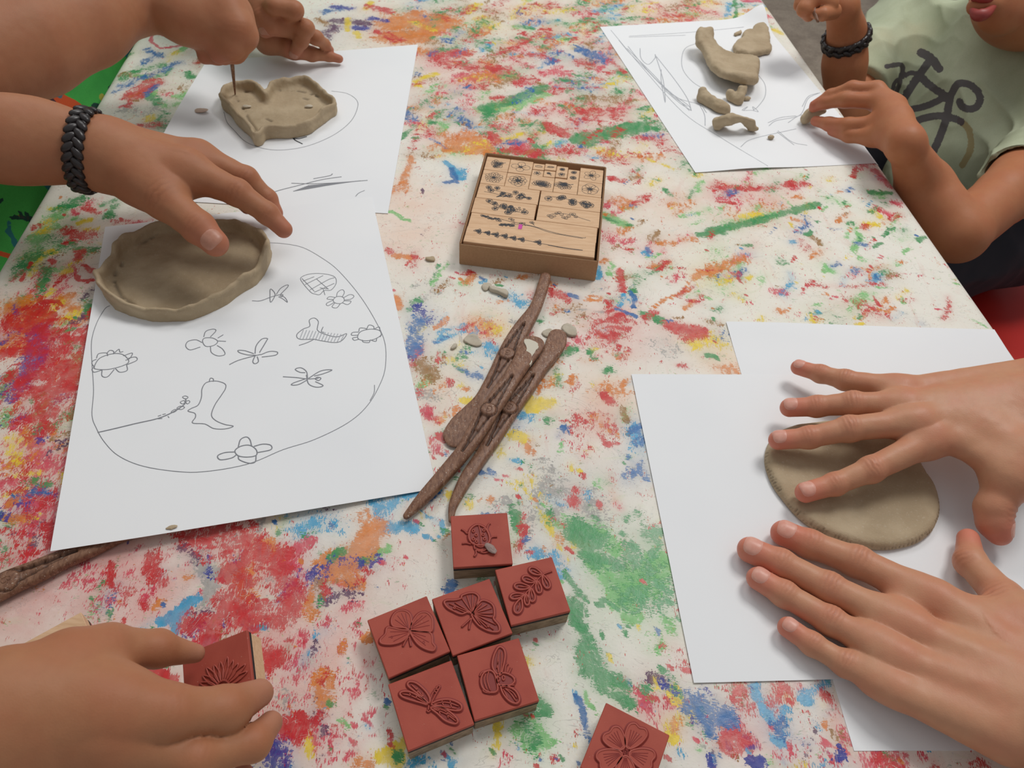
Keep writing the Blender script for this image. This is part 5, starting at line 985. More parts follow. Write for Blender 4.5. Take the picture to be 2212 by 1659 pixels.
relief(f7, [pet(fc[0], fc[1], a, 180 if i != 4 else 165, 150) for i, a in enumerate(angs)], [ring_pts(fc[0], fc[1], 34, 36, 14)], [[(fc[0]+40*math.cos(a+d*.6), fc[1]+40*math.sin(a+d*.6)), (fc[0]+140*math.cos(a+d), fc[1]+140*math.sin(a+d))] for a in angs for d in (-.28, -.14, 0, .14, .28)]+[ring_pts(fc[0]+x, fc[1]+y, 4, 4, 5) for x, y in ((0, 0), (14, 5), (-14, 4), (5, -14), (-6, 14), (12, -10), (-12, -10), (12, 18))], pdark=False, lw=.0005)

# ------------------------------------------------------------------ brown modelling tools
def tool(path, label, discs=(), zz=None, tmax=.0035, conv=None, res=.0006, mat=M_tool):
    """path: (x, y, width px, z centre[, thickness scale]) -> swept blade with recessed panels either side of each disc"""
    conv = conv or (lambda x, y: (x, y))
    W3 = []; hw = []; th = []
    for p in path:
        x, y = conv(p[0], p[1]); z = p[3]; P = at(x, y, z); W3.append(P)
        s = (np.array(conv(1, 0))-np.array(conv(0, 0)))[0]; w = p[2]*s*dep(P)/FPX/2*1.08; hw.append(w); th.append(min(tmax, w*.8)*(p[4] if len(p) > 4 else 1))
    A_ = np.concatenate([np.array(W3), np.array(hw)[:, None], np.array(th)[:, None]], 1); Cc = catmull(A_, 24)
    L = np.concatenate([[0], np.cumsum(np.linalg.norm(np.diff(Cc[:, :3], axis=0), axis=1))]); n = int(L[-1]/res)
    sv = np.linspace(0, L[-1], n); D = np.stack([np.interp(sv, L, Cc[:, k]) for k in range(5)], 1)
    P = D[:, :3]; hw = D[:, 3]; th = D[:, 4]
    e = np.minimum(sv, L[-1]-sv); cap = np.sqrt(np.clip(1-(1-np.clip(e/(hw+1e-9), 0, 1))**2, 0, 1)); hw = hw*np.maximum(cap, .04); th = th*np.maximum(cap**.6, .1)
    T = np.gradient(P, axis=0); T /= np.linalg.norm(T, axis=1, keepdims=True); S = np.cross(T, [0, 0, 1]); S /= np.linalg.norm(S, axis=1, keepdims=True); N = np.cross(S, T)
    m = 64; a = np.arange(m)/m*2*PI; ca, sa = np.cos(a), np.sin(a)
    ca2 = np.sign(ca)*np.abs(ca)**.8; sa2 = np.sign(sa)*np.abs(sa)**.55
    c = ca2[None]*hw[:, None]; h = sa2[None]*th[:, None]
    rec = np.zeros_like(c); groove_shade = np.zeros_like(c)  # recess depths, and shade painted into the colour of slits, panels and disc rings
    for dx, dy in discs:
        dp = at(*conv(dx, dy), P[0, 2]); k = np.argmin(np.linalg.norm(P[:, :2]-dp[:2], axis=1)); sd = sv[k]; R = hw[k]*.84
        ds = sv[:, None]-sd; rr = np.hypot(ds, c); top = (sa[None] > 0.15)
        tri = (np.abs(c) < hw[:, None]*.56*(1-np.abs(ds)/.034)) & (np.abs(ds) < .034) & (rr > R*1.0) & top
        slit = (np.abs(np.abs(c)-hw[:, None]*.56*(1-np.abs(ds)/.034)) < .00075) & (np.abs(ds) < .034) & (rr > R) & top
        rec = np.where(tri, .0013, rec); rec = np.where(slit, .0026, rec); groove_shade = np.maximum(groove_shade, np.where(slit, 1.0, np.where(tri, .25, 0)))
        ringm = (np.abs(rr-R) < .0005) & top; rec = np.where(ringm, .0012, rec); groove_shade = np.maximum(groove_shade, ringm*.7); rec = np.where((rr < R-.0005) & top, -.0003, rec)
    for _ in range(1): rec = (rec*2+np.roll(rec, 1, 0)+np.roll(rec, -1, 0))/4
    h = h-rec
    V = P[:, None]+c[..., None]*S[:, None]+h[..., None]*N[:, None]
    V = V.reshape(-1, 3); V = V+(fbm(V, 260, 2, 3)*.00010)[:, None]
    i = np.arange(n-1)[:, None]; j = np.arange(m)[None]; F = np.stack([i*m+j, i*m+(j+1) % m, (i+1)*m+(j+1) % m, (i+1)*m+j], -1).reshape(-1, 4)
    o0 = P[len(P)//2].copy(); o0[2] = 0
    root = tag(empty('modelling_tool', tuple(o0)), label, 'modelling tool', 'brown clay modelling tools')
    npmesh('handle', V, F, mat, root, True, {'crease': groove_shade.ravel()})
    for kk, ff in ((slice(0, m), tuple(range(m-1, -1, -1))), (slice(-m, None), tuple(range(m)))):
        ends = MB(); ends.add(V[kk], [ff]); ends.build('tip', mat, root)
    for dx, dy in discs:   # raised maker's squiggle on the disc
        dp = at(*conv(dx, dy), P[0, 2]); k = np.argmin(np.linalg.norm(P[:, :2]-dp[:2], axis=1)); q = P[k]+N[k]*(th[k]+.0003)
        e_ = MB(); pts = [(-1.6, -2), (-1.8, 0), (-1.2, 1.8), (.3, 2.2), (.9, .9), (-.4, .1), (1, -.3), (1.2, -1.8), (-.2, -2.3), (-1.6, -2)]
        e_.tube([q+S[k]*x*.001+T[k]*y*.001 for x, y in catmull(pts, 4)], .00028, 5); e_.build('embossed_mark', mat, root, True)
    return root
ct = lambda x, y: (840+x*420/1222, 580+y*420/1222)
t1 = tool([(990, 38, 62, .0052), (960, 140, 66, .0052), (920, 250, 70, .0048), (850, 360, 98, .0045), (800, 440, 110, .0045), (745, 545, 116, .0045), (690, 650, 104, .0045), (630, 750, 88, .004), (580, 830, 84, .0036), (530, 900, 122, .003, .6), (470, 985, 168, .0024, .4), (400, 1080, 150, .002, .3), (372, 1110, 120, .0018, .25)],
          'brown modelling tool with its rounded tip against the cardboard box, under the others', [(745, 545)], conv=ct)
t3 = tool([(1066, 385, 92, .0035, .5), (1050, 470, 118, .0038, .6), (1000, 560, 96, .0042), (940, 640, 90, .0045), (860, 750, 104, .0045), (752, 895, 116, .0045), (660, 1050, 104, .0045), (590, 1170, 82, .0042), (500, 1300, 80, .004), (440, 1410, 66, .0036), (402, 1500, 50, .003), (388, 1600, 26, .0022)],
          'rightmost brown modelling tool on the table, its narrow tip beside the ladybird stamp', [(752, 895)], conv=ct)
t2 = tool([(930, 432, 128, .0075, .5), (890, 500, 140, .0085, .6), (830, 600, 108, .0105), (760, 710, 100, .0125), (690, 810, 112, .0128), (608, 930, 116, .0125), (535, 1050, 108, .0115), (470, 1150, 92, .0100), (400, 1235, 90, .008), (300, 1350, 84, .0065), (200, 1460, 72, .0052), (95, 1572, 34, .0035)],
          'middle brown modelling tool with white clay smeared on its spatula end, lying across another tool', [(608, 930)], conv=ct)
m_, _, _ = nmat('dried_white_slip', 0.7, srgb(206, 198, 180)); sm = MB()
P = np.array([at(*ct(x, y), .0128 if y > 520 else .0118) for x, y in [(850, 450), (880, 440), (935, 470), (935, 500), (905, 540), (890, 600), (850, 610), (800, 625), (775, 637), (820, 590), (860, 545), (865, 500)]]); P = catmull(P, 3, True); P[:, :2] += np.stack([vnoise(P, 900, 1), vnoise(P, 900, 2)], -1)*.0009; sm.poly(P, .0096, .0134)
V = sm.V[0]; V[:, 2] = np.where(V[:, 2] > .012, .0122, .0098)-np.clip((V[:, 1]-V[:, 1].mean())*.05, -.001, .002); sm.V = [V]
sm.build('clay_smear', m_, t2, False)
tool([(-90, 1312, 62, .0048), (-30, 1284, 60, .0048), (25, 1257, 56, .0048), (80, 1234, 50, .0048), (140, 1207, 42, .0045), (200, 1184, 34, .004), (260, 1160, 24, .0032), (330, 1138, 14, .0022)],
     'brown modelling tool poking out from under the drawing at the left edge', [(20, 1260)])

# ------------------------------------------------------------------ clay work
def clay_obj(name, f, lo, hi, h, mat, label, cat, root=None, creases=(), group=None, amp=.0004):
    V, F = mesh_sdf(f, lo, hi, h); n = sdf_normal(f, V)
    disp = fbm(V, 130, 3, 2)*amp+fbm(V, 700, 2, 5)*amp*.3
    cr = np.zeros(len(V), np.float32)
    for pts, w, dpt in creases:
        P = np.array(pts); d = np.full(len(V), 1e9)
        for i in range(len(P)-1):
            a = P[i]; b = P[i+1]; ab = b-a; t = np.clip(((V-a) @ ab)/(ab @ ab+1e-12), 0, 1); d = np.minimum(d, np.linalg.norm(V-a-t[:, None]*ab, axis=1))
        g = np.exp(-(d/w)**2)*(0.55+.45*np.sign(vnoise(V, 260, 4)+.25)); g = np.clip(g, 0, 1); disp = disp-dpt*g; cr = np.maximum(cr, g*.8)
    disp = np.where(V[:, 2] < lo[2]+.0012, 0, disp)
    V = V+n*disp[:, None]; c = np.array([(lo[0]+hi[0])/2, (lo[1]+hi[1])/2, lo[2]])
    o = npmesh(name, V-c, F, mat, None, True, {'crease': cr}); o.location = tuple(c)
    tag(o, label, cat, group); return o
def bowl(outline, hw, wt, slab, label, seed, floorline, zr=0.0007, extra=None, mat=M_clay, hfun=None):
    Q = catmull([at(x, y, z)[:2] for x, y, z in outline], 3, True)
    lo = np.array([Q[:, 0].min()-.004, Q[:, 1].min()-.004, zr]); hi = np.array([Q[:, 0].max()+.004, Q[:, 1].max()+.004, zr+hw*1.7])
    cen = Q.mean(0)
    def f(P):
        z = P[:, 2]-zr
        lean = np.clip(z, 0, .03)*.18
        dq = poly2d(P, Q)-lean+vnoise(P*[1, 1, .3], 75, seed)*.0009
        an = np.arctan2(P[:, 1]-cen[1], P[:, 0]-cen[0]); pt = np.stack([np.cos(an), np.sin(an), 0*an], -1)*.05
        h = hw*(1+.16*vnoise(pt, 60, seed)+.12*vnoise(pt, 150, seed+3))
        if hfun is not None: h = h*hfun(an)
        slab_d = smax(dq, z-slab, .003)
        wall = smax(np.abs(dq+wt)-wt*(1-.25*np.clip(z/hw, 0, 1)), z-h, .0035)
        return smax(smin(slab_d, wall, .0035), -z, .0015)
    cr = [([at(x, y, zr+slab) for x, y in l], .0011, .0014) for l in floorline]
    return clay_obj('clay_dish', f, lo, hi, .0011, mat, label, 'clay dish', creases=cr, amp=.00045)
zb, zt_ = .0008, .0165
s2_ = 950/2189
ov = [(215, 590, .012), (221, 618, zb), (243, 660, zb), (286, 687, zb), (325, 696, zb), (370, 700, zb), (417, 694, zb), (477, 668, zb), (512, 645, zb), (545, 621, zb), (567, 588, .004), (577, 535, .012), (575, 515, zt_), (560, 497, zt_), (516, 473, zt_), (480, 468, zt_), (438, 468, zt_), (380, 470, zt_), (335, 476, zt_), (300, 490, zt_), (260, 515, zt_), (230, 556, zt_)]
bowl(ov, .0160, .0024, .0048, 'large oval clay dish with a pinched wall, under the hand with the black bracelet', 3,
     [[(250, 585), (247, 610), (262, 640), (285, 655), (300, 670), (325, 679)], [(252, 560), (275, 540), (310, 525), (345, 505), (380, 495)], [(270, 545), (262, 575)], [(480, 480), (520, 495), (545, 520)]], mat=M_clay)
s3_ = .205
ht = [(573, 196, .0155), (585, 176, .016), (615, 167, .016), (657, 161, .016), (687, 179, .016), (706, 196, .016), (722, 214, .012), (725, 238, .006), (716, 256, zb), (687, 277, zb), (664, 291, zb), (626, 299, zb), (598, 300, zb), (575, 303, zb), (566, 313, zb), (554, 315, zb), (544, 297, zb), (519, 277, zb), (503, 254, zb), (484, 233, .003), (481, 205, .010), (484, 184, .0155), (503, 173, .0155), (530, 172, .0155), (554, 177, .0155), (568, 192, .0155)]
bowl(ht, .0150, .0026, .0052, 'heart-shaped clay dish with a notched wall, on the far left sheet', 9,
     [[(510, 208), (525, 235), (540, 262), (556, 284), (565, 290)], [(530, 198), (570, 198)], [(575, 198), (640, 196), (670, 202), (700, 215)], [(575, 256), (586, 262)], [(655, 212), (665, 215)]], mat=M_clay)
# the flattened slab under the adult hands
sl = [(1712, 922), (1759, 915), (1800, 912), (1860, 920), (1930, 945), (1975, 985), (1998, 1020), (2020, 1054), (2030, 1101), (2019, 1140), (1993, 1167), (1942, 1183), (1896, 1187), (1853, 1180), (1800, 1163), (1763, 1146), (1720, 1114), (1690, 1080), (1668, 1047), (1653, 1010), (1654, 968), (1675, 938)]
Qs = catmull([at(x, y, .003)[:2] for x, y in sl], 3, True)
def fslab(P):
    z = P[:, 2]-.0011; dq = poly2d(P, Qs)+vnoise(P, 110, 2)*.0004
    h = .0062+.0005*vnoise(P*[1, 1, 0], 30, 1)
    ip = at(1728, 1068, .007); h = h-.0012*np.exp(-((P[:, 0]-ip[0])**2+(P[:, 1]-ip[1])**2)/.009**2)
    return smax(smax(dq, z-h, .0055), -z, .002)
lo = np.array([Qs[:, 0].min()-.003, Qs[:, 1].min()-.003, .0011]); hi = np.array([Qs[:, 0].max()+.003, Qs[:, 1].max()+.003, .009])
cr = []
Qc = np.array(Qs); cen = Qc.mean(0)
R = random.Random(3)
for i in range(0, len(Qc)):
    for k in range(2):
        p = Qc[i]*(1-k*.5)+Qc[(i+1) % len(Qc)]*k*.5; o_ = (p-cen)/np.linalg.norm(p-cen)
        if p[1] > cen[1]+.02: continue
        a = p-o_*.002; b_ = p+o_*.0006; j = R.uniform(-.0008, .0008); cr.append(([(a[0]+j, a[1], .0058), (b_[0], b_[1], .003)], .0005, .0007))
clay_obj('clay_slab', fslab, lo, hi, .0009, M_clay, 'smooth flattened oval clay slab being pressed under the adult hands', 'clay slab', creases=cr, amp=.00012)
# the boy's clay figures
cz = lambda x, y: (1400+x*300/1659, 30+y*300/1659)
def flat_clay(outline, th, label, zlift, name='clay_piece', h=.0011, conv=cz, zp=.003, mat=M_clay, cat='clay piece', rnd=.005, seed=1, group=None, base=.0008, sub=None):
    Q = catmull([at(*conv(x, y), zp)[:2] for x, y in outline], 2, True)
    lo = np.array([Q[:, 0].min()-.004, Q[:, 1].min()-.004, base]); hi = np.array([Q[:, 0].max()+.004, Q[:, 1].max()+.004, base+th+.035])
    def f(P):
        z = P[:, 2]-base-zlift(P); dq = poly2d(P, Q)-rnd*.22+vnoise(P, 160, seed)*.0006
        t = th*(1+.15*vnoise(P*[1, 1, 0], 60, seed+4))
        return smax(smax(dq, z-t, rnd), -z, rnd*.5)*.85
    return clay_obj(name, f, lo, hi, h, mat, label, cat, amp=.0006, group=group)
hd = at(*cz(600, 350), .012); tl = at(*cz(1150, 650), .004)
def lift_goose(P):
    d = np.linalg.norm(P[:, :2]-tl[:2], axis=1)/np.linalg.norm(hd[:2]-tl[:2]); return np.clip(d-.28, 0, 2)**1.3*.020*(P[:, 0] < tl[0]+.01)
gz = .012
flat_clay([(566, 322), (592, 292), (640, 298), (690, 290), (742, 292), (760, 340), (830, 392), (900, 430), (1050, 458), (1200, 462), (1322, 490), (1335, 560), (1312, 690), (1305, 760), (1280, 822), (1160, 856), (1060, 832), (880, 772), (800, 700), (735, 590), (690, 500), (640, 440), (590, 415), (566, 370)], .011, 'thick bird-shaped clay piece with its raised head to the left', lift_goose, zp=.012, rnd=.008, seed=2)
flat_clay([(1262, 152), (1300, 126), (1372, 120), (1430, 170), (1455, 250), (1452, 345), (1476, 380), (1462, 430), (1400, 440), (1320, 462), (1200, 470), (1100, 450), (1060, 448), (1020, 370), (1080, 305), (1150, 272), (1130, 240), (1180, 190), (1250, 188)], .007, 'thin fan-shaped clay piece with a torn edge behind the bird-shaped piece', lambda P: 0*P[:, 0]+.0004, zp=.006, rnd=.005, seed=5)
def chain_clay(pts, label, n=None, fl=1.0, h=.0011, seed=1, name='clay_piece', cat='clay piece', group=None, mat=M_clay, creases=()):
    W3 = [at(*cz(x, y), z) for x, y, z, r in pts]; rr = [r for *_, r in pts]
    lo = np.min(W3, 0)-max(rr)-.002; hi = np.max(W3, 0)+max(rr)+.002; lo[2] = .0008
    def f(P): return smax(chain(P, W3, rr, .004, n, fl)+vnoise(P, 170, seed)*.0007, -(P[:, 2]-.0008), .001)
    return clay_obj(name, f, lo, hi, h, mat, label, cat, amp=.0005, group=group, creases=creases)
chain_clay([(650, 920, .010, .0042), (660, 1000, .005, .0058), (760, 1060, .0045, .0055), (850, 1110, .0045, .0062), (915, 1140, .004, .0062)], 'bent sausage of clay lying below the bird-shaped piece', seed=3)
chain_clay([(985, 950, .007, .0045), (1010, 1000, .004, .0045), (1075, 1030, .004, .0048), (1100, 960, .008, .0042), (1120, 900, .012, .003), (1150, 880, .010, .002), (1150, 940, .006, .002)], 'small twisted curl of clay next to the clay sausage', seed=4)
chain_clay([(830, 1370, .004, .0036), (870, 1290, .008, .0075), (960, 1270, .012, .0085), (1000, 1240, .0145, .006), (1060, 1245, .0150, .0034), (1140, 1260, .0140, .0040), (1210, 1300, .0095, .0052), (1245, 1370, .0045, .0052)], 'curved clay strip standing like an arch near the boy\'s hand', n=(0, .62, .78), fl=2.1, seed=6)
flat_clay([(1030, 228), (1060, 210), (1085, 205), (1098, 185), (1115, 195), (1110, 225), (1080, 238), (1050, 248)], .003, 'small torn clay scrap beside the fan-shaped piece', lambda P: 0*P[:, 0], rnd=.002, seed=7, h=.0009)
# crumbs and smears
crumb('clay_crumb', *cz(1170, 1028), .0006, .0055, M_clay, 'tiny clay crumb beside the twisted clay curl', seed=2, flat=.6)
crumb('clay_crumb', *cz(1462, 1490), .0006, .006, M_clay, 'round clay crumb on the sheet by the boy\'s hand', seed=8, elong=1.1, flat=.7)
crumb('clay_crumb', 371, 1140, .007, .0028, M_clay, 'tiny clay flake at the bottom edge of the drawing', seed=12, elong=2.2, flat=.4)
cb = lambda x, y: (820+x*500/2212, 400+y*500/2212)
def scrap(outline, label, th=.0016, seed=1, conv=cb, mat=M_clay_dry, base=.0001):
    return flat_clay(outline, th, label, lambda P: 0*P[:, 0], conv=conv, zp=.001, mat=mat, rnd=.0012, seed=seed, h=.0007, name='clay_scrap', cat='clay scrap', base=base)
scrap([(975, 960), (1000, 935), (1050, 935), (1075, 955), (1040, 985), (1010, 1005), (985, 985)], 'flat pale clay flake left of the rolled clay scrap', seed=2)
scrap([(1040, 985), (1060, 975), (1120, 990), (1190, 1005), (1225, 1030), (1215, 1070), (1180, 1062), (1120, 1035), (1060, 1015)], 'rolled pale clay scrap below the front of the cardboard box', .0034, seed=4)
scrap([(805, 1465), (850, 1430), (930, 1440), (970, 1490), (975, 1525), (930, 1540), (870, 1520), (810, 1495)], 'pale clay flake lying alone left of the modelling tools', seed=5)
scrap([(1550, 1410), (1590, 1380), (1640, 1375), (1660, 1400), (1640, 1440), (1590, 1448)], 'flat clay flake between two modelling tool ends', seed=6)
scrap([(1745, 1350), (1790, 1325), (1850, 1360), (1875, 1400), (1870, 1440), (1800, 1435), (1760, 1395)], 'pale clay flake at the right of the tool ends', .0022, seed=7)
scrap([(440, 695), (500, 685), (525, 695), (522, 722), (480, 722), (450, 712)], 'small grey clay fleck between the drawing and the box', seed=8, mat=M_clay)
scrap([(680, 1560), (710, 1520), (740, 1515), (735, 1545), (700, 1565)], 'tiny clay chip beside the drawing, above the yellow paint', seed=9)
h3 = lambda x, y: (380+x*420/2049, y*420/2049)
crumb('clay_crumb', *h3(745, 1130), .0060, .0045, M_clay_dry, 'pale crumb inside the heart dish, at its left', seed=21, elong=1.8, flat=.4)
crumb('clay_crumb', *h3(1400, 1130), .0060, .0045, M_clay_dry, 'pale crumb inside the heart dish, at its right', seed=22, elong=1.8, flat=.4)
m_, _, _ = nmat('pinkish_crumb', 0.8, srgb(196, 172, 156))
crumb('clay_crumb', *h3(265, 1170), .004, .0075, m_, 'pinkish crumb on the paper left of the heart dish', seed=23, elong=1.8, flat=.25)
print('clay done', time.time()-T0)

# ------------------------------------------------------------------ people: hands and arms
def J(conv, x, y, z, w):
    """joint from photo: zoomed x, y, height z, width in zoomed px -> (point, radius)"""
    px, py = conv(x, y); P = at(px, py, z); s = (np.array(conv(1, 0))-np.array(conv(0, 0)))[0]
    return P, w*s*dep(P)/FPX/2
def JD(conv, x, y, d, w):
    px, py = conv(x, y); P = atd(px, py, d); s = (np.array(conv(1, 0))-np.array(conv(0, 0)))[0]
    return P, w*s*d/FPX/2
def hand(parent, conv, fingers, palm, arm, mat, nmat_, h=.0011, wrinkle=1.0, kp=.007, ground=None, name='arm', fl_arm=1.15, up0=(0, 0, 1), web=None, extra=None):
    """fingers: name -> dict(j=[...MCP to tip], mc=start of the metacarpal or None, up=dorsal vector, nail=bool)
       palm: list of 2-joint capsules; arm: joints from the wrist outwards"""
    tup = lambda q: q if isinstance(q[0], np.ndarray) else J(conv, *q)
    FJ = {k: [tup(q) for q in v['j']] for k, v in fingers.items()}
    MC = {k: (tup(v['mc']) if v.get('mc') else None) for k, v in fingers.items()}
    PC = [[tup(a), tup(b)] for a, b in palm]; AR = [tup(a) for a in arm]
    allp = [q for l in FJ.values() for q in l]+[q for l in PC for q in l]+AR+[q for q in MC.values() if q]
    if web:
        ks = [k for k in ('index', 'middle', 'ring', 'pinky') if k in FJ]
        for k1, k2 in zip(ks[:-1], ks[1:]):
            w = web[k1] if isinstance(web, dict) else web
            for t in (w*.55, w):
                q_ = []
                for k in (k1, k2):
                    (a, ra), (b, rb) = FJ[k][0], FJ[k][1]; r = ra+(rb-ra)*t; q_.append((a+(b-a)*t-np.array([0, 0, r*.30]), r*.60))
                PC.append(q_)
    lo = np.min([p-r for p, r in allp], 0)-.003; hi = np.max([p+r for p, r in allp], 0)+.003
    up0 = np.asarray(up0, float)/np.linalg.norm(up0)
    axis = AR[-1][0]-AR[0][0]; axis /= np.linalg.norm(axis); upa = up0-axis*(up0 @ axis); upa /= np.linalg.norm(upa)
    boxes = {}
    for k, l in FJ.items():
        P = np.array([p for p, _ in l]); r = max(r for _, r in l); boxes[k] = (P.min(0)-r-.012, P.max(0)+r+.012)
    def f(P):
        d = chain(P, [p for p, _ in AR], [r for _, r in AR], .02, upa, fl_arm)
        for k, m in MC.items():
            if m: d = smin(d, seg(P, m[0], FJ[k][0][0], m[1], FJ[k][0][1]*.96, upa, 1.12), kp)
        for a, b in PC: d = smin(d, seg(P, a[0], b[0], a[1], b[1]), kp*1.2)
        out = d.copy()
        for k, l in FJ.items():
            lo_, hi_ = boxes[k]; m = ((P > lo_) & (P < hi_)).all(1)
            if not m.any(): continue
            Q = P[m]; e = None
            for i in range(len(l)-1):
                (a, ra), (b, rb) = l[i], l[i+1]
                s_ = seg(Q, a, b, ra, rb); e = s_ if e is None else smin(e, s_, min(ra, rb)*.5)
            for i in range(1, len(l)-1):   # soft joint swelling
                e = smin(e, np.linalg.norm(Q-l[i][0], axis=1)-l[i][1]*.985, .003)
            out[m] = np.minimum(out[m], smin(d[m], e, kp*.9))
        if extra is not None: out = extra(P, out)
        if ground is not None:
            out = smax(out, -(P[:, 2]-ground(P)), .003)
        return out
    V, F = mesh_sdf(f, lo, hi, h)
    n = sdf_normal(f, V)
    kn = np.zeros(len(V), np.float32); ft = np.zeros(len(V), np.float32); cr = np.zeros(len(V), np.float32); disp = np.zeros(len(V))
    ups = {}
    for k, l in FJ.items():
        u0 = np.asarray(fingers[k].get('up', up0), float)
        for i, (p, r) in enumerate(l):
            ax = (l[min(i+1, len(l)-1)][0]-l[max(i-1, 0)][0]); ax = ax/np.linalg.norm(ax)
            u = u0-ax*(u0 @ ax); u /= np.linalg.norm(u); sd = np.cross(ax, u)
            D = V-p; a = D @ ax; b_ = D @ sd; c = D @ u; rr = np.sqrt((D**2).sum(1))
            near = (rr < 2.6*r)
            g = np.exp(-(a/(.9*r))**2-(b_/(1.0*r))**2)*(c > 0)*near
            dors = np.clip((n @ u)*1.6, 0, 1)
            if i == len(l)-1: ft = np.maximum(ft, np.exp(-np.clip(rr-r*.4, 0, 9)**2/(1.5*r)**2))
            elif i == 0: kn = np.maximum(kn, g*.55*dors); disp += g*dors*.0004*wrinkle
            else:
                kn = np.maximum(kn, g*(.85 if i == len(l)-2 and False else .7)*dors)
                if wrinkle > 0:
                    big = 1.0 if i == len(l)-3 or len(l) == 3 else .62
                    lam = .36*r; bend = a*(1+.35*(b_/r)**2)+.10*r*vnoise(V, 330, i+3)
                    en = np.exp(-(a/(.58*r))**2-(b_/(.78*r))**2)*dors*near
                    wv = .5+.5*np.cos(2*PI*bend/lam+1.0); amp = .00052*wrinkle*big
                    disp += en*(-wv*amp+amp*.6); cr = np.maximum(cr, (en*np.clip(wv-.45, 0, 1)*1.1*wrinkle*big).astype(np.float32))
                    # palmar/side crease lines where the finger bends
            ups[(k, i)] = (ax, u, sd)
    disp += fbm(V, 160, 2, 1)*.00012
    V2 = V+n*disp[:, None]
    root = parent
    o = npmesh(name, V2, F, mat, root, True, {'knuckle': kn, 'fingertip': ft*.9, 'crease': np.clip(cr, 0, 1)})
    # nails
    for k, l in FJ.items():
        if not fingers[k].get('nail', True): continue
        p, r = l[-1]; ax, u, sd = ups[(k, len(l)-1)]
        tw = fingers[k].get('twist', 0.0); 
        if tw: u, sd = u*math.cos(tw)+sd*math.sin(tw), sd*math.cos(tw)-u*math.sin(tw)
        nr, na = 9, 28; G = []
        for i in range(nr):
            for j in range(na):
                t = i/(nr-1); a = 2*PI*j/na; ca, sa = math.cos(a), math.sin(a)
                e = 2.6; s_ = (abs(ca)**e+abs(sa)**e)**(-1/e)
                x = ca*s_*t; y = sa*s_*t
                th = y*.98; al = (x*.80+.02)*r*fingers[k].get('nl', 1.0)
                G.append((p+ax*al+(u*math.cos(th)+sd*math.sin(th))*r*1.02, t))
        Pn = np.array([g for g, _ in G], np.float32); t = np.array([t for _, t in G])
        for _ in range(3):
            nn = sdf_normal(f, Pn); Pn = (Pn-nn*fev(f, Pn)[:, None]*.9).astype(np.float32)
        Pn = Pn+nn*(.00048*(1-t**8)-.00008)[:, None]
        Fn = []
        for i in range(nr-1):
            for j in range(na): Fn.append((i*na+j, (i+1)*na+j, (i+1)*na+(j+1) % na, i*na+(j+1) % na))
        o2 = npmesh('fingernail', Pn, np.array(Fn), nmat_, root, True)
        o2.parent = o
    return o, f
cA = lambda x, y: (1350+x*862/2212, 680+y*862/2212)
cB = lambda x, y: (1450+x*762/2212, 1100+y*762/2212)
cC = lambda x, y: (x*950/2189, y*950/2189)
cG = lambda x, y: (x*700/2077, 1100+y*700/2077)
cF = lambda x, y: (380+x*420/2049, y*420/2049)
cE = lambda x, y: (1600+x*612/2212, y*612/2212)
cE1 = lambda x, y: (1250+x*962/2212, y*962/2212)
cP = lambda x, y: (x, y)

adult = tag(empty('person', (0.42, 0.22, 0)), 'adult at the right edge with two tanned bare hands pressing on the clay slab', 'person')
hand(adult, cA, {
    'index': dict(j=[(1710, 690, .032, 165), (1365, 858, .024, 138), (1165, 938, .018, 118), (1000, 985, .0145, 114)], mc=(2260, 590, .044, 210)),
    'middle': dict(j=[(1630, 590, .035, 160), (1242, 632, .028, 138), (1020, 680, .021, 116), (850, 695, .0165, 108)], mc=(2255, 500, .046, 210)),
    'ring': dict(j=[(1570, 500, .034, 148), (1262, 492, .028, 128), (1065, 508, .021, 110), (912, 515, .0165, 104)], mc=(2240, 420, .045, 210)),
    'pinky': dict(j=[(1540, 410, .030, 132), (1220, 362, .023, 108), (1085, 328, .018, 92), (962, 292, .0145, 84)], mc=(2210, 345, .042, 210)),
    'thumb': dict(j=[(2240, 790, .040, 260), (2120, 920, .032, 222), (2046, 1070, .022, 182), (2048, 1150, .017, 166), (2076, 1212, .014, 134)], mc=None, up=(.95, .0, .5))},
    [((2280, 640, .040, 260), (2150, 880, .034, 220)), ((1900, 740, .034, 140), (2140, 880, .036, 200)), ((1980, 640, .037, 190), (2200, 780, .040, 230)), ((1700, 520, .034, 130), (2150, 460, .042, 200))],
    [(2340, 500, .046, 370), (2590, 260, .060, 410), (3000, -150, .085, 500)],
    M_skin_adult, M_nail, h=.0008, wrinkle=1.0, kp=.008, ground=lambda P: .0012+0*P[:, 0], web={'index': .12, 'middle': .22, 'ring': .22})
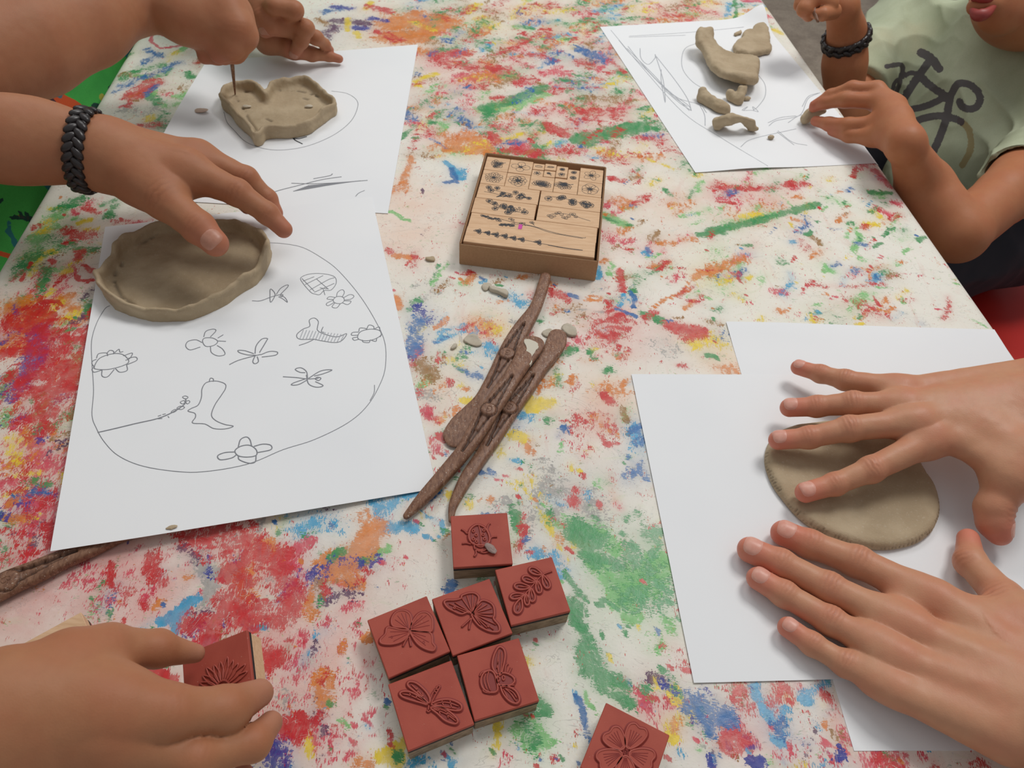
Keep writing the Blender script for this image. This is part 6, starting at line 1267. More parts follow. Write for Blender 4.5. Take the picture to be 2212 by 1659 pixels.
hand(adult, cB, {
    'index': dict(j=[(1640, 560, .019, 223), (1165, 328, .0125, 187), (870, 218, .0100, 166), (705, 150, .0088, 161)], mc=(2260, 960, .030, 316)),
    'middle': dict(j=[(1510, 745, .020, 218), (988, 492, .0125, 183), (685, 338, .0100, 164), (495, 255, .0088, 161)], mc=(2220, 1080, .032, 316)),
    'ring': dict(j=[(1440, 935, .019, 202), (998, 700, .0120, 170), (710, 532, .0098, 153), (545, 434, .0086, 146)], mc=(2170, 1210, .031, 316)),
    'pinky': dict(j=[(1410, 1130, .017, 180), (1092, 968, .0110, 153), (885, 846, .0090, 135), (732, 740, .0080, 129)], mc=(2090, 1370, .027, 294)),
    'thumb': dict(j=[(2280, 760, .026, 290), (2085, 560, .020, 215), (1875, 330, .0125, 176), (1862, 188, .0105, 132)], mc=None, up=(-.8, -.3, .5), nail=False)},
    [((2300, 800, .028, 300), (2100, 640, .022, 220)), ((1750, 620, .020, 180), (2100, 700, .024, 240)), ((1500, 1180, .016, 160), (2100, 1480, .022, 240))],
    [(2480, 1400, .036, 560), (2800, 1680, .045, 600), (3400, 2150, .065, 700)],
    M_skin_adult, M_nail, h=.0008, wrinkle=1.0, kp=.008, ground=lambda P: .0011+0*P[:, 0], web={'index': .30, 'middle': .42, 'ring': .42})
print('adult', time.time()-T0)
kidc = tag(empty('person', (-0.45, 0.35, 0)), 'child at the left edge with bare tanned arms, wearing a braided black bracelet', 'person')
armC, fC = hand(kidc, cC, {
    'thumb': dict(j=[(700, 900, .062, 230), (835, 1005, .057, 185), (988, 1132, .050, 156), (1072, 1212, .044, 130)], mc=None, up=tuple(CP-at(460, 520, .05)), nl=.9),
    'index': dict(j=[(930, 850, .065, 190), (1180, 958, .055, 128), (1330, 1062, .043, 104), (1412, 1142, .034, 86)], mc=(560, 770, .070, 290), nail=False),
    'middle': dict(j=[(985, 790, .060, 170), (1225, 888, .048, 112), (1330, 990, .034, 92), (1368, 1060, .026, 80)], mc=(560, 740, .068, 270), nail=False),
    'ring': dict(j=[(980, 780, .050, 150), (1190, 890, .036, 104), (1290, 990, .022, 86), (1330, 1050, .014, 76)], mc=(560, 740, .060, 250), nail=False),
    'pinky': dict(j=[(900, 790, .042, 140), (1080, 900, .030, 96), (1180, 980, .020, 80), (1230, 1030, .014, 70)], mc=(560, 760, .056, 230), nail=False)},
    [((540, 790, .066, 330), (800, 940, .060, 230)), ((760, 880, .060, 260), (900, 880, .060, 210))],
    [(440, 745, .072, 335), (200, 705, .078, 340), (0, 692, .084, 352), (-420, 640, .10, 400)],
    M_skin_tan, M_nail_tan, h=.0012, wrinkle=.8, kp=.010, up0=tuple(CP-at(200, 330, .07)), fl_arm=1.3)
armG, fG = hand(kidc, cG, {
    'thumb': dict(j=[(480, 930, .075, 330), (700, 880, .070, 260), (1010, 895, .058, 225), (1250, 925, .046, 120)], mc=None, nail=False),
    'index': dict(j=[(700, 1270, .075, 400), (1080, 1310, .070, 330), (1440, 1290, .058, 290), (1660, 1180, .046, 180)], mc=(0, 1230, .085, 560), nail=False),
    'middle': dict(j=[(700, 1480, .070, 330), (1250, 1600, .058, 250), (1620, 1500, .046, 210), (1735, 1370, .040, 150)], mc=(-50, 1500, .080, 560), nail=False),
    'ring': dict(j=[(650, 1700, .060, 300), (1200, 1830, .046, 230), (1450, 1800, .036, 190), (1560, 1700, .030, 130)], mc=(-50, 1700, .070, 500), nail=False)},
    [((100, 1150, .082, 420), (560, 1010, .076, 320)), ((200, 1250, .080, 500), (760, 1260, .074, 360))],
    [(-250, 1400, .088, 640), (-700, 1560, .095, 660), (-1500, 1900, .12, 700)],
    M_skin_near, M_nail_tan, h=.0013, wrinkle=.25, kp=.012)
kidd = tag(empty('person', (-0.50, 0.75, 0)), 'child in a bright green patterned shirt behind the left table edge, carving the heart dish', 'person')
armD, fD = hand(kidd, cP, {
    'index': dict(j=[(505, 28, .085, 66), (527, 78, .073, 54), (507, 112, .060, 44), (484, 122, .053, 36)], mc=(400, 30, .088, 96), nail=False),
    'middle': dict(j=[(488, 15, .092, 66), (515, 62, .080, 58), (500, 104, .066, 46), (474, 118, .058, 38)], mc=(395, 15, .092, 96), nail=False),
    'ring': dict(j=[(465, 45, .075, 66), (492, 98, .062, 46), (470, 120, .053, 36), (443, 123, .051, 31)], mc=(395, 35, .084, 96), nail=False),
    'thumb': dict(j=[(420, 50, .078, 66), (452, 75, .070, 46), (482, 96, .064, 40)], mc=None, nail=False)},
    [((400, 30, .086, 100), (490, 50, .080, 84)), ((430, 50, .080, 80), (500, 75, .074, 66))],
    [(365, 12, .090, 100), (290, 4, .094, 112), (180, 42, .098, 174), (60, 86, .100, 212), (-60, 120, .102, 236), (-260, 170, .11, 300)],
    M_skin_tan, M_nail_tan, h=.0016, wrinkle=.3, kp=.012, up0=tuple(CP-at(450, 50, .07)))
camv = lambda x, y, z: tuple(CP-at(x, y, z))
armF, fF = hand(kidd, cF, {
    'index': dict(j=[(800, 40, .062, 210), (905, 170, .056, 196), (938, 330, .044, 132)], mc=None, up=camv(570, 60, .05), nl=.8),
    'middle': dict(j=[(1040, 60, .068, 180), (1250, 110, .064, 176), (1180, 200, .052, 150), (1085, 275, .044, 112)], mc=(900, 60, .062, 220), up=camv(600, 60, .05), twist=.3, nl=.8),
    'ring': dict(j=[(1180, 200, .050, 190), (1370, 300, .046, 166), (1320, 430, .034, 146), (1248, 560, .020, 122)], mc=(950, 150, .056, 240), up=camv(630, 100, .03), nl=.8),
    'pinky': dict(j=[(1300, 330, .038, 170), (1480, 400, .032, 140), (1570, 470, .022, 108), (1625, 525, .015, 80)], mc=(1000, 250, .05, 250), nail=False),
    'thumb': dict(j=[(1200, 500, .022, 220), (1430, 570, .014, 140), (1610, 590, .010, 104), (1720, 620, .0075, 84)], mc=None, nail=False)},
    [((850, 150, .046, 260), (1010, 390, .028, 310)), ((1010, 390, .028, 310), (1240, 530, .016, 200)), ((900, 260, .032, 270), (960, 440, .022, 250)), ((1000, 170, .040, 220), (1200, 320, .028, 220))],
    [(900, 60, .062, 280), (960, -120, .072, 260), (1000, -500, .09, 280)],
    M_skin_tan, M_nail_tan, h=.0012, wrinkle=.5, kp=.005, up0=camv(620, 60, .05), ground=lambda P: .0012+0*P[:, 0])
print('kids', time.time()-T0)
# thin tool held in the fist, cutting along the heart dish wall
a_, b_ = at(497, 95, .068), at(508, 203, .0065); tt = MB(); ts = np.linspace(-.25, 1, 26)
tt.tube([a_+(b_-a_)*t for t in ts], [.0021*(1-.75*max(0, t)**1.5)+.0002 for t in ts], 12)
o = tt.build('carving_tool', M_tool, None, True); o.data.transform(Matrix.Translation(-Vector(b_))); o.location = tuple(b_)
tag(o, 'thin brown carving tool held upright in a fist over the heart dish', 'modelling tool', 'brown clay modelling tools')

# braided leather bracelet
wp, wr_ = J(cC, 432, 748, .0722, 336); wq, _ = J(cC, 200, 705, .078, 340); ax = (wp-wq)/np.linalg.norm(wp-wq)
vu = np.array(CP-wp); vu -= ax*(vu @ ax); vu /= np.linalg.norm(vu); vs = np.cross(ax, vu)
br = npmesh('bracelet', [[0, 0, 0]]*3, [(0, 1, 2)], M_leather, kidc); br.data.clear_geometry()
def ring_at(f, c, ax, u, s, th, off, R=.045):
    d = u*math.cos(th)+s*math.sin(th); lo, hi = 0.0, R
    for _ in range(26):
        m = (lo+hi)/2
        if f(np.array([c+d*m], np.float32))[0] < 0: lo = m
        else: hi = m
    return c+d*(lo+off), d
nb = 44; base = MB()
cb_ = wp-ax*.001
ringp = [ring_at(fC, cb_, ax, vu, vs, 2*PI*i/72, .0012)[0] for i in range(72)]
for k in (-.0038, .0038): base.tube([p+ax*k for p in ringp], .0022, 8, closed=True, up=tuple(ax))
base.build('band', M_leather, kidc, True).parent = br
for i in range(nb):
    th = 2*PI*i/nb; p, d = ring_at(fC, cb_, ax, vu, vs, th, .0022)
    t = np.cross(ax, d); sgn = 1 if i % 2 else -1
    v1 = (ax*sgn*.72+t*.70); v1 /= np.linalg.norm(v1); v2 = np.cross(d, v1)
    m = MB(); m.ell(p+ax*sgn*.0030, [v1*.0056, v2*.0030, d*.0026], 12, 8); m.build('braid_strand', M_leather, kidc, True).parent = br
cl = MB(); p, d = ring_at(fC, cb_, ax, vu, vs, -1.45 if vs[1] > 0 else 1.45, .003); t = np.cross(ax, d)
cl.tube([p+ax*.004*math.cos(a)+t*.003*math.sin(a) for a in np.linspace(0, 2*PI, 16)[:-1]], .0006, 6, closed=True, up=tuple(d)); cl.build('clasp', M_metal, kidc, True).parent = br

# the stamp held by the near hand
c0 = [at(*cG(1105, 1010), .030), at(*cG(1565, 822), .040), at(*cG(1690, 1150), .040), at(*cG(1215, 1330), .030)]
O = sum(c0)/4; X = (c0[1]-c0[0])+(c0[2]-c0[3]); X /= np.linalg.norm(X); Y = (c0[0]-c0[3])+(c0[1]-c0[2]); Y -= X*(X @ Y); Y /= np.linalg.norm(Y); Nn = np.cross(X, Y); S = .0318
hs = tag(empty('picture_stamp', tuple(O)), 'red rubber stamp with a fan-shaped flower, held between finger and thumb of the near hand', 'rubber stamp', 'red rubber picture stamps')
m = MB(); m.box(O-Nn*.0092, (S-.0006, S-.0006, .0096), X, Y, Nn, .0003); m.build('wood_block', M_beech, hs)
m = MB(); m.box(O-Nn*.0032, (S-.0002, S-.0002, .0022), X, Y, Nn, .0003); m.build('foam_layer', M_foam, hs)
m = MB(); m.box(O-Nn*.0011, (S, S, .0021), X, Y, Nn, .0003); m.build('rubber_face', M_rubber, hs)
m = MB(); m2 = MB()
for i in range(11):
    a = .25+i*.26; L = .0125+.001*math.sin(i*2); dv = X*math.cos(a)+Y*math.sin(a); nv = np.cross(Nn, dv); o_ = O-Y*.006+X*.002
    m.tube(catmull([o_+dv*.003+Nn*.0003, o_+dv*L*.6+nv*.0012+Nn*.0003, o_+dv*L+Nn*.0003, o_+dv*L*.6-nv*.0012+Nn*.0003], 4, True), .0004, 5, closed=True, up=tuple(Nn))
m.build('relief_ridge', M_rubber_ridge, hs, True)
# wooden stamp lying face down behind the near hand
wc = [at(*cG(245, 805), .014), at(*cG(520, 655), .014), at(*cG(640, 800), .014)]; X = wc[1]-wc[0]; X[2] = 0; X /= np.linalg.norm(X); Y = np.array([-X[1], X[0], 0]); O = wc[1]-X*.016-Y*.016; O[2] = 0
ws = tag(empty('picture_stamp', tuple(O)), 'rubber stamp lying face down, its plain wooden back showing behind the near hand', 'rubber stamp', 'red rubber picture stamps')
m = MB(); m.box(O+[0, 0, .0092], (.0316, .0316, .0096), X, Y, (0, 0, 1), .0003); m.build('wood_block', M_beech, ws)
m = MB(); m.box(O+[0, 0, .0033], (.0318, .0318, .0022), X, Y); m.build('foam_layer', M_foam, ws)
m = MB(); m.box(O+[0, 0, .0012], (.0318, .0318, .0021), X, Y); m.build('rubber_face', M_rubber, ws)

# ------------------------------------------------------------------ the boy at the right edge
def cloth(name, f, lo, hi, h, mat, parent, fold=.004, seed=1, attrs=None, dirn=(1, 1, 1), fs=22, cut=None):
    V, F = mesh_sdf(f, lo, hi, h); n = sdf_normal(f, V)
    Q = V*np.array(dirn)
    r = 1-np.abs(vnoise(Q, fs, seed)); r2 = 1-np.abs(vnoise(Q, fs*2.3, seed+5))
    V = V+n*((r*r*fold+r2*r2*fold*.35)-fold*.6)[:, None]
    return npmesh(name, V, F, mat, parent, True, attrs(V) if attrs else None)
def poly_dist(Q, pts):
    d = np.full(len(Q), 1e9); P = np.array(pts, float)
    for i in range(len(P)-1):
        a = P[i]; ab = P[i+1]-a; t = np.clip(((Q-a) @ ab)/(ab @ ab+1e-12), 0, 1); d = np.minimum(d, np.linalg.norm(Q-a-t[:, None]*ab, axis=1))
    return d
BOYS = .0022
boy = tag(empty('person', tuple(atd(2150, 420, .95))), 'boy in a faded green t-shirt with a bicycle print, shaping clay at the right side', 'person')
j = lambda q: JD(cE, *q)
K = {}
# near arm: hand resting on the sheet
dE = lambda x, y, z, w: J(cE, x, y, z, w)
F1 = [dE(1060, 700, .050, 118), dE(870, 690, .046, 108), dE(700, 745, .034, 88), dE(570, 820, .022, 66)]
F2 = [dE(1085, 795, .045, 126), dE(820, 778, .038, 118), dE(660, 800, .028, 94), dE(568, 842, .019, 70)]
F3 = [dE(1070, 965, .034, 130), dE(840, 980, .024, 114), dE(690, 968, .016, 98), dE(585, 945, .011, 78)]
F4 = [dE(1030, 1070, .026, 136), dE(850, 1055, .018, 108), dE(720, 1020, .012, 86)]
WR = dE(1285, 1120, .042, 236)
HB = [dE(1180, 850, .044, 200), dE(1200, 950, .042, 220), dE(1190, 1060, .036, 200)]
el = JD(cE1, 1885, 1160, .69, 285); fa = JD(cE1, 1715, 925, .70, 262); ua = JD(cE1, 2110, 975, .72, 272); sh = JD(cE1, 2330, 740, .80, 330)
# far arm: fist raised with a wristband
W2 = JD(cE, 830, 250, .86, 270); W2b = JD(cE, 812, 480, .88, 300); EL2 = JD(cE, 800, 900, .92, 330); H2 = JD(cE, 790, 60, .83, 300)
fk = [[JD(cE, 690, 30, .80, 170), JD(cE, 560, -20, .79, 160), JD(cE, 500, 70, .79, 140), JD(cE, 530, 120, .80, 110)], [JD(cE, 720, 90, .81, 150), JD(cE, 640, 110, .79, 120), JD(cE, 590, 110, .79, 90)], [JD(cE, 650, -60, .81, 170), JD(cE, 500, -60, .80, 150), JD(cE, 460, 40, .80, 110)]]
SH2 = JD(cE, 1280, 120, 1.02, 300)
chest = JD(cP, 2120, 150, .96, 250); chest2 = JD(cP, 2210, 170, .92, 250); belly = JD(cP, 2120, 360, .94, 280); hip = JD(cP, 2190, 470, .98, 240)
neck = JD(cP, 2235, 40, .90, 110); headc = (atd(2285, -130, .80), .088)
jaw = (atd(2225, -12, .79), .046); chin = (atd(2165, 22, .765), .024)
def f_arms(P):
    d = chain(P, [WR[0], fa[0], el[0]], [WR[1], fa[1], el[1]], .006)
    d = smin(d, chain(P, [el[0], ua[0], sh[0]], [el[1]*.95, ua[1], sh[1]], .006), .006)
    for m, l in zip(HB, (F1, F2, F3)):
        d = smin(d, seg(P, WR[0], m[0], WR[1]*.85, m[1]), .012); d = smin(d, seg(P, m[0], l[0][0], m[1], l[0][1]), .008)
    d = smin(d, seg(P, HB[2][0], F4[0][0], HB[2][1]*.8, F4[0][1]), .008)
    o = d
    for l in (F1, F2, F3, F4):
        o = np.minimum(o, smin(d, chain(P, [p for p, _ in l], [r for _, r in l], .004), .006))
    o = smax(o, -(P[:, 2]-.0014-9*(P @ TX > XR-.004)*-1.0), .002) if False else o
    e = chain(P, [H2[0], W2[0], W2b[0], EL2[0]], [H2[1]*.9, W2[1]*.82, W2b[1]*.92, EL2[1]], .02)
    e = smin(e, chain(P, [EL2[0], SH2[0]], [EL2[1], SH2[1]], .02), .015)
    e0 = e
    for l in fk: e = np.minimum(e, smin(e0, chain(P, [p for p, _ in l], [r*.86 for _, r in l], .002), .004))
    return np.minimum(o, e)
lowl = JD(cP, 2000, 400, .94, 170); arp = JD(cP, 1960, 240, .99, 130)
def f_torso(P):
    d = seg(P, chest[0], belly[0], chest[1], belly[1]); d = smin(d, seg(P, chest2[0], belly[0], chest2[1], belly[1]*.9), .05)
    d = smin(d, seg(P, belly[0], hip[0], belly[1], hip[1]), .04)
    d = smin(d, seg(P, chest[0], SH2[0], chest[1]*.75, SH2[1]*.95), .05); d = smin(d, seg(P, chest2[0], sh[0], chest2[1]*.7, sh[1]*1.0), .05)
    d = smin(d, seg(P, belly[0], lowl[0], belly[1]*.8, lowl[1]), .03); d = smin(d, seg(P, chest[0], arp[0], chest[1]*.8, arp[1]), .03)
    return d
lipv = CP-chin[0]; lipv /= np.linalg.norm(lipv)
lipc = [atd(2108, 14, .748), atd(2132, 6, .748)]
fwdh = (chin[0]-jaw[0]); fwdh /= np.linalg.norm(fwdh)
def f_head(P):
    d = np.linalg.norm((P-headc[0]), axis=1)-headc[1]
    d = smin(d, seg(P, headc[0], jaw[0], .080, jaw[1]), .02); d = smin(d, seg(P, jaw[0], chin[0], jaw[1], chin[1]), .02)
    d = smin(d, seg(P, headc[0]-[.02, 0, 0], atd(2180, -60, .76), .060, .030), .02)
    d = smin(d, seg(P, lipc[0], lipc[1], .0085, .0095), .010)
    d = smin(d, seg(P, atd(2085, -60, .73), atd(2120, -110, .74), .009, .006), .008)
    d = smin(d, seg(P, jaw[0], neck[0], .050, .046), .02)
    return smin(d, seg(P, neck[0], chest2[0], .046, .06), .02)
def f_body(P):
    return smin(smin(f_torso(P)+.006, f_head(P), .012), f_arms(P), .006)
pts_ = [WR, fa, el, ua, sh, H2, W2, W2b, EL2, SH2, chest, chest2, belly, hip, neck, headc]+F1+F2+F3+F4+[q for l in fk for q in l]
lo = np.min([p-r for p, r in pts_], 0); hi = np.max([p+r for p, r in pts_], 0)
V, F = mesh_sdf(f_body, lo, hi, BOYS)
n = sdf_normal(f_body, V); ft = np.zeros(len(V)); kn = np.zeros(len(V)); lp = np.zeros(len(V))
for l in (F1, F2, F3, F4):
    ft = np.maximum(ft, np.exp(-(np.linalg.norm(V-l[-1][0], axis=1)/.012)**2)); kn = np.maximum(kn, .5*np.exp(-(np.linalg.norm(V-l[0][0], axis=1)/.009)**2))
body = npmesh('body', V, F, M_skin_boy, boy, True, {'knuckle': kn, 'fingertip': ft, 'crease': lp})
m_, _, _ = nmat('lips', 0.5, srgb(150, 58, 52)); m = MB()
for pts, r_ in (((2098, 0, .742), (2112, -6, .738), (2130, -4, .738), (2150, 2, .746)), .0052), (((2097, 20, .742), (2110, 32, .738), (2128, 30, .737), (2150, 12, .746)), .0060):
    P = catmull([atd(*p_) for p_ in pts], 6); m.tube(P, np.sin(np.linspace(.3, PI-.3, len(P)))*r_, 12, up=tuple(lipv))
m.build('lips', m_, boy, True)
# eyes and hair lie above the frame
m_, _, _ = nmat('hair', 0.6, srgb(58, 40, 30)); m = MB(); m.ell(headc[0]+[.02, .01, .03], [(.095, 0, 0), (0, .095, 0), (0, 0, .088)], 24, 16)
m.V[0] += (fbm(m.V[0], 60, 3, 2)*.004)[:, None]; m.build('hair', m_, boy, True)
m_, _, _ = nmat('eye', 0.2, srgb(236, 232, 226)); m2_, _, _ = nmat('iris', 0.2, srgb(50, 32, 22))
for qx, qy in ((2120, -150), (2215, -175)):
    ts_ = np.linspace(.6, .85, 400); pp = np.array([atd(qx, qy, t) for t in ts_], np.float32); k = int(np.argmax(f_head(pp) < 0)); p = atd(qx, qy, ts_[k]+.0075)
    m = MB(); m.ell(p, [(.0105, 0, 0), (0, .0105, 0), (0, 0, .0085)], 16, 10); e_ = m.build('eye', m_, boy, True)
    m = MB(); d_ = (CP-p)*.5+(at(1750, 250, 0)-p)*.5; d_ /= np.linalg.norm(d_); m.ell(p+d_*.0072, [(.0045, 0, 0), (0, .0045, 0), (0, 0, .0045)], 12, 8); m.build('iris', m2_, boy, True).parent = e_
# t-shirt: torso plus two sleeves, open at the neck
slA = (ua[0]*.66+sh[0]*.34); axA = (ua[0]-sh[0]); axA /= np.linalg.norm(axA)
slB = SH2[0]*.22+EL2[0]*.78; axB = (EL2[0]-SH2[0]); axB /= np.linalg.norm(axB)
axN = neck[0]-chest2[0]; axN /= np.linalg.norm(axN)
def f_shirt(P):
    d = f_torso(P)-.004
    a = smax(seg(P, sh[0], ua[0], sh[1]*1.2, ua[1]*1.38), (P-slA) @ axA-.004, .004)
    b = smax(seg(P, SH2[0], EL2[0], SH2[1]*1.35, EL2[1]*1.42), (P-slB) @ axB, .004)
    d = smin(smin(d, a, .012), b, .035)
    nk = seg(P, neck[0]-axN*.012, neck[0]+axN*.2, .060, .075)
    d = smax(d, -nk, .004)
    arm = chain(P, [sh[0]+(ua[0]-sh[0])*.55, ua[0]+(ua[0]-sh[0])*.3], [ua[1]*1.08, ua[1]*1.12], .01)
    return smax(d, -arm, .003)
BK = [([(1700, 262), (1745, 285), (1790, 340)], 17), ([(1745, 300), (1692, 372), (1640, 450), (1595, 525)], 15), ([(1692, 372), (1745, 425), (1845, 490)], 15), ([(1838, 495), (1872, 430), (1900, 412), (1955, 428), (1992, 475), (1985, 522), (1945, 542), (1905, 530), (1892, 505)], 14),
      ([(1845, 480), (1825, 590), (1790, 690), (1762, 750)], 15), ([(1640, 545), (1730, 525), (1830, 478)], 13), ([(1650, 620), (1700, 592), (1790, 575), (1870, 590), (1900, 605)], 14), ([(1530, 330), (1602, 322), (1610, 370)], 9), ([(1602, 370), (1590, 430), (1560, 490)], 9), ([(1610, 380), (1650, 362), (1695, 370)], 9), ([(1560, 440), (1570, 410), (1600, 385)], 7)]
BY_ = [([(1895, 600), (1935, 640), (1948, 700), (1940, 760), (1905, 820)], 13), ([(1700, 760), (1760, 830)], 6)]
def shirt_attr(V):
    Q = topx(V); Q = np.stack([(Q[:, 0]-1250)/962*2212, Q[:, 1]/962*2212], -1)
    ab_ = chest[0]-belly[0]; t_ = np.clip(((V-belly[0]) @ ab_)/(ab_ @ ab_), 0, 1)[:, None]; front = ((V-belly[0]-t_*ab_) @ (CP-belly[0])) > 0
    a = np.full(len(V), -9.0); b = np.full(len(V), -9.0)
    for p, w in BK: a = np.maximum(a, w*1.3-poly_dist(Q, catmull(p, 4)))
    for p, w in BY_: b = np.maximum(b, w*1.25-poly_dist(Q, catmull(p, 4)))
    a = np.where(front, a, -9); b = np.where(front, b, -9)
    return {'print_dark': np.clip(a/6+.5, 0, 1), 'print_ochre': np.clip(b/6+.5, 0, 1)}
m_, nt, b = nmat('faded_green_cotton', 0.9, spec=0.15); q = NB(nt); v = q.obj()
c = q.mix(q.mr(q.noise(v, 14, 4, .6), .3, .7), srgb(186, 193, 166), srgb(168, 175, 146)); c = q.mix(q.mr(q.noise(v, 9, 3), .5, .7, 0, .5), c, srgb(184, 174, 142)); c = q.mix(q.mr(q.noise(v, 1400, 2), .4, .7, 0, .12), c, srgb(90, 92, 80))
c = q.mix(q.mr(q.attr('print_ochre').outputs['Fac'], .4, .6, 0, .65), c, srgb(146, 118, 62))
c = q.mix(q.mr(q.attr('print_dark').outputs['Fac'], .4, .6, 0, .88), c, srgb(74, 66, 76)); q.L.new(c, b.inputs['Base Color']); q.bump(b, q.noise(v, 2200, 2), .2, .0004)
shirt = cloth('t_shirt', f_shirt, lo-.03, hi+.03, .0024, m_, boy, .010, 3, shirt_attr, (1, .6, 1.2), 17)
m_, _, _ = nmat('navy_shorts', 0.85, srgb(30, 32, 42)); m3_, _, _ = nmat('chair_red_plastic', 0.4, srgb(190, 36, 28))
kn1 = atd(2030, 600, 1.0); kn2 = atd(1960, 560, 1.2)
k1_, k2_ = hip[0]-TX*.22-TY*.10+[0, 0, .0], hip[0]-TX*.22+TY*.10+[0, 0, .0]
def f_sh(P): return smin(seg(P, hip[0], k1_, hip[1]*1.12, .062), seg(P, hip[0], k2_, hip[1]*1.05, .062), .03)
hb = np.array([hip[0], k1_, k2_])
cloth('shorts', lambda P: smax(f_sh(P), (P[:, 2]-(-.06)), .01), hb.min(0)-.19, hb.max(0)+.19, .005, m_, boy, .005, 6)
# wristband
wb = npmesh('wristband', [[0, 0, 0]]*3, [(0, 1, 2)], M_leather, boy); wb.data.clear_geometry()
axw = H2[0]-W2b[0]; axw /= np.linalg.norm(axw); c_ = W2[0]*.80+W2b[0]*.20; uu = CP-c_; uu -= axw*(uu @ axw); uu /= np.linalg.norm(uu); ss = np.cross(axw, uu)
axw2 = axw+uu*.10; m = MB(); rp = [ring_at(f_arms, c_, axw, uu, ss, 2*PI*i/60, .002, .05)[0] for i in range(60)]
for k in (-.0035, .0035): m.tube([p+axw*k for p in rp], .0026, 8, closed=True, up=tuple(axw))
m.build('band', M_leather, boy, True).parent = wb
for i in range(30):
    p, d = ring_at(f_arms, c_, axw, uu, ss, 2*PI*i/30, .003, .05); t = np.cross(axw, d); sg = 1 if i % 2 else -1; v1 = axw*sg*.6+t*.8; v1 /= np.linalg.norm(v1)
    m = MB(); m.ell(p+axw*sg*.003, [v1*.006, np.cross(d, v1)*.0032, d*.0028], 10, 6); m.build('braid_strand', M_leather, boy, True).parent = wb
# small clay lump between the boy's fingertips, and the tool in his raised fist
chain_clay([(0, 0, 0, 0)][:0] or [], '') if False else None
p1 = at(*cE(545, 895), .009); p2 = at(*cE(500, 930), .0062)
ex_ = at(*cE(640, 865), .016)
def fl_(P): return smax(chain(P, [ex_, p1, p2], [.0035, .0058, .0048], .004)+vnoise(P, 170, 9)*.0006, -(P[:, 2]-.0008), .001)
clay_obj('clay_piece', fl_, np.minimum(np.minimum(p1, p2), ex_)-.008+np.array([0, 0, .0]), np.maximum(np.maximum(p1, p2), ex_)+.008, .0012, M_clay, 'small clay lump pinched between the boy\'s fingertips', 'clay piece')
a_, b_ = atd(*cE(560, 60), .79), atd(*cE(604, 172), .785); tt = MB(); tt.tube([a_+(b_-a_)*t for t in np.linspace(-1.2, 1, 20)], [.0032*(1-.6*max(0, t)) for t in np.linspace(-1.2, 1, 20)], 10)
o = tt.build('carving_tool', M_tool, None, True); o.data.transform(Matrix.Translation(-Vector(b_))); o.location = tuple(b_)
tag(o, 'dark tool tip poking out of the boy\'s raised fist', 'modelling tool', 'brown clay modelling tools')
# red chair behind and under the boy
chz = -.20
cx = hip[0]+np.array([.0, 0, 0]); chair = tag(empty('chair', (cx[0], cx[1], -.645)), 'red plastic chair with a dark frame that the boy sits on', 'chair')
def sheetf(name, pts, th, mat, par):
    P = np.array(pts); m = MB(); nx, ny = P.shape[:2]; Vv = P.reshape(-1, 3)
    du = np.gradient(P, axis=0); dv_ = np.gradient(P, axis=1); N_ = np.cross(du, dv_).reshape(-1, 3); N_ /= np.linalg.norm(N_, axis=1, keepdims=True)+1e-9
    V = np.concatenate([Vv, Vv-N_*th]); F = grid_faces(nx, ny); n_ = len(Vv); idx = np.arange(n_).reshape(nx, ny)
    r = np.concatenate([idx[:, 0], idx[-1, 1:], idx[-2::-1, -1], idx[0, -2:0:-1]]); S = np.stack([r, np.roll(r, -1), np.roll(r, -1)+n_, r+n_], -1)
    return npmesh(name, V, np.concatenate([F, F[:, ::-1]+n_, S[:, ::-1]]), mat, par, True)
E1 = np.array([TX[0], TX[1], 0]); E2 = np.array([TY[0], TY[1], 0])
seatc = cx+E1*.02; seatc[2] = hip[0][2]-hip[1]*1.12-.012
us = np.linspace(-.21, .21, 16); vs_ = np.linspace(-.20, .20, 16)
sheetf('seat', [[seatc+E1*u+E2*v+np.array([0, 0, .018*(u/.21)**2+.02*(v/.2)**2-.02*max(0, -u-.15)/.06]) for v in vs_] for u in us], .006, m3_, chair)
sheetf('backrest', [[seatc+E1*(.27+.05*t-.05*(v/.2)**2)+E2*v+np.array([0, 0, .14+.28*t]) for v in vs_] for t in np.linspace(0, 1, 12)], .006, m3_, chair)
mf_, _, _ = nmat('chair_frame_dark', 0.4, srgb(62, 68, 72))
for sx, sy in ((-1, -1), (-1, 1), (1, -1), (1, 1)):
    m = MB(); t0 = seatc+E1*.17*sx+E2*.17*sy-np.array([0, 0, .01]); b0 = seatc+E1*.22*sx+E2*.2*sy; b0[2] = -.645
    m.tube([t0, b0], .011, 12); m.build('leg', mf_, chair, True)
for sy in (-1, 1):
    m = MB(); m.tube(catmull([seatc+E1*.17+E2*.17*sy, seatc+E1*.27+E2*.19*sy+[0, 0, .08], seatc+E1*.31+E2*.19*sy+[0, 0, .25]], 6), .011, 12); m.build('back_frame', mf_, chair, True)
print('boy', time.time()-T0)

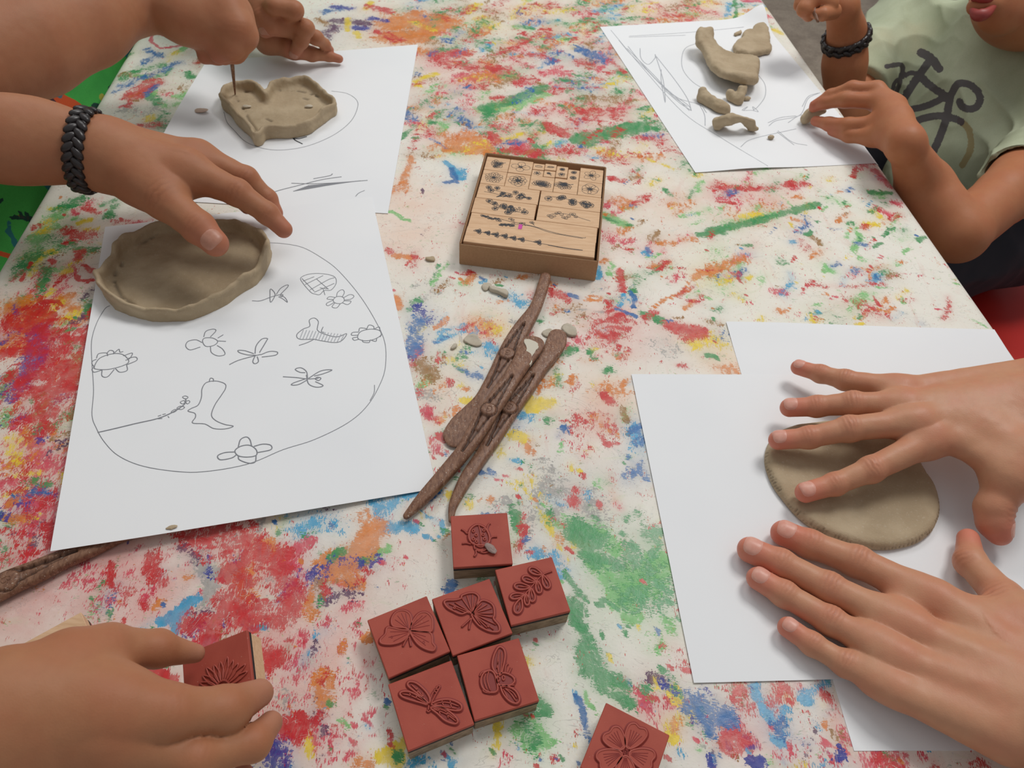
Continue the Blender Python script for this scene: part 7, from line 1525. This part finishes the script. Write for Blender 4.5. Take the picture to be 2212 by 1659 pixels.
# ------------------------------------------------------------------ green patterned shirt of the child at the far left
gp = [TX*(-.48)+TY*1.05+[0, 0, .04], TX*(-.475)+TY*.88+[0, 0, -.03], TX*(-.475)+TY*.72+[0, 0, -.09], TX*(-.47)+TY*.56+[0, 0, -.14], TX*(-.50)+TY*.44+[0, 0, -.24]]
gr = [.12, .125, .12, .105, .085]
def f_green(P): return chain(P, gp, gr, .04)+.008*vnoise(P, 14, 5)
glo = np.min(gp, 0)-.15; ghi = np.max(gp, 0)+.15
DG = [  # printed dinosaurs and leaves, photo px: colour id, points, width
 (0, [(60, 215), (110, 205), (140, 225), (165, 240)], 16), (0, [(15, 225), (60, 222)], 12), (1, [(60, 212), (80, 220)], 5), (1, [(110, 215), (118, 222)], 5), (1, [(40, 222), (45, 230)], 4), (1, [(130, 228), (140, 236)], 4),
 (2, [(80, 200), (105, 195), (130, 208)], 5), (1, [(240, 190), (250, 175), (256, 195)], 5), (2, [(265, 95), (280, 100), (275, 120)], 10), (1, [(252, 108), (262, 125), (266, 100)], 5), (1, [(200, 228), (222, 232), (212, 238)], 7), (2, [(190, 145), (208, 140)], 4),
 (3, [(222, 208), (228, 218)], 6), (2, [(40, 380), (90, 390), (112, 415)], 7), (1, [(15, 395), (35, 388), (42, 378)], 3.5), (1, [(0, 440), (10, 430)], 4), (1, [(30, 470), (60, 472), (82, 490)], 5), (3, [(40, 466), (70, 474)], 2.5), (1, [(45, 458), (60, 462)], 3), (1, [(65, 470), (80, 475)], 3),
 (2, [(20, 480), (15, 500), (25, 510)], 5), (1, [(40, 530), (55, 525), (60, 520)], 7), (2, [(30, 520), (42, 540)], 6), (1, [(10, 385), (0, 375)], 6), (1, [(290, 60), (300, 50)], 8), (0, [(0, 545), (20, 552)], 6), (2, [(15, 5), (30, 2)], 8)]
def green_attr(V):
    Q = topx(V); out = [np.full(len(V), -9.0) for _ in range(4)]
    Q = Q+np.stack([fbm(V, 60, 2, 2), fbm(V, 60, 2, 7)], -1)*5
    front = (V-gp[2]) @ (CP-gp[2]) > -.06
    for c_, p, w in DG: out[c_] = np.maximum(out[c_], w-poly_dist(Q, p))
    return {'pr%d' % i: np.where(front, np.clip(o_/5+.5, 0, 1), 0) for i, o_ in enumerate(out)}
m_, nt, b = nmat('green_print_cotton', 0.9, spec=.15); q = NB(nt); v = q.obj()
c = q.mix(q.mr(q.noise(v, 10, 3), .3, .7), srgb(72, 162, 74), srgb(52, 128, 60)); c = q.mix(q.mr(q.noise(v, 1200, 2), .4, .7, 0, .15), c, srgb(30, 80, 40))
for i, col in enumerate((srgb(186, 60, 36), srgb(26, 36, 50), srgb(40, 98, 110), srgb(150, 140, 60))): 
    if i == 1: continue
    c = q.mix(q.mr(q.attr('pr%d' % i).outputs['Fac'], .4, .6, 0, .9), c, col)
c = q.mix(q.mr(q.attr('pr1').outputs['Fac'], .4, .6, 0, .9), c, srgb(26, 36, 50)); q.L.new(c, b.inputs['Base Color']); q.bump(b, q.noise(v, 1800, 2), .2, .0004)
cloth('shirt', f_green, glo, ghi, .0032, m_, kidd, .012, 11, green_attr, (1.0, .5, 1.3), 11)
print('all', time.time()-T0)

# ------------------------------------------------------------------ clothed upper bodies of the people whose arms reach in (they stand just outside the frame)
def clothes(parent, sleeves, torso, mat, name='shirt', seed=1, h=.0045):
    """sleeves: lists of (point, radius) from cuff to shoulder; torso: list of (point, radius)"""
    pts = [q for s_ in sleeves for q in s_]+list(torso)
    lo = np.min([np.asarray(p)-r for p, r in pts], 0)-.01; hi = np.max([np.asarray(p)+r for p, r in pts], 0)+.01
    cuts = [(s_[0][0], (np.asarray(s_[1][0])-s_[0][0])/np.linalg.norm(np.asarray(s_[1][0])-s_[0][0])) for s_ in sleeves]
    def f(P):
        d = chain(P, [np.asarray(p) for p, _ in torso], [r for _, r in torso], .05)
        for s_, (c, a) in zip(sleeves, cuts):
            e = chain(P, [np.asarray(p) for p, _ in s_], [r for _, r in s_], .02)
            d = smin(d, smax(e, -((P-c) @ a), .003), .03)
        return d
    return cloth(name, f, lo, hi, h, mat, parent, .006, seed, None, (1, 1, .8), 16)
V3 = lambda *a: np.array(a, float)
m_, nt, b = nmat('slate_cotton', 0.9, spec=.15); q = NB(nt); q.L.new(q.mix(q.mr(q.noise(q.obj(), 12, 3), .3, .7), srgb(92, 100, 112), srgb(76, 84, 96)), b.inputs['Base Color'])
eA = J(cA, 2850, -30, .080, 470)[0]; eB = J(cB, 3250, 2030, .060, 660)[0]
clothes(adult, [[(eA, .042), (V3(.66, .30, .14), .050), (V3(.82, .10, .34), .068)], [(eB, .042), (eB+V3(.10, -.10, .03), .050), (V3(.70, -.22, .34), .068)]],
        [(V3(.82, -.06, .36), .11), (V3(.84, -.08, .15), .13), (V3(.84, -.08, -.12), .125), (V3(.86, -.08, -.30), .13)], m_, seed=4)
m_, nt, b = nmat('ochre_cotton', 0.9, spec=.15); q = NB(nt); q.L.new(q.mix(q.mr(q.noise(q.obj(), 12, 3), .3, .7), srgb(150, 120, 70), srgb(128, 100, 58)), b.inputs['Base Color'])
eC = J(cC, -380, 645, .098, 396)[0]; eG = J(cG, -1350, 1840, .115, 690)[0]
clothes(kidc, [[(eC, .040), (V3(-.68, .42, .15), .044), (V3(-.78, .24, .28), .055)], [(eG, .046), (V3(-.52, -.02, .16), .048), (V3(-.70, .04, .28), .055)]],
        [(V3(-.78, .14, .28), .09), (V3(-.80, .14, .08), .105), (V3(-.80, .14, -.14), .105), (V3(-.80, .14, -.28), .11)], m_, seed=7)
eD = J(cP, -220, 160, .108, 290)[0]; eF = J(cF, 985, -420, .087, 276)[0]
gm = bpy.data.materials['green_print_cotton']
clothes(kidd, [[(eD, .050), (eD+V3(-.06, .10, .02), .056), (V3(-.74, 1.06, .12), .06)], [(eF, .040), (eF+V3(-.08, .10, .05), .046), (V3(-.66, 1.24, .16), .06)]],
        [(V3(-.70, 1.14, .16), .10), (V3(-.68, 1.10, .02), .115)], gm, 'shirt_sleeves', seed=9)
print('end', time.time()-T0)
